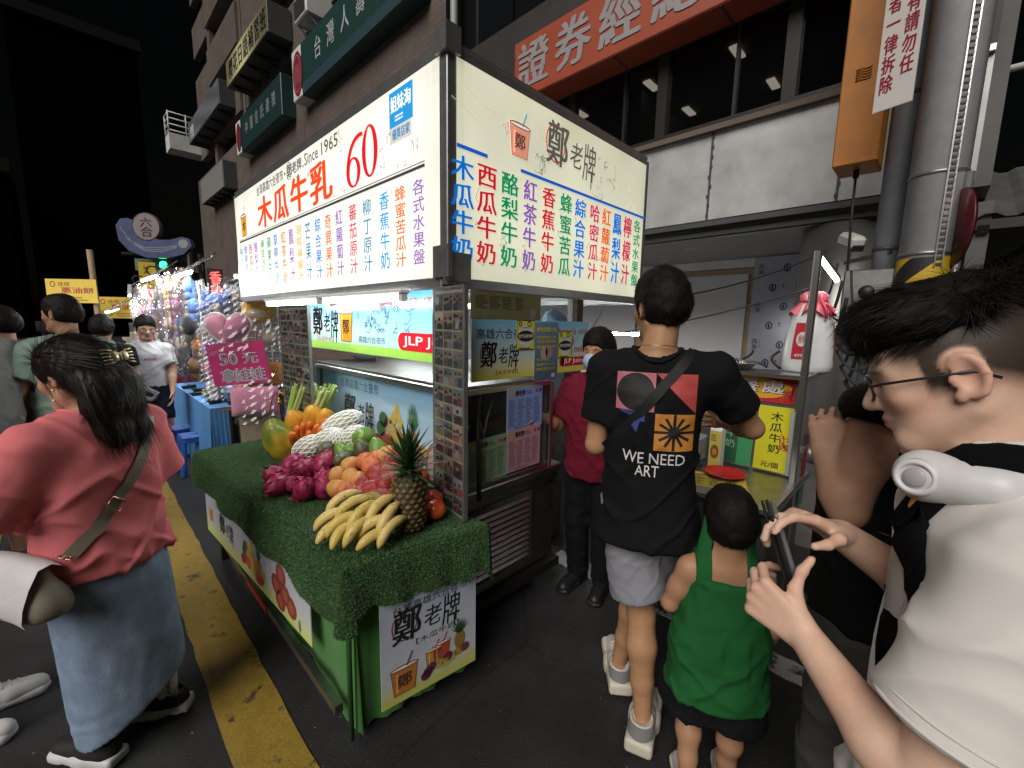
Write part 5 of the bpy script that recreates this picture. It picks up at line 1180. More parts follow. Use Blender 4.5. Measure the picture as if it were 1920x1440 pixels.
# things kept on and behind the case
def simple(name, label, cat, mbuild, group=None, loc=None, m=None):
    b = MB(); mbuild(b); P = np.array(b.v); o = b.build(name, m, None, loc or tuple(np.r_[P[:, :2].mean(0), P[:, 2].min()])); return tag(o, label, cat, group)
PINKP = mat('pink_plastic', (.55, .12, .22), .4, var=.1); BAGP = mat('crumpled_white_bag', (.62, .60, .66), .35, var=.1, bump=.6, bscale=14, sss=0)
def bag(label, c, r, seed, m=BAGP, cat='plastic bag', name='plastic_bag'):
    def f(b):
        b.ell(c, r, None, 22, 14, None, lambda p: p * (1 + .22 * float(vnoise(np.array([[p.x * 2.2, p.y * 2.2, p.z * 2.2]]), seed)[0]) + .06 * math.sin(9 * p.x + 7 * p.z)))
    return simple(name, label, cat, f, m=m)
bag('crumpled white carrier bag hanging at the far end above the glass case', (1.55, 3.05, 1.44), (.13, .22, .15), 1); bag('white carrier bag slumped on the back counter of the juice stall', (2.35, 2.6, 1.14), (.16, .24, .16), 2); bag('pale blue bag of cups on the back counter behind the price board', (2.4, 1.95, 1.35), (.14, .16, .34), 3, mat('blue_bag', (.24, .34, .46), .4, var=.2, bump=.5, bscale=14))
simple('cup_dispenser', 'pink plastic cup stand on top of the glass case', 'cup stand', lambda b: (b.box((1.6, 2.05, 1.345), (.05, .05, .12), bev=.01), b.box((1.6, 2.05, 1.42), (.05, .14, .05), bev=.012), b.lathe([(.02, 1.29), (.035, 1.30), (.035, 1.32)], (1.6, 2.05, 0), 14)), m=PINKP)
simple('ladle_rack', 'steel tap fitting lying on top of the glass case', 'tap', lambda b: (b.tube([(1.45, 1.80, 1.31), (1.45, 1.98, 1.31)], .014, 8), b.tube([(1.45, 1.90, 1.29), (1.45, 1.90, 1.36)], .02, 8), b.tube([(1.45, 1.98, 1.31), (1.42, 2.0, 1.33)], .012, 8)), m=STEEL)
simple('drink_cup', 'clear cup with a straw standing inside the end of the glass case', 'cup', lambda b: (b.lathe([(.03, .80), (.042, .93), (.044, .935), (.04, .935)], (1.33, 1.66, 0), 18), b.tube([(1.33, 1.66, .84), (1.37, 1.63, 1.06)], .006, 8)), m=mat('frosted_cup', (.6, .6, .62), .3, var=.1))
simple('cable', 'white looped power cord hanging inside the end of the glass case', 'cable', lambda b: b.tube([(1.42, 1.60, 1.22), (1.40, 1.6, 1.12), (1.44, 1.6, 1.0), (1.47, 1.6, .90), (1.43, 1.6, .95), (1.46, 1.6, 1.08), (1.50, 1.6, 1.18)], .005, 6), m=WHITEI)
simple('pole_rod', 'black rod leaning against the end of the glass case', 'rod', lambda b: b.tube([(1.275, 1.46, 1.23), (1.235, 1.40, .77)], .011, 8), m=BLACK)
MASKM = mat('pleated_mask_fabric', (.30, .48, .44), .8, var=.06)
for i, (x, c, lb) in enumerate(((2.02, MASKM, 'pale green face mask hanging from the price notices'), (2.075, mat('cream_mask', (.55, .52, .44), .8), 'cream face mask hanging beside the pale green one'), (2.12, mat('white_mask', (.55, .56, .58), .8), 'white paper bundle hanging beside the cream mask'))):
    simple('face_mask', lb, 'face mask', lambda b: b.grid([[(x - .035 + .07 * i2 / 6 + .01 * math.sin(j), 1.52 + .012 * math.sin(i2 * 2.2), 1.30 - .20 * j / 8) for i2 in range(7)] for j in range(9)], True), m=c)

# ================================================================== TURF TABLE
tb = thing('fruit_table', 'long table with bright green skirt and printed banners in front of the juice stall', 'table', (.85, 2.3, 0))
A_, B_, C_, D_ = (.615, 1.365), (1.135, 1.30), (1.12, 3.32), (.515, 3.25)
SKG = mat('bright_green_skirt_cloth', (.030, .165, .016), .7, var=.14, vscale=5, bump=.15, bscale=300, sheen=.2)
b = MB(); b.prism([(*A_, .70), (*B_, .70), (*C_, .70), (*D_, .70)], (0, 0, .02)); b.build('tabletop', mat('plain_plywood_top', (.3, .2, .12)), tb)
def skirt(p, q, z0a, z0b, n, flare, ph):
    P = []; p = Vector((*p, 0)); q = Vector((*q, 0)); d = (q - p); nrm = Vector((d.y, -d.x, 0)).normalized() * -1
    for i in range(n + 1):
        f = i / n; row = []
        for j in range(9):
            g = j / 8; zz = .70 - (.70 - (z0a + (z0b - z0a) * f)) * g; wv = (.010 * math.sin(f * 21 + ph) + .007 * math.sin(f * 47 + ph * 2)) * g + flare * g
            row.append(p + d * f - nrm * wv + Vector((0, 0, zz)))
        P.append(row)
    return P
b = MB(); b.grid(skirt(D_, A_, .30, .03, 60, -.02, .5), True); sk = b.build('skirt', SKG, tb)
b = MB(); b.grid(skirt(A_, B_, .03, .05, 26, -.03, 2.0), True); b.build('skirt', SKG, tb)
b = MB(); b.grid(skirt(C_, D_, .30, .30, 26, -.01, 1.0), True); b.build('skirt', SKG, tb)
b = MB(); b.tube([(.602, 1.372, .70), (.59, 1.36, .4), (.585, 1.352, .06)], .010, 8); b.build('skirt_fold', mat('fold_shade_green', (.012, .06, .010), .8), tb)  # shade of the corner fold painted as a dark green tube
def fb(a, w_, h_):
    a.field(0, 0, w_, h_, lambda u, v: tuple(np.array((.55, .60, .12)) * (1 - min(1, v * 2.2)) + np.array((.50, .53, .58)) * min(1, v * 2.2) * (1 - .25 * v)), 24, 8, 1)
    cup(a, .10, .09, .11, (.45, .2, .03), (.3, .3, .3), 2); a.text('台灣高雄六合夜市', .20, .205, .42, .24, (.1, .1, .14), 3); logo(a, .27, .095, .105, (.03, .03, .035)); fruitpile(a, .80, .06, .19, 3)
    for (u, v) in ((1.16, .19), (1.10, .12), (1.20, .11), (1.14, .06), (1.26, .08)): a.ell(u, v, .055, .05, (.26, .05, .035), 2); a.ell(u, v, .03, .03, (.34, .09, .06), 3)
    a.ell(1.34, .035, .012, .03, (.15, .16, .2), 2)
def fbn(p, q, z0, w_, h_):
    p, q = Vector(p), Vector(q); U_ = (q - p).normalized(); return sheet('banner', None, (p.x, p.y, z0), U_, (0, 0, 1), w_, h_, (.5, .5, .5), None, None, tb, .002)
_U = (Vector((*A_, 0)) - Vector((*D_, 0))).normalized(); _N = Vector((_U.y, -_U.x, 0)); _p = Vector((*D_, 0)) + _U * .16 + _N * .036
sheet('banner', None, (_p.x, _p.y, .275), _U, (0, 0, 1), 1.45, .262, (.5, .5, .5), fb, mat('printed_banner', attr=True, rough=.55, var=.06, bump=.3, bscale=9), tb, .002)
def eb(a, w_, h_):
    a.field(0, 0, w_, h_, lambda u, v: tuple(np.array((.50, .50, .05)) * (1 - min(1, v * 4)) + (np.array((.50, .52, .55)) * (1 - v) + np.array((.38, .44, .56)) * v) * min(1, v * 4)), 8, 14, 1)
    a.text('台灣高雄六合夜市', .05, h_ * .85, .37, h_ * .93, (.03, .03, .05), 3); logo(a, .045, h_ * .60, .125, (.012, .012, .014), (.22, .03, .06)); a.text('【木瓜牛奶】', .14, h_ * .49, .33, h_ * .55, (.08, .05, .05), 3)
    cup(a, .09, h_ * .08, .15, (.42, .17, .03), (.10, .10, .10), 3, '鄭')
    cup(a, .25, h_ * .20, .11, (.40, .06, .03), (.4, .05, .05), 3); cup(a, .215, h_ * .19, .10, (.45, .22, .05), (.4, .05, .05), 3)
    for (u, v, c) in ((.19, .10, (.10, .02, .06)), (.205, .13, (.10, .02, .06)), (.18, .07, (.10, .02, .06)), (.24, .12, (.40, .32, .06)), (.27, .10, (.42, .36, .10)), (.30, .13, (.35, .30, .10)), (.33, .15, (.38, .22, .04)), (.28, .15, (.12, .02, .05)), (.36, .16, (.14, .03, .06))): a.ell(u, h_ * (v + .06), .022, .02, c, 4)
    a.ell(.335, h_ * .33, .026, .04, (.25, .15, .03), 4)
    for i in range(9): q = R(30 + 15 * i); a.poly([(.325, h_ * .40), (.345, h_ * .40), (.335 + .05 * math.cos(q), h_ * .40 + .065 * math.sin(q))], (.03, .10, .04), 5)
_U = (Vector((*B_, 0)) - Vector((*A_, 0))).normalized(); _N = Vector((_U.y, -_U.x, 0)); _p = Vector((*A_, 0)) + _U * .075 + _N * .046
sheet('banner', None, (_p.x, _p.y, .135), _U, (0, 0, 1), .415, .43, (.5, .5, .5), eb, mat('printed_banner'), tb, .002)
b = MB(); b.box((.565, 2.33, .165), (.03, 1.85, .035)); b.build('trolley_rail', STEELD, tb); b = MB(); b.box((.546, 2.35, .165), (.006, .34, .03)); b.build('reflector_strip', mat('red_reflector', (.35, .02, .02), .3, var=.2), tb)
for (x, y) in ((.58, 3.18), (1.05, 3.2), (.66, 1.46), (1.08, 1.40)): b = MB(); b.box((x, y, .35), (.04, .04, .70)); b.build('leg', FRAME, tb)
# artificial turf
def turfcol(n, g): return (np.array([[.036, .085, .030]]) + g.random((n, 1)) ** 1.4 * np.array([[.095, .145, .072]])) * (1 + .15 * g.normal(0, 1, (n, 1)))
def turf():
    g = np.random.default_rng(4); P = []; N = []
    A, B2, C2, D2 = [np.array([*q, .735]) for q in (A_, B_, C_, D_)]; A, B2, C2, D2 = A + [-.02, -.02, 0], B2 + [.02, -.03, 0], C2 + [.0, .02, 0], D2 + [-.02, .02, 0]
    verts = []; faces = []; tc = []
    def patch(fn, nu, nv):
        b0 = len(verts)
        for i in range(nu + 1):
            for j in range(nv + 1): verts.append(fn(i / nu, j / nv)); tc.append((.022, .06, .018))
        for i in range(nu):
            for j in range(nv): faces.append([b0 + i * (nv + 1) + j, b0 + (i + 1) * (nv + 1) + j, b0 + (i + 1) * (nv + 1) + j + 1, b0 + i * (nv + 1) + j + 1])
    top = lambda u, v: (A * (1 - u) + B2 * u) * (1 - v) + (D2 * (1 - u) + C2 * u) * v + np.array([0, 0, .004 * math.sin(9 * v + 4 * u)])
    def drape(p, q, out, h0, h1, ph):
        def f(u, v):
            e = p * (1 - u) + q * u; rr = min(v / .25, 1); h = (h0 + (h1 - h0) * u) * (1 + .06 * math.sin(u * 17 + ph) + .05 * math.sin(u * 41)); o = .028 * math.sin(rr * math.pi / 2) + .012 * math.sin(u * 23 + ph) * v + .012 * v
            return e + out * o + np.array([0, 0, -.028 * (1 - math.cos(rr * math.pi / 2)) - h * max(0, v - .12) / .88])
        return f
    ol = np.array([-1., -.05, 0]); on = np.array([-.12, -1., 0])
    S_ = [(top, 20, 60, .97, False), (drape(D2, A, ol, .15, .19, 0), 70, 10, .35, True), (drape(A, B2, on, .13, .17, 2), 30, 10, .12, True)]
    r_ = lambda u, v: B2 + np.array([.03 + .02 * v, .0, 0]) * 1 + np.array([0, .42 * u, -.02 - .26 * v * (1 - u * .75)]); S_.append((r_, 14, 10, .1, True))
    cr = lambda u, v: A + (ol * math.cos(u * 1.57) + on * math.sin(u * 1.57)) * (.028 + .035 * v) * min(1, v * 4 + .01) + np.array([0, 0, -.22 * v]); S_.append((cr, 8, 10, .03, True))
    for fn, nu, nv, *_ in S_: patch(fn, nu, nv)
    V = [np.array(verts)]; F = [np.array(faces)]; Cc = [np.array(tc)]; tot = len(verts)
    for fn, nu, nv, area, dr in S_:
        n = int(area * 100000) if not dr else int(area * 120000); uv = g.random((n, 2)); P = np.array([fn(*q) for q in uv]); e = 1e-3
        Pu = np.array([fn(min(q[0] + e, 1), q[1]) for q in uv]) - np.array([fn(max(q[0] - e, 0), q[1]) for q in uv]); Pv = np.array([fn(q[0], min(q[1] + e, 1)) for q in uv]) - np.array([fn(q[0], max(q[1] - e, 0)) for q in uv])
        Nn = np.cross(Pu, Pv); Nn /= np.maximum(np.linalg.norm(Nn, axis=1, keepdims=True), 1e-12)
        if dr: Nn = np.where((Nn @ np.array([-.4, -1, .3]) < 0)[:, None], -Nn, Nn)
        else: Nn = np.where((Nn[:, 2] < 0)[:, None], -Nn, Nn)
        d = Nn + g.normal(0, .45, (n, 3)); d /= np.linalg.norm(d, axis=1, keepdims=True); s_ = np.cross(d, g.normal(0, 1, (n, 3))); s_ /= np.linalg.norm(s_, axis=1, keepdims=True); L = g.uniform(.004, .010, (n, 1)); w_ = .0011
        V.append(np.stack([P - s_ * w_, P + s_ * w_, P + d * L + s_ * w_ * .2, P + d * L - s_ * w_ * .2], 1).reshape(-1, 3)); k = np.arange(n)[:, None] * 4 + tot; F.append(k + np.arange(4)); tot += 4 * n; Cc.append(np.repeat(turfcol(n, g), 4, 0))
    return np.concatenate(V), np.concatenate(F), np.concatenate(Cc)
V, F, Cc = turf(); TURF = mat('artificial_turf', rough=.6, var=.12, vscale=4, attr=True, spec=.3)
o = npmesh('turf_mat', V, F, TURF, None, (.85, 2.3, .735), Cc, False); tag(o, 'green artificial turf mat draped over the fruit table', 'turf mat')
# photo panels
def photopanel(label, p0, p1, z0, z1, nc, nr, seed):
    p0, p1 = Vector((*p0, z0)), Vector((*p1, z0)); U_ = (p1 - p0); w_ = U_.length; U_.normalize(); h_ = z1 - z0; g = random.Random(seed); N_ = U_.cross(Vector((0, 0, 1)))
    t = thing('photo_panel', label, 'photo panel', tuple(p0)); b = MB(); b.prism([p0, p1, p1 + Vector((0, 0, h_)), p0 + Vector((0, 0, h_))], -N_ * .012); b.build('backing', WHITEI, t)
    b = MB(); f_ = .012
    for q0, q1 in ((p0, p0 + Vector((0, 0, h_))), (p1, p1 + Vector((0, 0, h_))), (p0, p1), (p0 + Vector((0, 0, h_)), p1 + Vector((0, 0, h_)))): b.bar(q0 - N_ * .004, q1 - N_ * .004, .012, .018 if abs(q0.z - q1.z) > .1 else .0181, up=N_)
    b.build('frame', ALU, t)
    a = Art(p0 + N_ * .001, U_, (0, 0, 1), .0005); cw, rh = (w_ - .02) / nc, (h_ - .03) / nr
    pal = [(.16, .11, .09), (.22, .14, .11), (.10, .11, .13), (.30, .20, .14), (.13, .13, .10), (.40, .32, .26), (.07, .06, .06)]
    a.rect(0, 0, w_, h_, (.30, .28, .24), 0)
    for i in range(nc):
        for j in range(nr):
            u0, v0 = .012 + i * cw, .015 + j * rh; u1, v1 = u0 + cw - .006, v0 + rh - .008; a.rect(u0, v0, u1, v1, g.choice(pal), 1); a.rect(u0, v0 - .004, u1, v0, (.26, .24, .06), 1)
            if g.random() < .5: a.rect(u0, v0 + (v1 - v0) * .55, u1, v1, g.choice(pal + [(.25, .24, .24)]), 2)
            dk = g.uniform(.35, 1.0); a.field(u0, v0, u1, v1, lambda u, v, c0=np.array(g.choice(pal)), c1=np.array(g.choice(pal)): tuple((c0 * (1 - v) + c1 * v) * dk * g.uniform(.6, 1.3)), 3, 3, 1)
            m_ = g.choice((1, 2, 2, 3, 3))
            for k in sorted(range(m_), key=lambda _: g.random()):
                uc = u0 + (u1 - u0) * (k + .5 + g.uniform(-.12, .12)) / m_; hh = v0 + (v1 - v0) * g.uniform(.50, .72); r_ = (u1 - u0) * g.uniform(.095, .15) * (1.25 if m_ == 1 else 1); c = tuple(np.array(g.choice([(.24, .04, .04), (.02, .02, .025), (.26, .24, .23), (.04, .05, .10), (.12, .08, .06), (.20, .17, .15), (.07, .02, .03), (.03, .03, .03), (.03, .03, .04)])) * dk)
                P = [(uc + r_ * x, min(v1, hh + r_ * y)) for x, y in ((-2.6, -6), (2.6, -6), (2.3, -2.2), (1.7, -1.5), (.6, -.9), (-.6, -.9), (-1.7, -1.5), (-2.3, -2.2))]; P = [(min(max(x, u0), u1), max(y, v0)) for x, y in P]; a.poly(P, c, 2 + .3 * k)
                a.ell(uc, hh, r_, min(r_ * 1.25, v1 - hh), tuple(np.array((.34, .20, .14)) * g.uniform(.6, 1.05)), 4, 10); a.ell(uc, hh + r_ * .62, r_ * 1.06, min(r_ * .8, max(v1 - hh - r_ * .62, .002)), (.010, .008, .008), 5, 10)
    a.build('photo_print', GLOSSY, t)
    b = MB(); q = N_ * .006; b.prism([p0 + q, p1 + q, p1 + q + Vector((0, 0, h_)), p0 + q + Vector((0, 0, h_))], N_ * .002); b.build('cover_pane', CLEAR, t)
photopanel('near aluminium framed panel of visitor snapshots beside the pineapple', (1.135, 1.60), (1.095, 1.335), .742, 1.72, 3, 12, 3)
photopanel('far aluminium framed panel of visitor snapshots behind the celery', (1.005, 3.20), (1.01, 2.72), .742, 1.66, 4, 12, 8)

# ================================================================== FRUIT ON THE TABLE
def mat2(name, c1, c2, scale=6, rough=.45, lo=.42, hi=.6, speck=None, bump=0, bscale=80, stretch=None, zgrad=0, spec=.4, coat=0):
    m = mat(name, c1, rough, 0, .0, bump=bump, bscale=bscale, spec=spec, coat=coat); t = m.node_tree; b = t.nodes['Principled BSDF']; L = t.links.new
    tc = t.nodes.new('ShaderNodeTexCoord'); n = t.nodes.new('ShaderNodeTexNoise'); n.inputs['Scale'].default_value = scale; n.inputs['Detail'].default_value = 5
    src = tc.outputs['Object']
    if stretch: mp = t.nodes.new('ShaderNodeMapping'); mp.inputs['Scale'].default_value = stretch; L(src, mp.inputs[0]); src = mp.outputs[0]
    L(src, n.inputs[0]); r = t.nodes.new('ShaderNodeValToRGB'); r.color_ramp.elements[0].position = lo; r.color_ramp.elements[1].position = hi; r.color_ramp.elements[0].color = (*lin(c1), 1); r.color_ramp.elements[1].color = (*lin(c2), 1)
    L(n.outputs[0], r.inputs[0]); out = r.outputs[0]
    if speck:
        n2 = t.nodes.new('ShaderNodeTexNoise'); n2.inputs['Scale'].default_value = scale * 14; L(src, n2.inputs[0]); r2 = t.nodes.new('ShaderNodeValToRGB'); r2.color_ramp.elements[0].position = .62; r2.color_ramp.elements[1].position = .70; L(n2.outputs[0], r2.inputs[0])
        mx = t.nodes.new('ShaderNodeMix'); mx.data_type = 'RGBA'; L(r2.outputs[0], mx.inputs[0]); L(out, mx.inputs[6]); mx.inputs[7].default_value = (*lin(speck), 1); out = mx.outputs[2]
    L(out, b.inputs['Base Color']); return m
def fobj(name, b, m, loc, label, cat, group=None): o = b.build(name, m, None, tuple(loc)); return tag(o, label, cat, group)
rf = random.Random(31)
def rot_(): return Matrix.Rotation(rf.uniform(0, 6.3), 3, 'Z') @ Matrix.Rotation(rf.uniform(-.5, .5), 3, 'X') @ Matrix.Rotation(rf.uniform(-.5, .5), 3, 'Y')
simple('display_stand', 'low slanted dark green stand hidden beneath the piled fruit', 'stand', lambda b: (b.prism([(.80, 1.66, .742), (1.10, 1.62, .742), (1.10, 1.62, .885)], (0, 1.15, 0))), m=mat('dark_green_stand', (.015, .06, .02), .7))
# mangoes
MY = mat2('yellow_mango_skin', (.50, .26, .06), (.40, .12, .04), 9, .52, speck=(.30, .12, .04)); MO = mat2('orange_mango_skin', (.50, .14, .04), (.36, .035, .025), 8, .5, speck=(.62, .30, .10)); MR = mat2('red_mango_skin', (.25, .018, .016), (.17, .010, .014), 8, .5, speck=(.5, .16, .10)); MP = mat2('pink_red_mango_skin', (.27, .035, .03), (.42, .11, .05), 7, .55, speck=(.5, .25, .2))
mg = [((.896, 1.944, .878), MY, .046, 'yellow-orange mango topmost at the left end of the mango pile'), ((.941, 1.884, .905), MO, .045, 'red-orange mango in the upper row right under the dark avocado'), ((.968, 1.83, .922), MO, .043, 'red-orange mango in the upper row third from the left'), ((1.003, 1.802, .943), MY, .043, 'pale orange mango highest in the pile behind the pineapple crown'), ((.832, 1.957, .84), MY, .046, 'yellow mango nearest the dragon fruit'), ((.851, 1.864, .851), MY, .045, 'yellow mango second from the dragon fruit'), ((.852, 1.806, .852), MY, .043, 'orange-yellow mango in the middle of the pile'), ((.926, 1.795, .897), MO, .050, 'long orange-red mango lying across the upper middle'), ((.903, 1.723, .883), MR, .050, 'large smooth red mango in the middle of the pile'), ((.787, 1.864, .813), MY, .045, 'brownish yellow mango lowest at the left end of the pile'), ((.802, 1.80, .822), MO, .040, 'small orange mango low beside the brownish yellow one'), ((.853, 1.739, .853), MR, .043, 'red mango touching the large smooth red mango from below'), ((.803, 1.747, .823), MP, .044, 'dark pink mango in the bottom row behind the bananas'), ((.816, 1.691, .831), MP, .042, 'pink mango in the bottom row right of the dark pink one'), ((.855, 1.663, .854), MR, .043, 'dark red mango in the second row above the bananas'), ((.89, 1.607, .875), MR, .048, 'round red mango just left of the pineapple'), ((.84, 1.623, .845), MR, .045, 'red mango right above the banana stems'), ((.838, 1.547, .844), MR, .050, 'front red mango squeezed between the bananas and the pineapple'), ((.972, 1.716, .924), MR, .043, 'red mango half hidden by the pineapple leaves, upper one'), ((.946, 1.665, .908), MP, .044, 'dark pink mango half hidden by the pineapple leaves, lower one'), ((.931, 1.582, .90), MP, .042, 'pink mango behind the pineapple body'), ((.896, 1.55, .84), MO, .040, 'orange mango wedged behind the pineapple body'), ((1.04, 1.73, .95), MR, .043, 'red mango at the back against the glass case'), ((1.0, 1.62, .91), MO, .043, 'orange mango at the back right against the glass case')]
for c, m, r, lb in mg:
    r *= 1.04; b = MB(); b.ell(c, (r * 1.18, r * .92, r * .98), rot_(), 20, 14, None, lambda p: Vector((p.x, p.y * (1 - .12 * p.x), p.z * (1 - .10 * p.x) + .06 * p.x * p.x))); o = fobj('mango', b, m, c, lb, 'mango', 'mangoes piled in front of the glass case')
    b = MB(); d = Vector((rf.uniform(-.3, .3), rf.uniform(-.3, .3), 1)).normalized()
TOM = mat2('ripe_tomato_skin', (.55, .04, .015), (.62, .10, .02), 6, .22, coat=.3)
for c, lb in (((1.025, 1.565, .885), 'orange-red tomato uppermost beside the snapshot panel'), ((1.05, 1.50, .80), 'red tomato on the turf beside the snapshot panel'), ((1.04, 1.66, .87), 'red tomato behind the uppermost one by the snapshot panel'), ((1.02, 1.44, .785), 'red tomato nearest the camera right of the pineapple')):
    b = MB(); b.ell(c, (.048, .048, .042), rot_(), 18, 12); o = fobj('tomato', b, TOM, c, lb, 'tomato', 'tomatoes beside the snapshot panel')
    b = MB(); 
    for k in range(5): q = k * 1.256; b.add([Vector(c) + Vector((.004 * math.cos(q + 1.5), .004 * math.sin(q + 1.5), .037)), Vector(c) + Vector((-.004 * math.cos(q + 1.5), -.004 * math.sin(q + 1.5), .037)), Vector(c) + Vector((.022 * math.cos(q), .022 * math.sin(q), .039))], [[0, 2, 1]])
    b.build('calyx', mat('green_calyx', (.05, .15, .03), .6), o)
# dragon fruit
DR = mat2('dragon_fruit_skin', (.34, .018, .075), (.22, .012, .06), 10, .38); DT = mat('dragon_fruit_scale', (.30, .035, .085), .45, var=.35, vscale=18)
dg = [((.843, 2.144, .847), 'dragon fruit at the right back of its heap beside the avocados'), ((.772, 2.377, .804), 'dragon fruit at the far left back of its heap'), ((.779, 2.194, .83), 'large dragon fruit on top in the middle of its heap'), ((.668, 2.286, .785), 'dragon fruit at the left front edge of its heap'), ((.690, 2.15, .782), 'dragon fruit squeezed in the centre of its heap'), ((.782, 2.0, .795), 'dragon fruit next to the brownish yellow mango'), ((.702, 2.03, .785), 'dragon fruit lying nearest the bananas at the front'), ((.640, 2.19, .782), 'dragon fruit at the table edge, lowest at the left')]
for i, (c, lb) in enumerate(dg):
    M_ = rot_(); c = Vector(c); b = MB(); r = (.054, .054, .070) if i != 4 else (.04, .04, .05); M_ = M_ @ Matrix.Rotation(rf.uniform(.6, 1.5), 3, 'Y')
    b.mt(DR); b.ell(c, r, M_, 20, 14)
    o = fobj('dragon_fruit', b, None, c, lb, 'dragon fruit', 'dragon fruit heaped on the turf'); b = MB(); b.mt(DT)
    for k in range(26):
        th = math.acos(1 - 2 * (k + .5) / 26); ph = k * 2.399; n = Vector((math.sin(th) * math.cos(ph), math.sin(th) * math.sin(ph), math.cos(th))); p = Vector((n.x * r[0], n.y * r[1], n.z * r[2]))
        up = Vector((0, 0, 1)); t_ = (up - n * n.z); t_ = t_.normalized() if t_.length > .05 else Vector((1, 0, 0)); s_ = n.cross(t_); L_ = rf.uniform(.024, .040); wd = .013
        V = []
        for f, wf_, lf in ((0, 1, -.001), (.4, .95, .004), (.75, .5, .010), (1, .06, .020)):
            q = p + t_ * (L_ * f - .008) + n * lf - n * (L_ * f) ** 2 * 6 * (1 - f); V += [c + M_ @ (q - s_ * wd * wf_), c + M_ @ (q + n * .0035 * (1 - f)), c + M_ @ (q + s_ * wd * wf_)]
        F = []
        for j in range(3): F += [[3 * j, 3 * j + 1, 3 * j + 4, 3 * j + 3], [3 * j + 1, 3 * j + 2, 3 * j + 5, 3 * j + 4]]
        b.add(V, F, True)
    b.build('scales', None, o)
# avocados
AVG = mat2('green_avocado_skin', (.10, .20, .025), (.17, .27, .04), 7, .36, speck=(.22, .28, .08), bump=.1); AVD = mat2('dark_avocado_skin', (.07, .085, .03), (.06, .035, .025), 7, .38, speck=(.13, .15, .06), bump=.15)
av = [((1.024, 2.078, .965), AVG, 1.25, 'largest long green avocado lying on top of the heap'), ((.977, 1.988, .927), AVD, 1.0, 'round dark avocado in front of the largest green one'), ((1.02, 1.92, .945), AVG, .9, 'bright green avocado half hidden behind the round dark one'), ((.899, 2.236, .885), AVD, 1.15, 'brownish avocado beside the net-wrapped fruit'), ((.935, 2.13, .892), AVG, .95, 'green avocado between the brownish and the dark ones'), ((.905, 2.036, .878), AVD, 1.12, 'dark green avocado just above the yellow mangoes'), ((.95, 2.075, .905), AVG, .8, 'small green avocado tucked under the largest one')]
for i, (c, m, s_, lb) in enumerate(av):
    s_ *= 1.14
    b = MB(); M_ = Matrix.Rotation(rf.uniform(-.5, .3) - .8, 3, 'Z') @ Matrix.Rotation(1.25, 3, 'X') if i in (0, 3, 5) else rot_()
    b.ell(c, (.043 * s_, .043 * s_, .060 * s_), M_, 20, 14, None, lambda p: Vector((p.x * (1 - .22 * p.z), p.y * (1 - .22 * p.z), p.z))); fobj('avocado', b, m, c, lb, 'avocado', 'avocados on the fruit table')
# net-wrapped fruit
NETI = mat('pale_guava_skin', (.52, .54, .36), .5, var=.12); NETW = mat('white_foam_net', (.74, .74, .71), .7, var=.06)
nets_ = [((1.046, 2.40, .975), (.062, .062, .115), (.9, -.5, .55), 'largest net-wrapped fruit leaning up against the glass case'), ((1.02, 2.19, .95), (.050, .050, .075), (.5, -.6, .5), 'net-wrapped fruit behind the largest green avocado'), ((.962, 2.25, .925), (.052, .052, .060), (.1, -.2, 1), 'round net-wrapped fruit in the middle of the netted group'), ((.872, 2.41, .868), (.062, .062, .092), (.6, -.6, .4), 'net-wrapped fruit lowest at the left behind the dragon fruit'), ((.935, 2.33, .915), (.055, .055, .085), (.6, -.5, .5), 'net-wrapped fruit between the lowest and the round one')]
for c, r, ax, lb in nets_:
    r = tuple(x * 1.10 for x in r)
    q = Vector(ax).normalized().to_track_quat('Z', 'Y').to_matrix(); c = Vector(c); b = MB(); b.ell(c, [x * .95 for x in r], q, 18, 12); o = fobj('netted_fruit', b, NETI, c, lb, 'netted fruit', 'fruit in white foam nets'); b = MB()
    for sg in (-1, 1):
        for k in range(15):
            P = []
            for j in range(23):
                th = .12 + (math.pi - .24) * j / 22; ph = 2 * math.pi * k / 15 + sg * j * .085; P.append(c + q @ Vector((r[0] * math.sin(th) * math.cos(ph), r[1] * math.sin(th) * math.sin(ph), r[2] * math.cos(th))))
            b.tube(P, .0042, 5, False)
    b.tube([c + q @ Vector((.011 * math.cos(a_), .011 * math.sin(a_), r[2] * 1.03)) for a_ in np.linspace(0, 6.28, 10, endpoint=False)], .006, 6, closed=True)
    b.build('foam_net', NETW, o)
# papayas
PA = mat2('green_yellow_papaya_skin', (.13, .17, .025), (.52, .34, .03), 5, .38, .44, .62, bump=.06, bscale=20); PB = mat2('ripe_papaya_skin', (.58, .30, .03), (.52, .17, .02), 5, .38, .4, .65)
for c, s_, m, yaw, lb in (((.845, 2.86, .85), 1.12, PA, .9, 'big green-yellow papaya at the left end of the fruit row'), ((.835, 2.72, .845), 1.15, PA, .5, 'big green-yellow papaya beside the carrots'), ((.955, 2.80, .92), .9, PB, .4, 'ripe yellow papaya behind the two big green ones'), ((1.02, 2.69, .955), .95, PB, .7, 'ripe yellow papaya in front of the second celery bunch'), ((1.035, 2.57, .965), .8, PB, 1.0, 'ripe orange papaya nearest the largest netted fruit')):
    s_ *= 1.12; M_ = Matrix.Rotation(yaw, 3, 'Z') @ Matrix.Rotation(-.62, 3, 'Y'); b = MB(); b.ell(c, (.072 * s_, .072 * s_, .118 * s_), M_, 24, 18, None, lambda p: Vector((p.x * (1 - .20 * p.z) * (1 + .05 * math.cos(5 * math.atan2(p.y, p.x))), p.y * (1 - .20 * p.z) * (1 + .05 * math.cos(5 * math.atan2(p.y, p.x))), p.z))); fobj('papaya', b, m, c, lb, 'papaya', 'papayas on the fruit table')
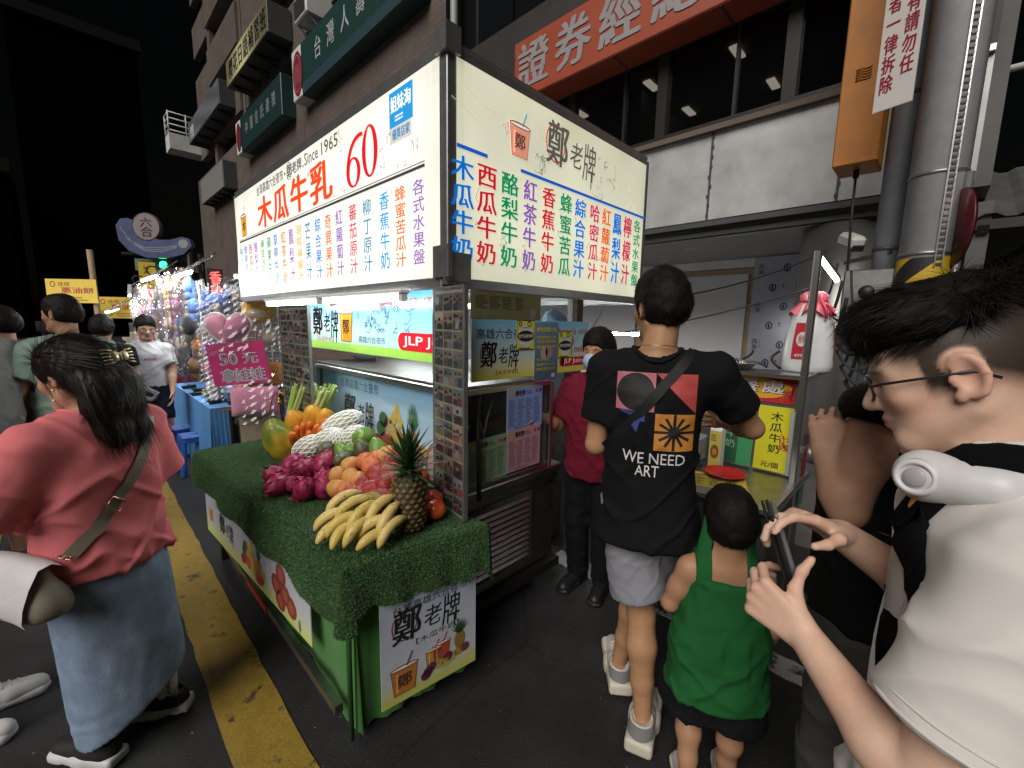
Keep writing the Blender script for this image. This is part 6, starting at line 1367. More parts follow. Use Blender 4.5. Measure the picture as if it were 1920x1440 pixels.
# carrots
CA = mat2('carrot_skin', (.62, .17, .02), (.52, .11, .015), 9, .5, bump=.25, bscale=40, stretch=(1, 1, 6))
cr_ = [((.875, 2.635, .80), (.835, 2.56, .905)), ((.90, 2.66, .84), (.885, 2.63, .925)), ((.925, 2.64, .85), (.91, 2.60, .945)), ((.945, 2.60, .86), (.93, 2.555, .955)), ((.925, 2.55, .83), (.905, 2.50, .915)), ((.955, 2.53, .86), (.94, 2.48, .950)), ((.96, 2.48, .86), (.945, 2.44, .94)), ((.985, 2.53, .88), (.975, 2.48, .975)), ((1.0, 2.515, .90), (.99, 2.46, .985))]
lbc = ['longest carrot at the left end lying lowest', 'carrot second from the left in the carrot bunch', 'carrot third from the left in the carrot bunch', 'thick carrot in the middle of the carrot bunch', 'short carrot in front of the thick one', 'carrot right of the middle of the carrot bunch', 'short carrot touching the netted fruit', 'carrot second from the right at the back', 'rearmost carrot against the ripe papayas']
for (p, q), lb in zip(cr_, lbc):
    p, q = Vector(p), Vector(q); L_ = (q - p) * 1.35; P = [p + L_ * f + Vector((rf.uniform(-.002, .002), rf.uniform(-.002, .002), 0)) for f in np.linspace(0, 1, 10)]; b = MB(); b.tube(P, [.016, .020, .022, .023, .0235, .024, .024, .023, .019, .009], 12); fobj('carrot', b, CA, p, lb, 'carrot', 'carrots bunched beside the papayas')
# celery
CEL = mat2('celery_stalk', (.34, .50, .10), (.52, .64, .26), 14, .45, stretch=(1, 1, .12)); BLU = mat('blue_label_band', (.015, .03, .30), .3, var=.15, vscale=30)
for (bx, by, tx, ty, lb, sd_) in ((.985, 3.02, 1.02, 2.90, 'left celery bunch with a blue band behind the papayas', 1), (1.03, 2.83, 1.085, 2.70, 'right celery bunch with a blue band against the glass case', 2)):
    t = thing('celery_bunch', lb, 'celery', (bx, by, .93), 'celery bunches'); g_ = random.Random(sd_)
    for k in range(22):
        a_ = g_.uniform(0, 6.3); r_ = .050 * math.sqrt(g_.random()); dx, dy = r_ * math.cos(a_), r_ * math.sin(a_); p = Vector((bx + dx * .8, by + dy * .9, .90)); q = Vector((tx + dx * 1.3, ty + dy * 1.9, 1.15 + g_.uniform(-.02, .03))); b = MB(); d = (q - p); rows = []; s_ = d.cross(Vector((dx, dy, .001))).normalized(); o_ = s_.cross(d).normalized()
        for f in np.linspace(0, 1, 5): c = p + d * f; w_ = .016 - .004 * f; rows.append([c + s_ * w_ * math.cos(u) + o_ * w_ * .75 * math.sin(u) for u in np.linspace(-.5, math.pi + .5, 7)] + [c + s_ * w_ * .62 * math.cos(u) + o_ * w_ * .35 * math.sin(u) for u in np.linspace(math.pi + .5, -.5, 7)])
        b.grid(rows, True); V0 = len(b.v); b.add(rows[-1], [list(range(14))], False); b.build('stalk', CEL, t)
    b = MB(); P = []
    c0 = Vector((bx + (tx - bx) * .15, by + (ty - by) * .15, .945)); dd = Vector((tx - bx, ty - by, .17)).normalized(); xs = dd.orthogonal().normalized(); ys = dd.cross(xs)
    for h in (-.035, .035): P.append([c0 + dd * h + (xs * math.cos(a_) + ys * math.sin(a_)) * (.053 + .004 * math.sin(5 * a_)) for a_ in np.linspace(0, 2 * math.pi, 25)])
    b.grid(P, True); b.build('band', BLU, t)
    lf = MB()
    for k in range(30):
        c = Vector((bx + g_.uniform(-.05, .05), by + .03 + g_.uniform(-.03, .05), .90 + g_.uniform(0, .05))); d1 = Vector((g_.uniform(-1, 1), g_.uniform(-1, 1), g_.uniform(-.3, 1))) * .016; d2 = Vector((g_.uniform(-1, 1), g_.uniform(-1, 1), g_.uniform(-1, 1))) * .014; lf.add([c - d1, c + d2, c + d1, c - d2], [[0, 1, 2, 3]])
    lf.build('leaves', mat('celery_leaf', (.03, .10, .015), .6, var=.3), t)
# pineapple
t = thing('pineapple', 'upright pineapple with a spiky dark green crown beside the snapshot panel', 'pineapple', (.888, 1.43, .745)); pc = Vector((.888, 1.43, .745))
PS = mat2('pineapple_rind', (.085, .06, .018), (.16, .10, .025), 30, .5, bump=.3, bscale=120); prof = [(.0, .0), (.045, .004), (.060, .03), (.068, .08), (.069, .14), (.062, .19), (.048, .225), (.028, .24), (0, .243)]
b = MB(); b.mt(mat('pineapple_groove', (.035, .028, .012), .7)); b.lathe(prof, pc, 24); b.mt(PS)
rr_ = lambda h: float(np.interp(h, [p[1] for p in prof], [p[0] for p in prof]))
for row in range(11):
    h = .018 + .0205 * row; r_ = rr_(h); n = 13
    for k in range(n):
        a_ = 2 * math.pi * (k + .5 * (row % 2)) / n; nx = Vector((math.cos(a_), math.sin(a_), 0)); tx = Vector((-math.sin(a_), math.cos(a_), 0)); c = pc + nx * r_ + Vector((0, 0, h)); w_ = math.pi * r_ / n * .93; hh = .0125
        V = [c - tx * w_, c - Vector((0, 0, hh)), c + tx * w_, c + Vector((0, 0, hh)), c - tx * w_ * .5 + nx * .0055, c - Vector((0, 0, hh * .5)) + nx * .0055, c + tx * w_ * .5 + nx * .0055, c + Vector((0, 0, hh * .5)) + nx * .0055, c + nx * .010 + Vector((0, 0, .006))]
        b.add(V, [[0, 1, 5, 4], [1, 2, 6, 5], [2, 3, 7, 6], [3, 0, 4, 7], [4, 5, 8], [5, 6, 8], [6, 7, 8], [7, 4, 8]], True)
b.build('body', None, t)
LEAFP = mat2('pineapple_leaf', (.018, .060, .018), (.035, .10, .025), 12, .38, stretch=(1, 1, .3)); b = MB(); top = pc + Vector((0, 0, .232))
for k in range(88):
    f = k / 87; a_ = k * 2.399; el = R(4 + 82 * f ** .8); L_ = (.085 + .055 * math.sin(f * 2.6)) * rf.uniform(.85, 1.15) * 1.12; d = Vector((math.cos(a_) * math.cos(el), math.sin(a_) * math.cos(el), math.sin(el))); s_ = Vector((-math.sin(a_), math.cos(a_), 0)); n_ = s_.cross(d); st_ = top + Vector((math.cos(a_) * .018 * (1 - f), math.sin(a_) * .018 * (1 - f), .07 * f)); V = []
    curl = rf.uniform(.10, .35) * (1 - f * .6)
    for g_ in (0, .25, .5, .75, 1.0):
        c = st_ + d * L_ * g_ + Vector((0, 0, -1)) * curl * L_ * g_ ** 2 * .9 + Vector((math.cos(a_), math.sin(a_), 0)) * curl * L_ * g_ ** 2 * .5; w_ = .0105 * (1 - g_) ** .75 + .0003; V += [c - s_ * w_ - n_ * w_ * .4, c, c + s_ * w_ - n_ * w_ * .4]
    F = []
    for j in range(4): F += [[3 * j, 3 * j + 1, 3 * j + 4, 3 * j + 3], [3 * j + 1, 3 * j + 2, 3 * j + 5, 3 * j + 4]]
    b.add(V, F, True)
b.build('crown', LEAFP, t)
# bananas
BAN = mat2('banana_peel', (.56, .42, .11), (.62, .47, .17), 8, .42, speck=(.26, .17, .06), stretch=(1, 1, .6)); BTIP = mat('banana_tip', (.04, .03, .015), .7)
t = thing('banana_bunch', 'pale yellow bunch of bananas at the front corner of the turf', 'bananas', (.70, 1.5, .75))
BB = [((0.768, 1.522, 0.87), (0.643, 1.55, 0.83)), ((0.748, 1.639, 0.85), (0.655, 1.664, 0.8)), ((0.681, 1.565, 0.82), (0.586, 1.615, 0.775)), ((0.709, 1.495, 0.83), (0.59, 1.525, 0.775)), ((0.758, 1.467, 0.875), (0.646, 1.458, 0.8)), ((0.637, 1.559, 0.775), (0.559, 1.529, 0.765)), ((0.662, 1.482, 0.785), (0.582, 1.452, 0.765)), ((0.737, 1.44, 0.83), (0.617, 1.429, 0.768)), ((0.786, 1.432, 0.87), (0.707, 1.426, 0.815)), ((0.747, 1.402, 0.82), (0.673, 1.446, 0.77)), ((0.798, 1.398, 0.85), (0.721, 1.374, 0.79)), ((0.8, 1.366, 0.81), (0.707, 1.345, 0.765)), ((0.722, 1.386, 0.775), (0.644, 1.387, 0.765))]
for i, (p, q) in enumerate(BB):
    p, q = Vector(p), Vector(q); d = q - p; L_ = d.length; d = d * (max(L_, .15) / L_); p = q - d; L_ = d.length; up = Vector((0, 0, 1)) + Vector((rf.uniform(-.3, .3), rf.uniform(-.3, .3), 0)); up = (up - d.normalized() * up.dot(d.normalized())).normalized(); P = []; rs_ = []
    for f in np.linspace(0, 1, 15): P.append(p + d * f + up * .24 * L_ * 4 * f * (1 - f) * .85); rs_.append(.0212 * float(np.interp(f, [0, .06, .18, .5, .82, .93, .98, 1], [.42, .5, .88, 1, .95, .62, .34, .3])))
    b = MB(); b.mt(BAN); b.tube(P, rs_, 6 if False else 7); b.mt(BTIP); b.tube([P[-1], P[-1] + (P[-1] - P[-2]).normalized() * .006], [.0058, .004], 7); b.build('banana', None, t)
b = MB(); b.tube([(.755, 1.60, .865), (.79, 1.53, .885), (.80, 1.46, .882), (.81, 1.40, .85)], [.012, .018, .018, .012], 8); b.build('stem', mat('banana_stem', (.22, .17, .05), .7), t)
# gift basket
t = thing('gift_basket', 'small basket with tall orange handle, red bow and gold charm', 'basket', (.98, 3.24, .745)); bc = Vector((.98, 3.24, .745))
b = MB(); b.lathe([(.045, 0), (.06, .05), (.07, .09), (.062, .09), (.05, .02)], bc, 18); b.build('bowl', mat('brown_wicker', (.16, .08, .03), .7, var=.3, bump=.6, bscale=120), t)
P0, P1 = [], []
for a_ in np.linspace(0, math.pi, 19): c = bc + Vector((-.062 * math.cos(a_) * .8, .062 * math.cos(a_) * .8, .09 + .235 * math.sin(a_) ** .8)); n_ = Vector((.7, .7, 0)) * .011; P0.append(c - n_); P1.append(c + n_)
b = MB(); b.grid([P0, P1], True); b.build('handle', mat('orange_handle_band', (.62, .32, .04), .35, var=.15), t)
b = MB()
for k in range(46): a_ = rf.uniform(0, 6.3); e_ = rf.uniform(-1, 1); d = Vector((math.cos(a_), math.sin(a_), e_)).normalized(); c = bc + Vector((-.055, .035, .075)); s_ = d.orthogonal().normalized() * .006; L_ = rf.uniform(.02, .055); b.add([c - s_, c + s_, c + d * L_ + s_ - Vector((0, 0, .02)), c + d * L_ - s_ - Vector((0, 0, .02))], [[0, 1, 2, 3]])
b.build('bow', mat('red_foil_ribbon', (.45, .015, .02), .25, .4, var=.2), t)
b = MB(); c = bc + Vector((-.0, -.0, .25)); b.ell(c, (.014, .014, .016), None, 12, 8); b.ell(c + Vector((0, 0, .022)), (.009, .009, .011), None, 12, 8); b.tube([c + Vector((0, 0, .03)), c + Vector((0, 0, .07))], .0015, 5); b.build('charm', mat('gold_charm', (.7, .42, .06), .25, .9, var=.1), t)

# ================================================================== SECOND STALL (right)
s2 = thing('drink_counter', 'steel serving counter with a tall post and red pick-up sign behind the man in black', 'market stall', (2.35, .7, 0))
b = MB(); b.box((2.40, .86, .785), (.74, .92, .03), bev=.005); b.build('counter_top', STEELD, s2)
b = MB(); b.box((2.42, .86, .43), (.66, .86, .67)); b.build('cabinet', mat('dark_steel_cabinet', (.10, .10, .10), .45, .7, var=.3), s2)
for (x, y, z1) in ((2.52, .435, 1.95), (2.74, 1.28, 1.38), (2.52, 1.28, 1.38)): b = MB(); b.box((x, y, z1 / 2), (.032, .032, z1), bev=.005); b.build('post', STEEL, s2)
b = MB(); b.box((2.63, .86, 1.335), (.26, .86, .02), bev=.004); b.build('shelf', STEEL, s2)
b = MB(); b.box((2.60, .86, 1.06), (.02, .82, .52)); b.build('back_panel', STEELD, s2)
b = MB(); b.bar((2.52, .435, 1.935), (3.02, .42, 1.86), .03, .02); b.bar((2.52, .435, 1.33), (2.98, .40, 1.36), .03, .02); ar = b.build('lamp_arm', ALU, s2)
b = MB(); b.tube([(2.56, .43, 1.912), (3.0, .418, 1.846)], .011, 8); b.build('tube', mat('led_tube', (1, 1, 1), emit=30, var=0, ecol=(.96, 1, 1)), s2)
b = MB(); b.box((2.68, .425, .98), (.28, .004, .72)); sc_ = b.build('clear_screen', ACRY, s2)
a = Art((2.60, .421, .62), (1, 0, 0), (0, 0, 1), .001); a.rect(.03, .16, .15, .33, (.30, .03, .03), 1); a.rect(.03, .0, .15, .15, (.06, .16, .08), 1); a.rect(.03, .345, .15, .40, (.16, .03, .03), 1); a.lines(.035, .18, .145, .32, 4, (.12, .01, .01), 2, rng=rs); a.build('sticker', PAPER, sc_)
def rs1(a, w_, h_):
    a.poly([(w_ * (.50 + .46 * math.cos(q) * (1 + .06 * math.sin(5 * q))), h_ * (.50 + .40 * math.sin(q))) for q in np.linspace(0, 6.28, 29)[:-1]], (.66, .36, .04), 1)
    for i, ch in enumerate('取餐處'): a.text(ch, .075 + .115 * i, h_ * .32, .175 + .115 * i, h_ * .80, (.05, .02, .02), 2, .03); a.text(ch, .070 + .115 * i, h_ * .345, .17 + .115 * i, h_ * .825, (.72, .70, .68), 3, .03)
    a.lines(.12, h_ * .12, w_ * .66, h_ * .22, 1, (.66, .6, .5), 2, rng=rs); a.scrib(w_ * .84, h_ * .1, w_ * .97, h_ * .6, 6, (.5, .10, .05), .004, 3, rs)
sheet('pickup_sign', None, (2.585, .93, 1.185), (0, -1, 0), (0, 0, 1), .455, .145, (.45, .03, .03), rs1, GLOSSY, s2, .006)
def ys1(a, w_, h_):
    for i, ch in enumerate('木瓜牛奶'): a.text(ch, w_ * .38, h_ * (.78 - .165 * i), w_ * .72, h_ * (.92 - .165 * i), (.04, .05, .02), 2, .02)
    a.text('元/個', w_ * .22, h_ * .05, w_ * .72, h_ * .145, (.04, .05, .02), 2, .02); a.scrib(w_ * .7, h_ * .35, w_ * .95, h_ * .6, 8, (.5, .14, .05), .005, 2, rs)
sheet('price_poster', None, (2.57, .635, .815), (0, -1, 0), (.05, 0, 1), .165, .35, (.56, .52, .03), ys1, GLOSSY, s2, .004)
def gs1(a, w_, h_):
    a.rect(w_ * .55, 0, w_, h_, (.05, .26, .11), 1)
    for i, ch in enumerate('酪梨牛奶'): a.text(ch, w_ * .16, h_ * (.78 - .175 * i), w_ * .48, h_ * (.92 - .175 * i), (.20, .34, .22), 2, .02)
sheet('price_poster', None, (2.572, .815, .815), (0, -1, 0), (.05, 0, 1), .165, .34, (.025, .09, .045), gs1, GLOSSY, s2, .004)
b = MB(); [b.box((2.56 + .012 * i, .45 + .004 * i, .98), (.005, .05, .34)) for i in range(3)]; b.build('folded_boards', mat('pale_board_stack', (.40, .42, .45), .6), s2)
# things on the counter
t = thing('juice_dispenser', 'clear juice box with a steel tap on the serving counter', 'drink dispenser', (2.42, .93, .80))
b = MB(); b.box((2.42, .93, .96), (.17, .17, .30), bev=.012); b.build('tank', ACRY, t); b = MB(); b.box((2.42, .93, .90), (.15, .15, .14), bev=.01); b.build('juice', mat('pale_juice', (.38, .38, .36), .4, var=.1), t)
b = MB(); b.tube([(2.335, .92, .93), (2.305, .92, .93), (2.30, .92, .91)], .010, 8); b.tube([(2.315, .90, .945), (2.315, .94, .945)], .006, 8); b.build('tap', STEEL, t); b = MB(); b.box((2.42, .93, 1.118), (.18, .18, .02), bev=.006); b.build('lid', WHITEI, t)
sheet_t = thing('juice_carton', 'tall white juice carton with a fruit picture beside the clear juice box', 'carton', (2.45, .79, .80)); b = MB(); b.box((2.45, .79, .91), (.07, .06, .22), bev=.004); b.prism([(2.415, .76, 1.02), (2.485, .76, 1.02), (2.45, .76, 1.055)], (0, .06, 0)); b.build('box', WHITEI, sheet_t)
a = Art((2.4145, .82, .80), (0, -1, 0), (0, 0, 1), .001); a.rect(0, .005, .06, .215, (.50, .40, .08), 0); a.ell(.03, .10, .022, .04, (.16, .08, .03), 1); a.ell(.03, .10, .012, .02, (.5, .18, .04), 2); a.lines(.008, .16, .052, .20, 3, (.1, .06, .02), 1, rng=rs); a.build('print', PAPER, sheet_t)
simple('plate', 'round red plastic plate on the serving counter', 'plate', lambda b: b.lathe([(.0, .804), (.055, .804), (.095, .822), (.105, .826), (.104, .830), (.092, .826), (.055, .809), (0, .809)], (2.33, .70, .0), 32), m=mat('red_melamine', (.48, .012, .02), .22, var=.05))
def my1(a, w_, h_): a.lines(.02, .02, w_ - .02, h_ - .03, 8, (.06, .05, .02), 1, .35, 4, rs); a.line([(w_ * .48, .01), (w_ * .48, h_ - .02)], .002, (.2, .15, .02), 1)
o = sheet('menu_sheet', 'yellow menu sheet lying on the serving counter under the red plate', (2.06, .86, .8025), (.35, -.94, 0), (.94, .35, 0), .34, .22, (.62, .46, .06), my1, PAPER, None, .0015); o['category'] = 'menu'
t = thing('milk_bottle', 'giant white milk bottle with red labels and a pink cloth tied over its cap', 'bottle', (2.78, .475, 1.348))
bo_ = Vector((2.775, .475, 1.348)); b = MB(); b.lathe([(.0, 0), (.10, 0), (.112, .012), (.115, .04), (.113, .12), (.105, .22), (.088, .30), (.062, .355), (.05, .375), (.05, .41), (0, .41)], bo_, 32); b.build('body', mat('white_bottle_plastic', (.66, .67, .68), .35, var=.05), t)
for (a0, a1, tx_) in ((150, 195, '4990'), (262, 312, '0958')):
    b = MB(); P = []
    for i in range(9):
        q = R(a0 + (a1 - a0) * i / 8); P.append([bo_ + Vector((math.cos(q) * (r_ + .0015), math.sin(q) * (r_ + .0015), h_)) for r_, h_ in ((.1145, .07), (.113, .13), (.108, .19), (.098, .26))])
    b.grid(P, True); lb_ = b.build('label', mat('red_bottle_label', (.48, .02, .035), .4), t); qm = R((a0 + a1) / 2); n_ = Vector((math.cos(qm), math.sin(qm), 0)); u_ = Vector((-math.sin(qm), math.cos(qm), 0)); a = Art(bo_ + n_ * .1185 + Vector((0, 0, .075)) - u_ * .035, u_, (-n_.x * .08, -n_.y * .08, 1), .001); a.text(tx_, .008, .006, .062, .024, (.7, .68, .66), 1, .02); a.ell(.035, .10, .026, .038, (.68, .66, .64), 1); a.text('鮮', .018, .075, .052, .125, (.45, .02, .03), 2); a.build('lettering', PRINT, lb_)
b = MB(); P = []
for j, (r_, h_) in enumerate(((.0, .425), (.04, .424), (.056, .41), (.057, .385), (.054, .372), (.075, .345), (.098, .315))): P.append([bo_ + Vector((math.cos(q) * r_ * (1 + .12 * math.sin(9 * q) * (j > 1) + .05 * math.sin(4 * q)), math.sin(q) * r_ * (1 + .12 * math.sin(9 * q) * (j > 1)), h_ - .02 * (j == 6) * math.sin(5 * q + 1))) for q in np.linspace(0, 2 * math.pi, 73)])
b.grid(P, True); b.build('cap_cloth', mat('pink_satin_cloth', (.56, .07, .11), .45, var=.15, sheen=.3), t)
b = MB(); b.tube([bo_ + Vector((math.cos(q) * .058, math.sin(q) * .058, .374)) for q in np.linspace(0, 6.28, 17)[:-1]], .006, 6, closed=True); b.tube([bo_ + Vector((-.045, -.04, .372)), bo_ + Vector((-.075, -.07, .33)), bo_ + Vector((-.08, -.075, .28))], .007, 6); b.tube([bo_ + Vector((-.045, -.04, .372)), bo_ + Vector((-.05, -.085, .34)), bo_ + Vector((-.055, -.09, .29))], .007, 6); b.build('bow', mat('red_ribbon', (.45, .02, .05), .4), t)
t = thing('steel_tray', 'shallow steel tray with crumpled foil on the shelf of the serving counter', 'tray', (2.62, .80, 1.346)); b = MB(); b.lathe([(.0, 0), (.11, 0), (.14, .035), (.15, .038), (.145, .042), (.13, .036), (.105, .006), (0, .006)], (2.62, .82, 1.346), 28); b.build('tray', STEEL, t)
b = MB(); b.ell((2.60, .78, 1.375), (.07, .06, .03), None, 18, 10, None, lambda p: p * (1 + .3 * float(vnoise(np.array([[p.x * 4, p.y * 4, p.z * 4]]), 3)[0]))); b.build('foil', mat('crumpled_foil', (.75, .75, .76), .22, 1.0, var=.1, bump=1, bscale=40), t)
for i, lb in enumerate(('black cable coil hanging behind the steel tray', 'black strap end sticking up behind the shelf', 'black wire loop beside the milk bottle')):
    simple('cable', lb, 'cable', lambda b: b.tube([(2.80, .60 + .10 * i + .05 * math.sin(q * 1.3 + i), 1.35 + .045 * q - .02 * q * q * (i % 2)) for q in np.linspace(0, 2.2, 10)], .007, 6), m=RUBBER)

# ================================================================== TOY STALL (left, middle distance)
BLUC = mat('blue_table_cloth', (.09, .27, .58), .6, var=.12, vscale=4, bump=.2, bscale=40)
t = thing('toy_table', 'prize table with a plain blue cloth in front of the hanging plush toys', 'table', (.95, 5.4, 0))
b = MB(); b.box((1.10, 5.62, .735), (.56, 2.0, .03)); b.build('tabletop', PLY, t)
def clothside(p, q, ph):
    P = []; p, q = Vector(p), Vector(q); d = q - p; n = Vector((d.y, -d.x, 0)).normalized()
    for i in range(41): f = i / 40; P.append([p + d * f + n * ((.014 * math.sin(f * 26 + ph) + .01 * math.sin(f * 61)) * g + .02 * g) + Vector((0, 0, .757 - .72 * g)) for g in np.linspace(0, 1, 8)])
    return P
b = MB(); b.grid(clothside((.815, 6.64, 0), (.815, 4.61, 0), 0), True); b.grid([[(.815, y, .757) for y in np.linspace(4.61, 6.64, 6)], [(1.385, y, .757) for y in np.linspace(4.61, 6.64, 6)]], False); P = clothside((.815, 4.61, 0), (.96, 4.63, 0), 1); b.grid(P, True); b.build('tablecloth', BLUC, t)
for (x, y) in ((1.34, 4.68), (1.34, 6.55), (.86, 6.55)): b = MB(); b.box((x, y, .36), (.05, .05, .72)); b.build('leg', PLY, t)
simple('wooden_crate', 'pale wooden crate standing under the end of the prize table', 'crate', lambda b: (b.box((1.22, 4.78, .33), (.34, .30, .66)), b.box((1.22, 4.625, .33), (.34, .012, .6)), b.box((1.22, 4.615, .60), (.36, .012, .06)), b.box((1.22, 4.615, .06), (.36, .012, .06))), m=mat('pale_crate_wood', (.40, .32, .22), .7, var=.2, stretch=(1, 1, .2)))
# grid racks and light tubes
def gridrack(label, O, U, w_, z0, z1, st_=.075):
    t = thing('wire_rack', label, 'display rack', tuple(O)); O, U = Vector(O), Vector(U).normalized(); b = MB(); n = int(w_ / st_)
    for i in range(n + 1): p = O + U * (i * st_); b.tube([(p.x, p.y, z0), (p.x, p.y, z1)], .0035 if i % 8 else .007, 5, False)
    z = z0
    while z <= z1: p, q = O, O + U * (n * st_); b.tube([(p.x, p.y, z), (q.x, q.y, z)], .0035, 5, False); z += st_
    b.build('wire_grid', mat('white_coated_wire', (.6, .6, .6), .4), t)
    b = MB(); 
    for f in (0, 1): p = O + U * (n * st_ * f); b.tube([(p.x, p.y, 0), (p.x, p.y, z1)], .014, 8)
    b.build('stand', ALU, t); return t
gridrack('white wire grid rack facing the juice stall, hung with plush cushions', (.88, 5.02, 0), (1, 0, 0), .95, .78, 1.90)
gridrack('long white wire grid rack along the street, hung with bagged plush toys', (1.02, 5.6, 0), (0, 1, 0), 5.6, .95, 1.98)
LED = mat('led_tube')
def tubelamp(label, p, q, m=None):
    t = thing('tube_lamp', label, 'tube lamp', tuple(p)); p, q = Vector(p), Vector(q); b = MB(); b.bar(p + Vector((0, 0, .02)), q + Vector((0, 0, .02)), .045, .02); b.build('fitting', WHITEI, t); b = MB(); b.tube([p, q], .013, 8); b.build('tube', m or mat('market_led_tube', (1, 1, 1), emit=150, var=0, ecol=(.95, .98, 1)), t)
    b = MB(); [b.tube([r_ + Vector((0, 0, .02)), r_ + Vector((.25, .05, .22))], .008, 6) for r_ in (p.lerp(q, .2), p.lerp(q, .8))]; b.build('hanger', ALU, t)
tubelamp('bright white tube lamp leaning out over the bagged plush toys', (.62, 8.2, 1.86), (.74, 9.6, 2.06)); tubelamp('bright white tube lamp low beside the yellow pancake banner', (.42, 9.6, 1.62), (.66, 11.2, 1.70)); tubelamp('white tube lamp above the far end of the plush rack', (.72, 6.3, 2.02), (.72, 7.6, 2.04)); tubelamp('bluish tube lamp behind the grid rack by the juice stall sign', (1.3, 5.5, 2.02), (1.75, 5.9, 2.0)); tubelamp('tube lamp hanging over the blue prize table', (.80, 4.85, 1.98), (.80, 5.75, 1.98))
tubelamp('tube lamp over the rear counter between the juice stall and the plywood', (3.55, 1.75, 1.50), (3.55, 2.55, 1.50), mat('rear_tube', (1, 1, 1), emit=110, var=0, ecol=(1, .98, .92)))
# plush cushions (plain ones)
FILMW = glass_mat('clear_plastic_bag', (.97, .97, .98), .10, .05)
def plushmat(name, col): return mat(name, col, .9, 0, .10, 14, .25, 220, spec=.15, sheen=.4)
PC = dict(pink=(.56, .22, .33), white=(.60, .58, .58), blue=(.10, .20, .52), yellow=(.66, .38, .05), lilac=(.36, .24, .48), brown=(.24, .12, .06), red=(.50, .04, .06), orange=(.62, .24, .05), grey=(.28, .27, .30), green=(.12, .34, .14), black=(.02, .02, .024), cream=(.58, .50, .38))
_pl = {}
def plush(kind, col):
    """one plain plush toy at the origin facing -Y, about 0.26 m wide"""
    if (kind, col) in _pl: return _pl[(kind, col)]
    t = thing('plush_toy', 'x', 'plush toy', (0, 0, 0)); m = plushmat(col + '_plush', PC[col]); m2 = plushmat('cream_plush', PC['cream']); b = MB(); b.mt(m)
    if kind == 'bear':
        b.ell((0, 0, .02), (.115, .07, .10), None, 18, 12); [b.ell((x * .082, 0, .105), (.036, .03, .036), None, 12, 8) for x in (-1, 1)]; b.ell((0, .0, -.10), (.08, .055, .07), None, 16, 10); b.build('body', None, t); b = MB(); b.mt(m2); b.ell((0, -.062, -.005), (.045, .025, .034), None, 12, 8); b.build('muzzle', None, t)
    elif kind == 'bunny':
        b.ell((0, 0, 0), (.10, .065, .095), None, 18, 12); [b.ell((x * .045, .01, .14), (.026, .022, .08), Matrix.Rotation(x * .18, 3, 'Y'), 12, 10) for x in (-1, 1)]; b.ell((0, 0, -.115), (.07, .05, .06), None, 14, 9); b.build('body', None, t); b = MB(); b.mt(m2); b.ell((0, -.06, -.02), (.03, .018, .02), None, 10, 7); b.build('muzzle', None, t)
    elif kind == 'ball':
        b.ell((0, 0, 0), (.12, .09, .11), None, 18, 12); b.build('body', None, t); b = MB(); b.mt(m2); b.ell((0, -.035, -.02), (.085, .06, .055), None, 14, 9); b.build('patch', None, t)
    elif kind == 'heart':
        P = [(math.sin(q) ** 3 * .16, (13 * math.cos(q) - 5 * math.cos(2 * q) - 2 * math.cos(3 * q) - math.cos(4 * q)) * .0098) for q in np.linspace(0, 2 * math.pi, 41)[:-1]]; rows = []
        for f, y in ((.0, -.075), (.45, -.068), (.8, -.045), (.97, -.012), (.97, .012), (.8, .045), (.45, .068), (0, .075)): rows.append([(x * f, y, z * f) for x, z in P] + [(P[0][0] * f, y, P[0][1] * f)])
        b.grid(rows, True); b.build('body', None, t); b = MB(); b.mt(plushmat('white_plush', PC['white'])); b.tube([(x * 1.0 + .006 * math.sin(i * 2.1), .0, z * 1.0) for i, (x, z) in enumerate(P)], .012, 6, closed=True); b.build('lace', None, t)
    elif kind == 'pillow':
        rows = []
        for i in range(15): rows.append([(-.19 + .38 * i / 14, -.065 * max(0, (1 - abs(2 * i / 14 - 1) ** 3) * (1 - abs(2 * j / 10 - 1) ** 3)) ** .6, -.13 + .26 * j / 10) for j in range(11)])
        b.grid(rows, True, flip=False); b.grid([[(x, -y, z) for x, y, z in r_] for r_ in rows], True, flip=True); b.build('body', None, t)
    if kind in ('bear', 'bunny'):
        b = MB(); b.mt(BLACK); [b.ell((x * .042, -.066 if kind == 'bear' else -.060, .03 if kind == 'bear' else .012), (.010, .007, .011), None, 8, 6) for x in (-1, 1)]; b.ell((0, -.088 if kind == 'bear' else -.078, .008 if kind == 'bear' else -.01), (.010, .006, .007), None, 8, 6); b.build('eyes_and_nose', None, t)
    b = MB(); b.mt(FILMW); P = []
    for i in range(13): P.append([((-.155 + .31 * j / 10) * (1 + .04 * math.sin(i * 2.3 + j)), -.105 + .03 * abs(2 * j / 10 - 1) ** 2 + .010 * math.sin(i * 3.1 + j * 1.7), -.19 + .39 * i / 12) for j in range(11)])
    b.grid(P, False); b.build('wrapper', None, t)
    _pl[(kind, col)] = t; t['unused'] = 1; return t
def place(kind, col, loc, rz, label, sc=1.0, group=None, rx=0.0):
    p = plush(kind, col)
    o = p if 'unused' in p.keys() else dup(p)
    if 'unused' in o.keys(): del o['unused']
    o.location = loc; o.rotation_euler = (rx, 0, rz); o.scale = (sc, sc, sc); o['label'] = label; o['group'] = group or 'plush toys on the toy stall'; return o
place('heart', 'pink', (1.03, 4.72, 1.47), R(-35), 'large pink heart cushion with white lace edge, hung above the magenta sign', 1.25)
place('ball', 'yellow', (1.28, 4.66, 1.66), R(-30), 'large yellow round cushion right under the end of the juice stall sign', 1.25)
place('bear', 'blue', (1.0, 4.95, 1.68), R(-20), 'large blue bear cushion high on the wire rack beside the grey one', 1.05)
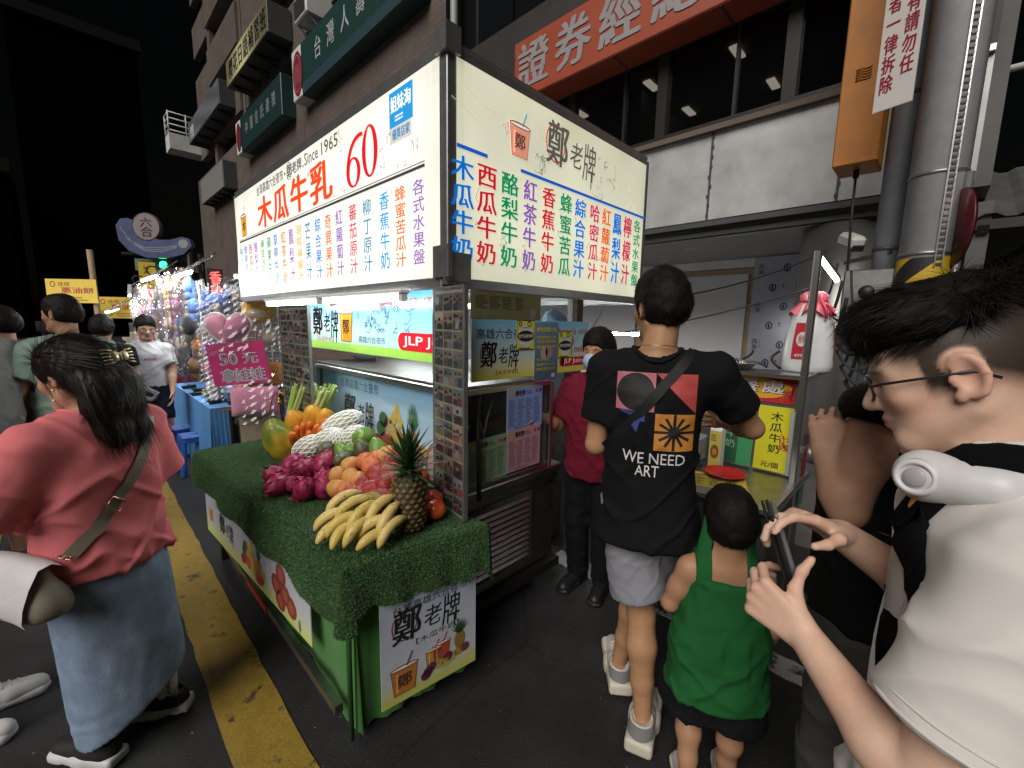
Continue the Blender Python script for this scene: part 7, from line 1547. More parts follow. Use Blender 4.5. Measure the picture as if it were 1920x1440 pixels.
place('bear', 'grey', (1.17, 4.95, 1.78), R(-20), 'grey bear cushion behind the wires at the top of the rack', .9)
place('pillow', 'orange', (1.34, 4.66, 1.02), R(-25), 'orange-yellow pillow hanging below the magenta sign', 1.0, rx=.1)
place('pillow', 'pink', (1.16, 4.52, .80), R(-25), 'pale pink pillow hanging lowest in front of the wooden crate', 1.05)
place('ball', 'cream', (1.36, 4.70, 1.40), R(-30), 'cream round plush half hidden behind the snapshot panel', .8)
rk = random.Random(77); kinds = ['bear', 'bunny', 'ball']; colw = ['pink', 'white', 'blue', 'yellow', 'lilac', 'brown', 'red', 'orange', 'black', 'cream']
rown = ['lowest', 'second lowest', 'middle', 'second highest', 'top']
for i in range(16):
    for j in range(5):
        kd, cl_ = rk.choice(kinds), rk.choice(colw); y = 5.75 + .34 * i; z = 1.05 + .215 * j; o = place(kd, cl_, (.93 + rk.uniform(-.03, .03), y, z), R(-90 + rk.uniform(-15, 30)), '%s %s plush, %s row of the street rack, number %d from the near end' % (cl_, kd, rown[j], i + 1), rk.uniform(.8, 1.0))
for j in range(5):
    kd, cl_ = rk.choice(kinds), ('white', 'pink', 'lilac', 'white', 'blue')[j]; place(kd, cl_, (.93, 5.0 - .06, .90 + .19 * j), R(-15), '%s %s plush in the left column of the wire rack, %s of five' % (cl_, kd, ('lowest', 'second', 'middle', 'fourth', 'highest')[j]), .75)
# magenta price sign
t = thing('price_sign', 'tilted magenta board reading 50 yuan take a doll, hung on the wire rack', 'sign', (.92, 4.75, .95)); c0_ = Vector((.865, 4.86, .975)); U_ = Vector((.62, -.55, -.02)).normalized(); V_ = Vector((-.14, .04, 1)).normalized(); N_ = U_.cross(V_)
O = Vector((.90, 4.78, .93)); U_ = Vector((.80, -.60, .10)).normalized(); V_ = (Vector((-.16, .0, 1)) - U_ * Vector((-.16, 0, 1)).dot(U_)).normalized(); N_ = U_.cross(V_)
b = MB(); w_, h_ = .50, .40; b.prism([O, O + U_ * w_, O + U_ * w_ + V_ * h_, O + V_ * h_], -N_ * .006); b.build('board', mat('magenta_board', (.40, .025, .13), .5, var=.08), t)
a = Art(O + N_ * .001, U_, V_, .001)
for (s_, u, v, u1, v1) in (('50', .10, .20, .24, .30), ('元', .30, .20, .42, .30), ('拿', .08, .03, .20, .155), ('娃', .205, .03, .33, .155), ('娃', .335, .03, .46, .155)): a.text(s_, u - .004, v - .004, u1 + .004, v1 + .004, (.55, .55, .56), 1, .05); a.text(s_, u, v, u1, v1, (.16, .16, .2), 2, .0)
a.build('lettering', PRINT, t)
# stools
t = thing('stool', 'blue plastic stool nearest the turf table', 'stool', (.80, 5.27, 0), 'blue plastic stools'); SB = mat('blue_stool_plastic', (.025, .10, .36), .35, var=.08); c_ = Vector((.80, 5.27, 0))
b = MB(); b.box(c_ + Vector((0, 0, .385)), (.28, .24, .03), None, .01); b.box(c_ + Vector((0, -.115, .355)), (.26, .015, .04)); b.box(c_ + Vector((0, .115, .355)), (.26, .015, .04)); b.box(c_ + Vector((-.132, 0, .355)), (.015, .22, .04)); b.box(c_ + Vector((.132, 0, .355)), (.015, .22, .04)); b.build('seat', SB, t)
for sx in (-1, 1):
    for sy in (-1, 1): b = MB(); b.bar(c_ + Vector((sx * .118, sy * .10, .37)), c_ + Vector((sx * .15, sy * .13, 0)), .05, .05, bev=.012); b.build('leg', SB, t)
b = MB(); b.lathe([(.0, .4012), (.018, .4012)], c_ + Vector((0, 0, 0)), 14); b.build('hand_hole', BLACK, t)
o = dup(t); o.location = (.76, 5.72, 0); o.rotation_euler = (0, 0, .3); o['label'] = 'blue plastic stool further back beside the blue tablecloth'
# things on the prize table
def toygun(label, x, y, rz, s_=1.0):
    M_ = Matrix.Rotation(rz, 3, 'Z'); c = Vector((x, y, .775)); simple('toy_gun', label, 'toy gun', lambda b: (b.box(c + M_ @ Vector((0, 0, 0)), (.16 * s_, .03, .035), M_, .006), b.box(c + M_ @ Vector((.05 * s_, .035, 0)), (.035, .08, .03), M_, .006), b.box(c + M_ @ Vector((-.07 * s_, 0, .012)), (.06, .016, .016), M_, .004), b.box(c + M_ @ Vector((.02 * s_, .02, 0)), (.03, .03, .012), M_, .003)), group='toy guns on the blue table', m=BLACK)
for i, (x, y, rz) in enumerate(((.93, 4.86, .3), (.98, 4.98, 1.2), (.90, 5.5, .2), (.96, 5.75, -.4), (1.06, 4.72, .1), (.90, 6.1, .6))): toygun(('black toy gun nearest the corner of the blue table', 'black toy gun lying behind the nearest one', 'black toy gun in the middle of the blue table edge', 'black toy gun behind the green basket', 'black toy gun at the near wooden edge of the table', 'black toy gun at the far end of the blue table')[i], x, y, rz)
simple('basket', 'shallow lime green plastic basket on the blue table', 'basket', lambda b: b.lathe([(.07, .76), (.11, .80), (.115, .80), (.075, .765), (0, .765)], (1.0, 5.35, 0), 20), m=mat('lime_plastic', (.40, .46, .16), .4))
bag('crumpled pale blue plastic bag on the blue table', (1.15, 5.05, .80), (.12, .16, .06), 5, mat('blue_bag')); bag('clear blue bag of prizes at the back of the blue table', (1.18, 5.55, .82), (.12, .18, .08), 6, mat('blue_bag'))
for i, cl_ in enumerate(('white', 'orange', 'pink', 'cream', 'yellow', 'lilac')): place(('bear', 'ball', 'bunny')[i % 3], cl_, (1.22, 4.92 + .24 * i, .83), R(-70), '%s plush lying on the blue table, %s along it' % (cl_, ('first', 'second', 'third', 'fourth', 'fifth', 'sixth')[i]), .55)
# prize boxes on steps
for r_ in range(3):
    for c in range(6): tag(simple('prize_box', 'x', 'box', lambda b: b.box((.93 + .10 * r_, 6.95 + .16 * c, .98 + .10 * r_), (.07, .10, .11), None, .004, (.66, .34, .03) if (r_ + c) % 3 else (.50, .06, .05)), m=PRINT), '%s prize box, %s row of the stepped display, number %d from the near end' % ('yellow' if (r_ + c) % 3 else 'red', ('front', 'middle', 'back')[r_], c + 1), 'box', 'small prize boxes beyond the blue table')
simple('stepped_display', 'dark red stepped display with white stripes carrying the prize boxes', 'display stand', lambda b: [b.box((.93 + .10 * r_, 7.4, .462 + .05 * r_), (.10, 1.2, .924 + .10 * r_), None, 0, (.20, .02, .03)) for r_ in range(3)] + [b.box((.875, 7.0 + .12 * i, .86), (.006, .05, .10), None, 0, (.5, .48, .46)) for i in range(8)], m=PRINT)
simple('stall_counter', 'pale counter of the far market stalls under the white lamps', 'counter', lambda b: (b.box((1.5, 11.5, .5), (1.2, 5.0, 1.0)), b.box((1.5, 11.5, 1.03), (1.3, 5.2, .06))), m=mat('pale_counter_panel', (.45, .44, .42), .6))
for i in range(10): simple('goods_box', 'small coloured goods box on the far pale counter, number %d from the near end' % (i + 1), 'box', lambda b: b.box((1.05 + .2 * (i % 3), 9.3 + .45 * i, 1.10), (.2, .3, .2), None, .01, rk.choice([(.5, .1, .1), (.5, .4, .1), (.15, .3, .5), (.6, .6, .6), (.6, .25, .35)])), m=PRINT, group='goods on the far pale counter')
# yellow scallion pancake banners
def pancake(label, O, U, w_, h_):
    def f(a, w_, h_):
        a.ring(w_ * .14, h_ * .78, h_ * .12, h_ * .13, h_ * .04, (.30, .06, .05), 2); a.text('佳佳', w_ * .24, h_ * .70, w_ * .48, h_ * .88, (.30, .06, .05), 2, .03); a.text('蔥油餅', w_ * .30, h_ * .40, w_ * .94, h_ * .66, (.36, .04, .06), 2, .04); a.ell(w_ * .2, h_ * .22, w_ * .14, h_ * .17, (.42, .26, .06), 2); a.ell(w_ * .2, h_ * .22, w_ * .09, h_ * .11, (.55, .38, .12), 3); a.lines(w_ * .4, h_ * .08, w_ * .92, h_ * .30, 2, (.30, .16, .04), 2, rng=rs)
    o = sheet('banner_sign', label, O, U, (0, 0, 1), w_, h_, (.68, .50, .08), f, mat('lit_banner_vinyl', attr=True, rough=.5, var=.05, emit=.25), None, .01); o['category'] = 'sign'
pancake('upper yellow scallion pancake banner on a wooden pole', (-.28, 12.65, 1.81), (.70, -.71, 0), 1.0, .46); pancake('lower yellow scallion pancake banner behind the lamps', (.42, 12.67, 1.52), (.70, -.71, 0), 1.0, .44)
simple('wooden_pole', 'rough wooden pole between the two yellow pancake banners', 'pole', lambda b: b.tube([(.42, 12.1, 0), (.39, 12.1, 2.85)], .05, 8), m=PLY)
# LED column sign, small yellow plate
t = thing('led_sign', 'narrow vertical red LED sign beyond the wire rack', 'sign', (2.2, 10.9, 1.8)); b = MB(); b.box((2.2, 10.9, 2.1), (.28, .10, .95)); b.build('housing', DKBOX, t); a = Art((2.08, 10.84, 1.65), (1, 0, 0), (0, 0, 1), .003)
for i, ch in enumerate('香雞排'): a.text(ch, .02, .62 - .29 * i, .22, .88 - .29 * i, (1, .12, .10), 1, .02)
a.build('lettering', mat('red_led', attr=True, emit=2.2, var=0), t)
o = sheet('banner_sign', 'small upright yellow price plate above the plush rack', (.78, 8.6, 2.02), (1, -.2, 0), (0, 0, 1), .20, .36, (.62, .48, .03), lambda a, w_, h_: a.lines(w_ * .3, .05, w_ * .7, h_ * .9, 4, (.3, .1, .03), 1, rng=rs), PAPER, None, .01); o['category'] = 'sign'
# market gate sign with a blue wave, traffic lights
t = thing('market_gate_sign', 'unlit blue wave shaped market sign with a round pale emblem over the street', 'sign', (2.3, 19.5, 3.9)); U_ = Vector((.74, -.67, 0)); V_ = Vector((0, 0, 1)); N_ = U_.cross(V_); O = Vector((1.40, 20.85, 3.95))
wv = [(0, .75), (.05, .25), (.35, -.10), (.9, -.32), (1.6, -.33), (2.2, -.18), (2.5, .12), (2.44, .36), (2.2, .42), (1.75, .30), (1.4, .30), (1.05, .42), (.75, .50), (.55, .72), (.62, .92), (.42, 1.0), (.18, .98)]
b = MB(); b.prism([O + U_ * u + V_ * v for u, v in wv], -N_ * .2); b.build('wave', mat('dark_blue_sign_paint', (.05, .075, .17), .4, var=.3, vscale=3), t)
a = Art(O + N_ * .004, U_, V_, .006); 
for k in range(3): a.line([(.15 + .08 * k, .7 - .12 * k), (.4 + .08 * k, .25 - .06 * k), (.9, .02 - .06 * k), (1.5, .02 - .07 * k), (2.0, .12 - .04 * k)], .035, (.20, .22, .28), 1)
a.ell(2.22, .18, .17, .15, (.26, .26, .28), 1); a.build('wave_lines', PRINT, t)
b = MB(); b.lathe([(.0, -.12), (.48, -.12), (.48, .0), (0, .0)], O + U_ * 1.02 + V_ * .72, 32, N_); b.build('emblem', mat('dark_emblem_rim', (.12, .05, .06), .5), t); a = Art(O + U_ * 1.02 + V_ * .72 + N_ * .006, U_, V_, .006); a.ell(0, 0, .44, .44, (.22, .19, .20), 0, 32); a.text('六', -.20, .0, .20, .32, (.06, .02, .03), 1, .03); a.text('合', -.20, -.34, .20, .02, (.06, .02, .03), 1, .03); a.build('emblem_print', PRINT, t)
b = MB(); b.tube([(3.2, 19.4, 0), (3.2, 19.4, 4.2)], .09, 10); b.tube([(3.2, 19.4, 3.75), (1.5, 20.9, 3.75)], .06, 8); b.build('gantry', FRAME, t)
t = thing('traffic_light', 'horizontal traffic light showing green under the wave sign', 'traffic light', (2.3, 20.9, 3.2)); O = Vector((1.85, 21.3, 3.24)); b = MB(); cc = O + U_ * .60 + V_ * .20; b.prism([O, O + U_ * 1.25, O + U_ * 1.25 + V_ * .42, O + V_ * .42], -N_ * .2); b.build('housing', mat('grey_green_housing', (.12, .14, .11), .5), t)
for i, (c, e_) in enumerate((((.05, .01, .01), 0), ((.06, .04, .01), 0), ((.02, 1.0, .28), 9))): b = MB(); b.lathe([(.0, .03), (.10, .02), (.14, 0)], O + U_ * (.24 + .38 * i) + V_ * .21, 18, N_); b.build('lens', mat('signal_lens_%s' % ('red', 'amber', 'green')[i], c, .3, emit=e_, var=0), t)
b = MB(); b.tube([(3.6, 19.9, 0), (3.6, 19.9, 3.9)], .08, 8); b.tube([(3.6, 19.9, 3.6), (1.9, 21.6, 3.6)], .05, 8); b.build('mast', FRAME, t)
t = thing('street_name_sign', 'dark green street name plate and round white plate beside the traffic light', 'sign', (3.1, 20.3, 2.9)); O = Vector((3.0, 20.4, 2.55)); b = MB(); b.prism([O, O + U_ * .42, O + U_ * .42 + V_ * 1.3, O + V_ * 1.3], -N_ * .05); b.build('plate', DGREEN, t); a = Art(O + N_ * .004, U_, V_, .005)
for i, ch in enumerate('六合二路'): a.text(ch, .09, 1.0 - .3 * i, .33, 1.24 - .3 * i, (.14, .17, .16), 1)
a.build('lettering', PRINT, t); b = MB(); b.lathe([(.0, .02), (.2, .02), (.2, 0)], O + U_ * .70 + V_ * .85, 20, N_); b.build('disc', mat('white_disc', (.42, .42, .42), .5), t)
for i, (x, z) in enumerate(((.80, 2.12), (.86, 2.02), (.74, 2.06))): simple('hook', ('bent wire hook above the plush rack', 'second bent wire hook above the plush rack', 'curled cable over the plush rack')[i], 'hook', lambda b: b.tube([(x + .07 * math.cos(q), 7.2 + .5 * i, z + .07 * math.sin(q) + .01 * q) for q in np.linspace(0, 4.4, 12)], .010, 6), m=RUBBER)

# ================================================================== PEOPLE
# ---- man in the black back-print tee
p = Person('tall man in black tee with WE NEED ART on the back and grey shorts', (1.46, .70), 25, 1.76,
           dict(sL=(-.165, -.01, 1.395), sR=(.178, -.01, 1.395), eR=(.335, .10, 1.19), wR=(.27, .34, 1.16), eL=(-.195, -.01, 1.10), wL=(-.08, .20, 1.08), hL=(-.085, -.01, .90), hR=(.085, .01, .90), kL=(.005, -.02, .47), aL=(.035, -.075, .095), kR=(-.01, .12, .49), aR=(-.075, .16, .095)),
           head=(34, -6, 2), skin='#a9805f', feet={'L': -6, 'R': 14}, lean=(0, 0), girth=.88)
p.skin(.006); TEEB = cloth('black_cotton', (.006, .006, .007), bump=.2)
tee_o = p.tee(TEEB, 'tee_shirt', hem=.785, ease=.020, sl=.66, sr=.078, neck=.066, amp=.010, seed=2, res=.007, sc=5.5, flare=.03)
p.shorts(cloth('grey_jersey', (.225, .23, .255), var=.1), 'shorts', leg=.545, r=.122, res=.008, top=.93)
WSH = mat('off_white_shoe_leather', (.50, .47, .42), .5, var=.15); WSO = mat('cream_rubber_sole', (.50, .46, .38), .6, var=.15)
p.shoes(WSH, WSO, chunky=.022, lace=WSH)
for sh_ in [o for o in p.root.children if o.name.startswith('shoe')]:
    q = 'L' if (np.array(sh_.bound_box).mean(0)[:2] + p.base[:2] - p.J['aL'][:2]) @ (np.array(sh_.bound_box).mean(0)[:2] + p.base[:2] - p.J['aL'][:2]) < .02 else 'R'
    a_ = p.J['a' + q]; y_ = p.yaw + R(p.feet[q]); M_ = rotm(y_); o_ = a_ + np.array([0, 0, -.087]); Q = lambda x, yy, z: o_ + M_ @ np.array([x, yy, z]); b = MB(); b.mt(mat('grey_suede_patch', (.16, .155, .15), .8))
    b.grid([[Q(.047 * math.sin(t_) * (1 + .03 * j), -.046 - .044 * math.cos(t_) + .004 * j, .055 + .016 * j) for t_ in np.linspace(-1.5, 1.5, 13)] for j in range(4)], True); b.build('suede_patch', None, sh_)
p.shorthair(.022, .010, None, 2600, .024, .55, nape=-.075, wd=.0026)
def decal(person, name, target, items, m, U, N_, c, off=.0025, res=6):
    """prints polygons onto a garment: outline subdivided and dropped onto the cloth along -N"""
    U, N_ = Vector(U).normalized(), Vector(N_).normalized(); V_ = N_.cross(U); c = Vector(c)
    bpy.context.view_layer.update(); inv = target.matrix_world.inverted(); b = MB(); b.mt(m)
    for col, polys, ly in items:
        for P in polys:
            pts = []
            for (u, v) in P:
                o = c + U * u + V_ * v + N_ * .4; h, loc, nn, ix = target.ray_cast(inv @ o, -(inv.to_3x3() @ N_)); pts.append((target.matrix_world @ loc + N_ * (off + .0006 * ly)) if h else (c + U * u + V_ * v))
            b.add(pts, [list(range(len(pts)))], True, lin(col))
    return b.build(name, None, person.root)
def tess(poly, n=10, bb=None):
    """clips a polygon to small cells so it can follow the cloth"""
    xs = [q[0] for q in poly]; ys = [q[1] for q in poly]; x0, x1, y0, y1 = min(xs), max(xs), min(ys), max(ys); out = []
    def clip(P, f):
        R_ = []
        for i in range(len(P)):
            a, b_ = P[i - 1], P[i]; fa, fb_ = f(a), f(b_)
            if fa >= 0: R_.append(a)
            if (fa >= 0) != (fb_ >= 0): t_ = fa / (fa - fb_); R_.append((a[0] + (b_[0] - a[0]) * t_, a[1] + (b_[1] - a[1]) * t_))
        return R_
    st_ = max(x1 - x0, y1 - y0) / n
    for i in range(int((x1 - x0) / st_) + 1):
        P = clip(clip(poly, lambda q: q[0] - (x0 + i * st_)), lambda q: x0 + (i + 1) * st_ - q[0])
        if len(P) < 3: continue
        for j in range(int((y1 - y0) / st_) + 1):
            Q = clip(clip(P, lambda q: q[1] - (y0 + j * st_)), lambda q: y0 + (j + 1) * st_ - q[1])
            if len(Q) >= 3: out.append(Q)
    return out
def tx(t, u0, v0, u1, v1):
    v, f = glyph(t); x0, x1, y0, y1 = v[:, 0].min(), v[:, 0].max(), v[:, 1].min(), v[:, 1].max(); Q = [(u0 + (u1 - u0) * (a - x0) / (x1 - x0), v0 + (v1 - v0) * (b - y0) / (y1 - y0)) for a, b in v]; return [[Q[i] for i in g] for g in f]
INK = mat('screen_print_ink', rough=.7, var=.08, vscale=60, attr=True); K = (.007, .007, .008); it = []
s4 = .130; circ = [(-s4 / 2 - .001 + .063 * math.cos(a), .5 * s4 + .063 * math.sin(a)) for a in np.linspace(0, 2 * math.pi, 25)[:-1]]
sq = lambda u0, v0, u1, v1: [(u0, v0), (u1, v0), (u1, v1), (u0, v1)]
it.append(((.42, .13, .17), tess(sq(-s4, 0, -.001, s4), 12), 0)); it.append((K, tess(circ, 12), 2))
it.append(((.40, .055, .05), tess([(.001, s4), (.001, s4 - .002), (s4, 0), (s4, s4)], 12), 0)); it.append((K, tess([(.001, s4 * .42), (.03, s4 * .62), (s4 * .47, s4), (s4 * .30, s4), (.001, s4 * .66)], 8), 2))
it.append(((.03, .045, .22), tess([(-s4 * .92, -.002), (-.03, -.002), (-.03, -.035), (-.045, -.035), (-.055, -.075), (-.078, -.045), (-.078, -.02)], 8), 0))
it.append(((.50, .20, .03), tess(sq(.004, -s4 - .002, s4, -.004), 12), 0)); cx_, cy_ = .067, -.067
it.append((K, tess([(cx_ + .014 * math.cos(a), cy_ + .014 * math.sin(a)) for a in np.linspace(0, 6.28, 13)[:-1]], 4), 3))
for k in range(12):
    a = k * math.pi / 6; w_ = .0045; L_ = .063 if k % 3 == 0 else .055; c_, s_ = math.cos(a), math.sin(a); it.append((K, tess([(cx_ - s_ * w_, cy_ + c_ * w_), (cx_ + c_ * L_ - s_ * w_, cy_ + s_ * L_ + c_ * w_), (cx_ + c_ * L_ + s_ * w_, cy_ + s_ * L_ - c_ * w_), (cx_ + s_ * w_, cy_ - c_ * w_)], 6), 2))
it.append(((.62, .60, .58), tx('WE NEED', -.098, -.182, .108, -.143), 1)); it.append(((.62, .60, .58), tx('ART', -.052, -.226, .026, -.188), 1))
bk = p.F[:, 1]; decal(p, 'back_print', tee_o, it, INK, p.F[:, 0], -bk, p.W(0.005, -.12, 1.262))
b = MB(); sp = [p.W(-.15, -.10, 1.13), p.W(-.06, -.165, 1.24), p.W(.03, -.165, 1.33), p.W(.10, -.13, 1.41), p.W(.125, -.06, 1.465), p.W(.12, .03, 1.44)]
strap = []
bpy.context.view_layer.update()
for i in range(22):
    f = i / 21; u, z = -.16 + .275 * f, 1.10 + .36 * f; o = Vector(p.W(u, -.6, z)); h, loc, nn, ix = tee_o.ray_cast(tee_o.matrix_world.inverted() @ o, Vector(p.F[:, 1])); 
    if h: strap.append((tee_o.matrix_world @ loc, nn))
if len(strap) > 3:
    rows = [[], []]
    for (q, nn) in strap: d = (Vector(p.F[:, 0]) * -.36 + Vector((0, 0, 1)) * .275).normalized() * .017; rows[0].append(q - d + nn * .005); rows[1].append(q + d + nn * .005)
    b = MB(); b.grid(rows, True); b.build('bag_strap', mat('black_webbing', (.004, .004, .005), .6, var=.05), p.root)
b = MB(); P = [p.W(.073 * math.cos(a) * 1.0, -.022 + .070 * math.sin(a), 1.468 - .012 * math.sin(a)) for a in np.linspace(0, 2 * math.pi, 33)[:-1]]; b.tube(P, .0016, 5, closed=True); b.build('necklace', mat('thin_gold_chain', (.4, .28, .1), .3, .9), p.root)

# ---- small child in the green tank top
p = Person('small child in loose green tank top and black shorts seen from behind', (1.365, .385), 30, 1.10,
           dict(nk=(0, -.02, 1.335), sL=(-.165, -.01, 1.28), sR=(.165, -.01, 1.28), eL=(-.235, .02, 1.06), wL=(-.20, .17, .98), eR=(.23, .0, 1.02), wR=(.235, .13, .84), kL=(-.10, .05, .47), aL=(-.10, -.07, .13), kR=(.10, .0, .47), aR=(.10, .05, .09)), head=(5, -8, 0), hs=.86, skin='#a87f62', girth=1.12, feet={'L': 5, 'R': -8}, hc=None)
p.hc = p.W(0, .01, 1.535); p.skin(.006)
GT = cloth('green_jersey', (.014, .105, .028), bump=.3)
k = p.s; sd = S(); p.torso(sd, [.66, .8, 1.0, 1.15, 1.22, 1.265], np.array([.235, .22, .19, .172, .162, .152]), np.array([.185, .17, .15, .128, .114, .106]), .0, .04)
p.torso(sd, [.60, .69], [.205, .205], [.155, .155], 0, .004, op='s'); p.obj('tank_top', sd, .006, GT, p.folds(.011, 7, 3, (1.3, 1.3, .2)))
tk_ = [o for o in p.root.children if o.name.startswith('tank_top')][0]; bpy.context.view_layer.update(); inv = p.root.matrix_world.inverted()
for sg in (-1, 1):
    rows = []
    for i in range(27):
        a_ = R(-72 + 324 * 0 + i / 26 * 300 - 42); sa, ca = math.sin(a_), math.cos(a_); row = []
        for w_ in np.linspace(-.030, .034, 6):
            c_ = Vector(p.W(sg * (.108 + w_), 0, 1.24)); o_ = Vector(p.W(sg * (.108 + w_), -.5 * ca * 0 + .4 * math.cos(R(200 - i / 26 * 220)), 1.24 + .4 * math.sin(R(200 - i / 26 * 220)))); h, loc, nn, ix = p.root.ray_cast(inv @ o_, (c_ - o_).normalized()); loc = (p.root.matrix_world @ loc) if h else c_; row.append(loc + (o_ - loc).normalized() * .007)
        rows.append(row)
    b = MB(); b.grid(rows, True); st_ = b.build('shoulder_strap', GT, tk_); st_.modifiers.new('thick', 'SOLIDIFY').thickness = .004
p.shorts(cloth('black_shorts_cloth', (.007, .007, .008)), 'shorts', leg=.52, r=.145, res=.007)
p.shoes(mat('white_maroon_shoe', (.40, .36, .35), .5, var=.2), WSO, chunky=.006)
p.shorthair(.018, .010, None, 2600, .020, .25, nape=-.085, fringe=.0, seed=5, wd=.0022)

# ---- woman in pink with the long hair and shoulder bag
p = Person('woman in salmon pink tee and long denim skirt with her hair clipped back', (.018, 2.0), 128, 1.50,
           dict(sL=(-.18, -.01, 1.375), sR=(.18, -.01, 1.375), eL=(-.29, .10, 1.13), wL=(-.24, .31, 1.10), eR=(.27, .02, 1.12), wR=(.20, .22, 1.06), aL=(-.10, .02, .09), kL=(-.10, .06, .49), aR=(.13, -.06, .10), kR=(.11, .0, .49)), girth=1.10, head=(4, -17, 0), hs=1.0, skin='#b48a70', feet={'L': 0, 'R': 22})
p.hsz = 1.0; p.hc = p.W(-.005, .035, 1.585); p.skin(.007)
PINKT = cloth('salmon_pink_cotton', (.66, .175, .19), var=.07, bump=.25)
woman_tee = p.tee(PINKT, 'tee_shirt', hem=.845, ease=.034, sl=1.0, sr=.105, neck=.078, amp=.015, seed=7, res=.007, flare=.012, sc=4.6)
DEN = mat('blue_denim', (.20, .265, .37), .8, var=.28, vscale=14, bump=.35, bscale=260, spec=.2)
k = p.s; sd = S(); zs = np.array([.105, .30, .5, .75, .93, 1.02]); rx = np.array([.215, .212, .206, .20, .190, .155]); ry = np.array([.19, .185, .18, .172, .16, .12])
sd.loft(zs * k, np.array([.045, .03, .02, .01, 0, 0]) * k, np.zeros(6), rx * k, ry * k, p.F, p.base, .02); sd.loft(np.array([.02, .33]) * k, np.array([.045, .03]) * k, 0, (rx[0] - .050) * k, (ry[0] - .050) * k, p.F, p.base, .006, 's')
sd.cut(p.W(.0, -.05, .205), p.F @ np.array([.50, -.34, -1.]))
def dfold(V):
    q = (V - p.base) @ p.F; lw = np.clip((.55 - q[:, 2]) / .2, 0, 1); t_ = q[:, 2] * 1.0 + q[:, 0] * .45 + q[:, 1] * .3 + .02 * fbm(q * 6, 2, 8)
    return .012 * np.sin(q[:, 0] * 24 + 1.5 * np.sin(q[:, 2] * 4 + q[:, 1] * 9)) * np.clip(.85 - q[:, 2], 0, .8) + .007 * fbm(q * np.array([9, 9, 2.5]), 3, 4) + .0035 * lw * np.maximum(0, vnoise(np.c_[q[:, 0] * 3, q[:, 1] * 3, t_ * 34], 6))
p.obj('skirt', sd, .008, DEN, dfold)
BSH = mat('black_knit_shoe', (.008, .008, .009), .7, var=.1); p.shoes(BSH, mat('white_foam_sole', (.55, .55, .56), .6, var=.08), chunky=.012)
SOCK = mat('white_sock', (.46, .45, .43), .9, var=.08)
for q in 'LR':
    a = p.J['a' + q]; b = MB(); b.lathe([(.038 * k, -.01), (.042 * k, .04), (.047 * k, .12), (.047 * k, .125), (.040 * k, .125)], a + np.array([0, 0, .0]), 20); so = b.build('sock', SOCK, p.root)
    v, f = glyph('funny'); n = unit(np.array([-.55, -.85, 0])) if q == 'R' else unit(np.array([-.2, -1., 0])); c = a + n * .047 * k; tU = np.array([0, 0, -1.]); A_2 = Art(c + np.array([0, 0, .115]) - np.cross(n, tU) * -.016 + n * .002, tU, np.cross(n, tU), .001); A_2.text('funny', .0, .0, .085, .030, (.01, .01, .01), 1, .03); A_2.build('lettering', PRINT, so)
# hair: half up, held by a clip, falling to the shoulder blades
sd = S(); T, HFm = p.T, p.HF; sd.el(T(0, -.012, .036), (.089, .109, .096), HFm, .02); sd.el(T(0, -.055, .0), (.085, .075, .09), HFm, .03)
hb = [T(0, -.075, .0), T(0, -.105, -.06)]; dn = np.array([0, 0, -1.]); bw = -p.F[:, 1]; rt = p.F[:, 0]
c1 = hb[1] + dn * .06 + bw * .004; c2 = c1 + dn * .095 + bw * .006 + rt * .012; c3 = c2 + dn * .085 - bw * .004 + rt * .014
for o_ in (-.055, -.02, .02, .055): sd.chain([T(o_, -.07, .0), hb[1] + rt * o_ * .85, c1 + rt * o_ * .9, c2 + rt * o_ * .9, c3 + rt * o_ * .75], [.042, .040, .038, .032, .020], .03)
sd.el(T(0, .112, -.028), (.105, .075, .088), HFm, .012, 's')
for x in (-1, 1): sd.el(T(x * .098, .012, -.03), (.032, .030, .042), HFm, .01, 's')
p.hairmesh(sd, .005, HAIRB, 5200, .095, lambda q: np.c_[.15 * np.sign(q[:, 0]) * 0 - q[:, 0] * 2 * (q[:, 2] > 0), np.where(q[:, 2] > .02, -1.2, -.12), np.where(q[:, 2] > .02, -.25 - 6 * np.maximum(.05 - q[:, 2], 0), -1.0)], .03, .0022, .003, 30, 3, steps=5, droop=.12, jit=.07, aniso=(3, 3, .5))
cl = MB(); cl.mt(mat('pale_gold_clip', (.66, .56, .34), .3, .5, var=.05)); cc = T(.03, -.136, .022); cu, cv, cn = HFm[:, 0], HFm[:, 2], -HFm[:, 1]
for sg in (-1, 1):
    cl.ell(cc + cu * sg * .017 + cn * .009, (.014, .018, .007), Matrix([list(r_) for r_ in np.stack([cu, cv, cn], 1)]), 14, 8)
    for j in range(5): yy = (j - 2) * .008; cl.tube([cc + cu * sg * .024 + cv * yy * 1.2 + cn * .009, cc + cu * sg * .041 + cv * yy * 1.4 + cn * .009, cc + cu * sg * .055 + cv * yy * 1.5 + cn * .003], [.003, .0028, .0014], 6)
cl.tube([cc + cv * -.012 + cn * .010, cc + cv * .012 + cn * .010], .005, 8); cl.build('hair_clip', None, p.root)
er = MB(); er.mt(mat('pearl', (.75, .70, .62), .2)); e0 = T(-.086, -.004, -.042); er.ell(e0, (.004, .004, .004), None, 10, 8); er.tube([e0, e0 + dn * .03], .0008, 5); er.ell(e0 + dn * .033, (.0045, .0045, .0045), None, 10, 8); er.build('earring', None, p.root)
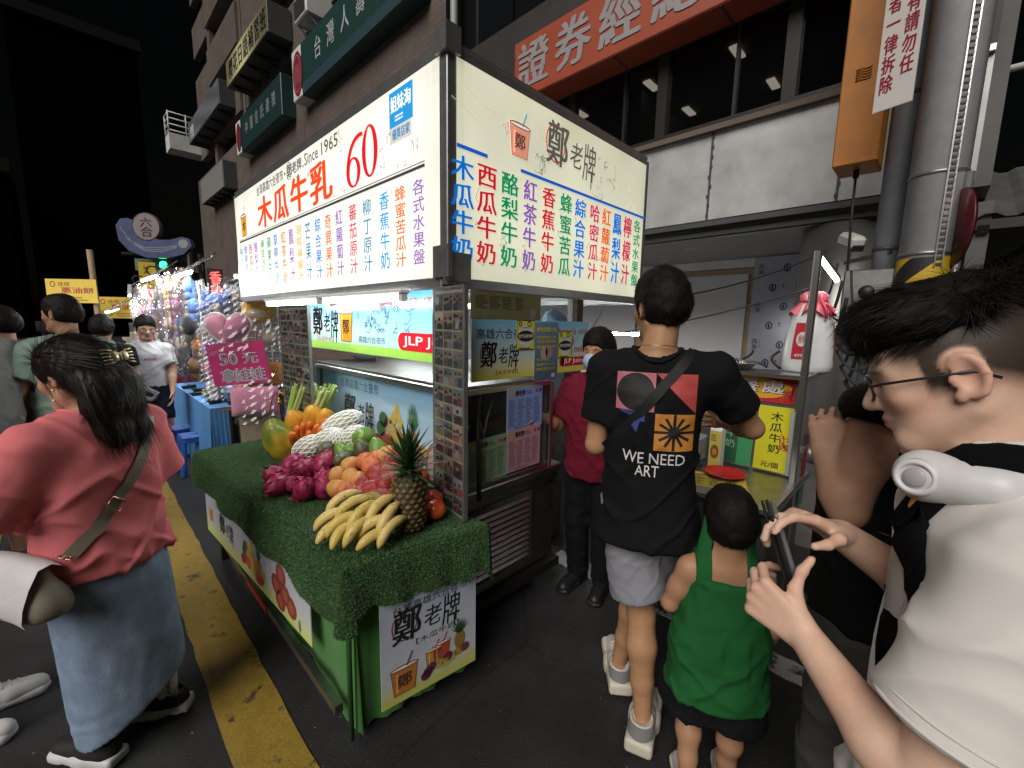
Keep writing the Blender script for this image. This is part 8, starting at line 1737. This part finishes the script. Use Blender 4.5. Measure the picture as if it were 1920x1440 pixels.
# her shoulder bag (strap across the back)
bpy.context.view_layer.update(); inv = woman_tee.matrix_world.inverted(); L_ = []
for i in range(26):
    f = i / 25; u, z = .15 - .37 * f, 1.40 - .48 * f; o = Vector(p.W(u, -.8, z)); h, loc, nn, ix = woman_tee.ray_cast(inv @ o, Vector(p.F[:, 1]))
    if h: L_.append((woman_tee.matrix_world @ loc, nn.copy()))
bag_t = thing('shoulder_bag', 'white and taupe shoulder bag with a taupe strap worn by the woman in pink', 'bag', (-.16, 1.92, .70))
d = (L_[-1][0] - L_[0][0]).normalized(); rows = [[], []]
for q, nn in L_[:-2]: s_ = nn.cross(d).normalized() * .019; rows[0].append(q - s_ + nn * .006); rows[1].append(q + s_ + nn * .006)
TAU = mat('taupe_leather', (.20, .175, .135), .5, var=.15, vscale=20); b = MB(); b.grid(rows, True); b.build('strap', TAU, bag_t)
q, nn = L_[15]; b = MB(); s_ = nn.cross(d).normalized(); b.tube([q + s_ * .024 - d * .018 + nn * .011, q - s_ * .024 - d * .018 + nn * .011, q - s_ * .024 + d * .018 + nn * .011, q + s_ * .024 + d * .018 + nn * .011], .003, 6, closed=True); b.build('buckle', mat('rose_gold_metal', (.55, .33, .22), .25, 1.0, var=.05), bag_t)
b = MB(); e1 = L_[-3][0] + L_[-3][1] * .012; bc_ = Vector((-.175, 1.90, .765)); e2 = bc_ + Vector((.05, -.01, .085))
for i in range(7): f = i / 7; c = e1.lerp(e2, f); cdir = (e2 - e1).normalized() * .010; sx_ = Vector((.3, -.9, .2)) * .005 if i % 2 else Vector((.2, .3, .9)) * .005; b.tube([c - cdir - sx_, c + cdir - sx_, c + cdir + sx_, c - cdir + sx_], .0018, 5, closed=True)
b.build('chain', mat('rose_gold_metal'), bag_t)
bx_, by_ = Vector((-.50, .87, 0)).normalized(), Vector((-.87, -.50, 0)).normalized(); prof2 = [(-.055, -.085), (.055, -.085), (.062, -.06), (.050, .01), (.022, .075), (.0, .09), (-.022, .075), (-.050, .01), (-.062, -.06)]
def bagpt(u, w_, z): return bc_ + bx_ * u + by_ * w_ + Vector((0, 0, z))
sd = S(); Mb = np.stack([np.array(by_), np.array(bx_), np.array([0, 0, 1.])], 1)
for uu_ in np.linspace(-.10, .115, 5): sd.rc(bagpt(uu_, 0, -.055), bagpt(uu_, 0, -.05), .048, .048, .05); sd.rc(bagpt(uu_, 0, -.05), bagpt(uu_, 0, .055), .046, .018, .05)
sd.cut(bagpt(0, 0, -.088), (0, 0, -1.), .02)
V, F = sd.mesh(.006); V = relax(V, F, 3); npmesh('body', V, F, TAU, bag_t)
P = []
for (w_, z) in [(.035, .075), (.012, .092), (-.02, .088), (-.046, .04), (-.064, -.01), (-.070, -.05), (-.064, -.068)]: P.append([bagpt(uu_, -w_ , z - .015 * abs(uu_ / .13) ** 3) for uu_ in np.linspace(-.125, .14, 12)])
b = MB(); b.grid(P, True); fl = b.build('flap', mat('white_bag_leather', (.56, .54, .54), .5, var=.06, bump=.2, bscale=120), bag_t)
b = MB(); cz = bagpt(.02, .074, -.035); b.box(cz, (.03, .03, .02), None, .004); b.build('clasp', mat('rose_gold_metal'), bag_t)
# tissue and food she holds
simple('snack_tray', 'pale paper food tray held by the woman in pink', 'food tray', lambda b: b.box(tuple(p.J['wL'] + p.V3((.03, .11, .03))), (.15, .11, .02), Matrix.Rotation(.5, 3, 'Z'), .005), m=mat('kraft_tray', (.45, .34, .22), .8))

# ---- vendor in the red shirt and face mask
p = Person('stall keeper in dark red shirt and light blue face mask, pointing', (2.06, 1.33), 190, 1.53,
           dict(eR=(.25, .06, 1.10), wR=(.27, .28, 1.21)), head=(-4, -4, 0), skin='#a87a5a', girth=1.1, hands={'R': dict(d=(-.93, .3, .12), n=(.1, .2, -1), curl=((.02, .05, .05), (.5, .6, .5), (.7, .7, .6), (.8, .8, .6)))})
p.skin(.007); p.tee(cloth('dark_red_jersey', (.13, .008, .022)), 'polo_shirt', hem=.80, ease=.026, sl=.78, sr=.085, neck=.068, amp=.008, seed=4)
p.trousers(cloth('black_trouser_cloth', (.007, .007, .008)), 'trousers'); p.shoes(BLACK, BLACK)
p.shorthair(.028, .016, None, 2200, .03, .3, nape=-.09, seed=8)
sd = S(); T = p.T
sd.el(T(0, .048, -.052), (.062, .064, .056), p.HF, .02); sd.el(T(0, .095, -.035), (.028, .022, .030), p.HF, .03); sd.cut(T(0, .03, 0), -p.HF[:, 1]); sd.cut(T(0, .06, -.008), p.HF @ np.array([0, -.25, 1.])); V, F = sd.mesh(.005); N = vnorm(V, F); q = (V - p.hc) @ p.HF; V = V + N * (.0016 * np.sin(q[:, 2] * 520))[:, None]
MSK = mat('blue_surgical_mask', (.30, .44, .58), .8, var=.05); mk = npmesh('face_mask', V, F, MSK, p.root)
b = MB(); [b.tube([T(x * .058, .055, z_), T(x * .075, .02, -.01), T(x * .083, -.03, z_ * .3 - .01)], .0015, 5) for x in (-1, 1) for z_ in (-.022, -.085)]; b.build('ear_loop', WHITEI, mk)

# ---- man in the foreground looking at his phone
p = Person('foreground man in glasses and white tee with a neck fan, reading his phone', (.95, -.11), 90, 1.70,
           dict(nk=('w', .95, -.105, 1.345), sL=('w', .780, -.115, 1.285), sR=('w', 1.115, -.11, 1.285), eL=('w', .712, -.055, .985), wL=('w', .832, .100, 1.060), eR=('w', 1.125, -.05, 1.07), wR=('w', .972, .082, 1.200)), head=(3, -20, 0), skin='#d2ae98', hc=(.95, -.022, 1.515), girth=.86,
           hands={'L': dict(d=(-.06, .86, .46), n=(1, .08, .0), curl=((1.2, .75, .4), (1.25, .8, .4), (1.3, .8, .4), (1.35, .8, .4)), thumb=((.30, 1.0, .30), (.05, 1.0, .22)), sc=1.0, spread=.0), 'R': dict(d=(-.62, .58, .40), n=(-.35, .10, -.92), curl=((.25, .55, .45), (.45, .65, .5), (.7, .7, .5), (.85, .7, .5)), thumb=((.85, .35, .55), (.9, .1, .45)), sc=1.0, spread=.02)})
p.skin(.0045, legs=True, shave=True)
WT = cloth('white_cotton', (.62, .59, .56), var=.04, bump=.1, bscale=900)
k = p.s; ft = p.tee(WT, 'tee_shirt', hem=.74, ease=.024, sl=.68, sr=.090, neck=.072, amp=.013, seed=6, res=.0055, flare=.01, sc=5, sk=.022)
p.shorts(cloth('dark_shorts_cloth', (.03, .03, .035)), 'shorts'); p.shoes(WSH, WSO)
# undercut: long top swept forward over shaved sides
sd = S(); T = p.T; HFm = p.HF; sd.el(T(0, -.024, .082), (.080, .104, .066), HFm, .02); sd.el(T(0, .040, .108), (.068, .058, .044), HFm, .03); sd.el(T(-.006, .074, .100), (.054, .034, .030), HFm, .03); sd.el(T(0, -.085, .035), (.070, .045, .075), HFm, .03)
sd.el(T(0, -.012, .026), (.073, .092, .082), HFm, .006, 's'); sd.cut(T(0, 0, .050), HFm @ np.array([0, -.55, -1.]), .02)
p.hairmesh(sd, .004, None, 7000, .050, lambda q: np.c_[q[:, 0] * 1.0 - .02, .10 + np.where(q[:, 1] > .075, -.03, np.where(q[:, 1] > -.03, .08, -.12)), np.where(q[:, 1] > .075, -.16, np.where(q[:, 2] < .06, -.10, .0))], .13, .0017, .0034, 55, 4, steps=4, jit=.036)
for q in 'LR':
    a_, b_ = p.J['s' + q], p.J['e' + q]; u_ = unit(b_ - a_); c_ = a_ + u_ * (np.linalg.norm(b_ - a_) * .68 - .006); v_1 = unit(np.cross(u_, [0, 0, 1.])); v_2 = np.cross(u_, v_1); g_ = .6 + .4 * p.g; b = MB(); b.mt(WT)
    for off in (0, -.016): b.tube([c_ + u_ * off + (v_1 * math.cos(t_) + v_2 * math.sin(t_)) * (.090 * k * g_ - .0005 + .0004 * math.sin(9 * t_)) for t_ in np.linspace(0, 2 * math.pi, 49)[:-1]], .0032 if off == 0 else .0016, 6, closed=True)
    b.build('sleeve_hem', None, ft)
NAIL = mat('finger_nail', (.50, .33, .28), .3)
for (q_, d_, n_, r_) in p.nails: b = MB(); b.ell(q_ - d_ * .003 + n_ * r_ * .80, (r_ * .72, r_ * 1.05, r_ * .35), Matrix([list(x_) for x_ in np.stack([np.cross(d_, n_), d_, n_], 1)]), 10, 6); b.build('finger_nail', NAIL, p.root)
p.glasses(mat('dark_navy_spectacle_frame', (.015, .015, .022), .3, var=.05), glass_mat('spectacle_lens', (.97, .98, 1), .05, 0))
pm = p
# neck fan
nf = thing('neck_fan', 'white horseshoe neck fan resting round the neck of the foreground man', 'neck fan', (.95, -.06, 1.36)); NFW = mat('white_matte_plastic', (.62, .61, .62), .42, var=.02)
ctr = np.array([.95, -.116, 1.398]); P = []; rs_ = []
for a_ in np.linspace(-128, 128, 33):
    q = R(a_); P.append(ctr + np.array([.118 * math.sin(q) * (1.0 if abs(a_) < 90 else 1.12), -.105 * math.cos(q) + .03 * (1 - math.cos(q)) * .75, -.032 * (1 - math.cos(q)) * .5 + .0])); rs_.append(.021 + .010 * (abs(a_) / 128) ** 3)
sd = S(); sd.chain(P, rs_, .01)
for e_ in (0, -1): sd.el(P[e_], (.034, .034, .034), None, .02)
V, F = sd.mesh(.0045); nfb = npmesh('body', V, F, NFW, nf); bpy.context.view_layer.update()
for e_, sg in ((0, -1), (-1, 1)):
    dn_ = Vector((sg * .93, .30, .10)).normalized(); o_ = Vector(P[e_]) + dn_ * .3; h, loc, nn, ix = nfb.ray_cast(nfb.matrix_world.inverted() @ o_, -dn_); c = (nfb.matrix_world @ loc if h else Vector(P[e_])) - dn_ * .002; b = MB(); b.lathe([(.0, .005), (.011, .005), (.0135, .003), (.014, -.004)], c, 26, dn_); b.build('button', mat('grey_white_plastic', (.36, .36, .37), .35, var=.02), nf)
    b = MB(); b.lathe([(.0265, -.010), (.0255, .001), (.0215, .0045), (.0185, .003), (.0165, -.004)], c, 26, dn_); b.build('button_ring', NFW, nf)
# phone in a black wallet case
_ray = Vector((.895, .150, -.41))
ph = thing('phone', 'phone in a black wallet case held up by the foreground man', 'phone', (.895, .150, 1.10)); pa, pb_ = Vector((.888, .180, 1.255)), Vector((.905, .125, 1.095)); ax_ = (pa - pb_).normalized(); wx_ = (_ray - ax_ * _ray.dot(ax_)).normalized(); nx_ = wx_.cross(ax_).normalized(); M_ = Matrix((wx_, ax_, nx_)).transposed(); c = (pa + pb_) / 2
sgn = -1 if nx_.y > 0 else 1
b = MB(); b.box(c, (.074, .155, .008), M_, .003); b.build('body', mat('phone_edge_metal', (.5, .5, .52), .3, .8), ph); b = MB(); b.box(c - nx_ * sgn * .008, (.080, .162, .007), M_, .003); b.box(c - nx_ * sgn * .016 , (.080, .160, .005), M_, .002); b.build('case', mat('black_case_leather', (.012, .012, .013), .5, var=.1), ph); b = MB(); b.box(c + nx_ * sgn * .0045, (.066, .146, .0012), M_); b.build('screen', mat('phone_screen', (.02, .02, .022), .08, emit=.08, ecol=(.5, .6, .7), var=0), ph)
# backpack
bk_ = thing('backpack', 'black patterned backpack on the back of the foreground man', 'backpack', (.95, -.30, .95)); sd = S(); sd.bx((.95, -.33, 1.08), (.15, .09, .20), None, .06, .03); V, F = sd.mesh(.008); npmesh('bag', V, F, cloth('black_backpack_cloth', (.008, .008, .010)), bk_)
bpy.context.view_layer.update(); inv = ft.matrix_world.inverted()
for sx in (-1, 1):
    rows = [[], []]; ctrl = [(.125, -.24, 1.30, 0), (.122, -.20, 1.42, 0), (.12, -.12, 1.50, 0), (.118, -.04, 1.52, 0), (.115, .04, 1.50, 0), (.112, .14, 1.44, 1), (.115, .3, 1.36, 1), (.12, .3, 1.28, 1), (.13, .3, 1.20, 1), (.150, .22, 1.12, 2), (.175, .14, 1.06, 2), (.21, .04, 1.01, 2), (.24, -.06, .98, 2)]
    for i in range(31):
        f = i / 30 * (len(ctrl) - 1); a_ = min(int(f), len(ctrl) - 2); g_ = f - a_; q = [ctrl[a_][j] * (1 - g_) + ctrl[a_ + 1][j] * g_ for j in range(3)]; q = Vector((.95 + sx * q[0], q[1] - .08, q[2])); tgt = Vector((.95 + sx * .10, -.08, min(q.z - .10, 1.25))) if q.z > 1.33 else (Vector((q.x, -.08, q.z)) if a_ < 9 else Vector((.95 + sx * .03, -.08, q.z))); dr = (tgt - q).normalized(); h, loc, nn, ix = ft.ray_cast(inv @ q, dr)
        if not h: continue
        loc = ft.matrix_world @ loc; rows[0].append(loc + nn * .007); rows[1].append(nn.copy())
    if len(rows[0]) > 3:
        b = MB(); P = []; C_r, N_r = rows
        for i in range(len(C_r)): tg = (C_r[min(i + 1, len(C_r) - 1)] - C_r[max(i - 1, 0)]).normalized(); nv = N_r[i]; sv = tg.cross(nv).normalized() * .029; P.append([C_r[i] + sv * f + nv * (.006 * (1 - f * f)) for f in (-1, -.5, 0, .5, 1)]); b.grid(P, True); so = b.build('strap', cloth('black_backpack_cloth'), bk_); so.modifiers.new('thick', 'SOLIDIFY').thickness = .008
        for i in range(11, len(P) - 2, 5):
            b = MB(); c = P[i][2] + Vector((.006 if i % 4 else -.006, .006, .007)); n_ = (P[i + 1][2] - P[i][2]).cross(P[i][4] - P[i][0]).normalized(); n_ = n_ if n_.z + n_.y > 0 else -n_; u_ = (P[i + 1][2] - P[i][2]).normalized(); w_ = n_.cross(u_); b.add([c + n_ * .002 + u_ * (.013 * math.cos(a_)) + w_ * (.007 * math.sin(a_) * (1 + .3 * math.cos(3 * a_))) for a_ in np.linspace(0, 6.28, 13)[:-1]], [list(range(12))], True, [(.42, .10, .03), (.40, .16, .05), (.3, .28, .2)][i % 3]); b.build('embroidery', INK, so)

# ---- person in black partly hidden behind the foreground man
p = Person('person in black top with raised forearm, mostly hidden behind the foreground man', (1.37, .0), 55, 1.64,
           dict(eL=('w', 1.195, .095, 1.175), sL=('w', 1.235, .060, 1.41), wL=('w', 1.215, .150, 1.285), eR=(.23, .0, 1.10), wR=(.235, .05, .86)), head=(0, -12, 0), skin='#b08a72', girth=1.1, hands={'L': dict(d=(.15, .1, 1), n=(.9, .1, -.2), curl=((.9, .8, .5),) * 4, sc=.9)})
p.skin(.007); p.tee(cloth('black_top_cloth', (.006, .006, .007)), 'top', hem=.92, ease=.03, sl=.10, sr=.075, neck=.072, seed=12); p.trousers(cloth('dark_grey_skirt_cloth', (.08, .075, .072)), 'trousers', r=.10); p.shoes(BLACK, BLACK); p.shorthair(.02, .012, None, 1200, .025, .3)

# ---- people in the street on the left
p = Person('smiling man in glasses and white tee walking past the plush toys', (.52, 5.65), 262, 1.56, dict(sL=(-.155, -.01, 1.385), sR=(.155, -.01, 1.385), eL=(-.20, .03, 1.12), wL=(-.19, .14, .90), eR=(.20, -.02, 1.10), wR=(.21, .06, .86), kL=(-.09, .10, .49), aL=(-.09, .06, .09), aR=(.09, -.12, .12)), head=(14, -12, 0), skin='#c09a84', girth=.92)
p.skin(.007); gt = p.tee(cloth('plain_white_cotton', (.62, .62, .64), var=.03), 'tee_shirt', hem=.82, ease=.014, sl=.66, sr=.076, seed=14); p.shorts(cloth('navy_shorts_cloth', (.012, .016, .03)), 'shorts', leg=.58, r=.115); p.shoes(BLACK, WSO); p.shorthair(.022, .012, None, 2000, .03, .2, fringe=.022, seed=15); p.glasses(mat('thin_metal_spectacle_frame', (.05, .05, .05), .3, .5), glass_mat('spectacle_lens'))
decal(p, 'chest_print', gt, [((.42, .04, .10), tess(sq(-.045, 0, .045, .020), 5), 0), ((.6, .6, .62), tess(sq(-.036, .007, .036, .013), 5), 1)], INK, -p.F[:, 0], p.F[:, 1], p.W(-.02, .1, 1.26))
p = Person('man in mint green tee walking away behind the woman in pink', (-.03, 4.1), 118, 1.69, dict(eL=(-.25, .05, 1.12), wL=(-.20, .24, 1.02), kL=(-.09, .08, .49)), head=(18, -4, 0), skin='#a87f68', girth=1.1)
p.skin(.008); p.tee(cloth('mint_green_cotton', (.26, .36, .30)), 'tee_shirt', hem=.80, ease=.035, sl=.66, sr=.092, seed=16); p.shorts(cloth('dark_shorts_cloth'), 'shorts'); p.shoes(BLACK, WSO); p.shorthair(.018, .008, None, 1800, .02, .3, seed=17)
p = Person('woman in navy top with chin length hair at the left edge', (-.36, 4.9), 150, 1.60, dict(eR=(.25, .04, 1.12), wR=(.16, .26, 1.08)), head=(5, -14, 0), skin='#a87f68')
p.skin(.009); p.tee(cloth('navy_cotton', (.012, .014, .028)), 'top', hem=.74, ease=.03, sl=.5, sr=.08, seed=18); p.trousers(cloth('navy_skirt_cloth', (.010, .012, .025)), 'trousers', r=.09); p.shoes(BLACK, BLACK); p.shorthair(.03, .024, None, 1600, .04, .1, nape=-.13, seed=19)
p = Person('person in heather grey tee walking away, cut off by the left edge', (-.44, 4.0), 118, 1.69, dict(eR=(.24, .0, 1.10), wR=(.24, .06, .86)), skin='#a87f68', girth=1.1)
p.skin(.009); p.tee(cloth('heather_grey_cotton', (.26, .265, .275)), 'tee_shirt', hem=.80, ease=.03, sl=.72, sr=.086, seed=20); p.shorts(cloth('black_shorts_cloth'), 'shorts', leg=.6, r=.11); p.shoes(BLACK, WSO); p.shorthair(.02, .012, None, 900, .02, .2, seed=21)
p = Person('person in white sneakers stepping in at the bottom of the left edge', (-.46, 2.47), -8, 1.68, dict(kL=(-.09, .10, .49), aL=(-.085, .05, .085), aR=(.10, .0, .085)), head=(0, -8, 0), skin='#a87f68', girth=1.0)
p.skin(.009); p.tee(cloth('heather_grey_cotton'), 'tee_shirt', seed=26); p.shorts(cloth('black_shorts_cloth'), 'shorts', leg=.6, r=.11); p.shoes(mat('white_sneaker_leather', (.62, .61, .61), .5, var=.05), mat('pale_grey_sole', (.42, .42, .42), .6), lace=mat('white_sneaker_leather'), res=.005); p.shorthair(.02, .012, None, 900, .02, .2, seed=27)
p = Person('person in pale blue top seen between the navy and mint shoppers', (-.12, 6.0), 100, 1.52, None, skin='#a87f68'); p.skin(.010); p.tee(cloth('pale_blue_cotton', (.20, .34, .44)), 'top', seed=22); p.trousers(cloth('black_trouser_cloth'), 'trousers'); p.shoes(BLACK, BLACK); p.shorthair(.02, .014, None, 900, .02, .2, seed=23)
p = Person('dark haired shopper in black behind the man in mint green', (.20, 5.5), 80, 1.56, None, skin='#a87f68'); p.skin(.010); p.tee(cloth('black_top_cloth'), 'top', seed=24); p.trousers(cloth('black_trouser_cloth'), 'trousers'); p.shoes(BLACK, BLACK); p.shorthair(.02, .016, None, 900, .02, .2, seed=25)
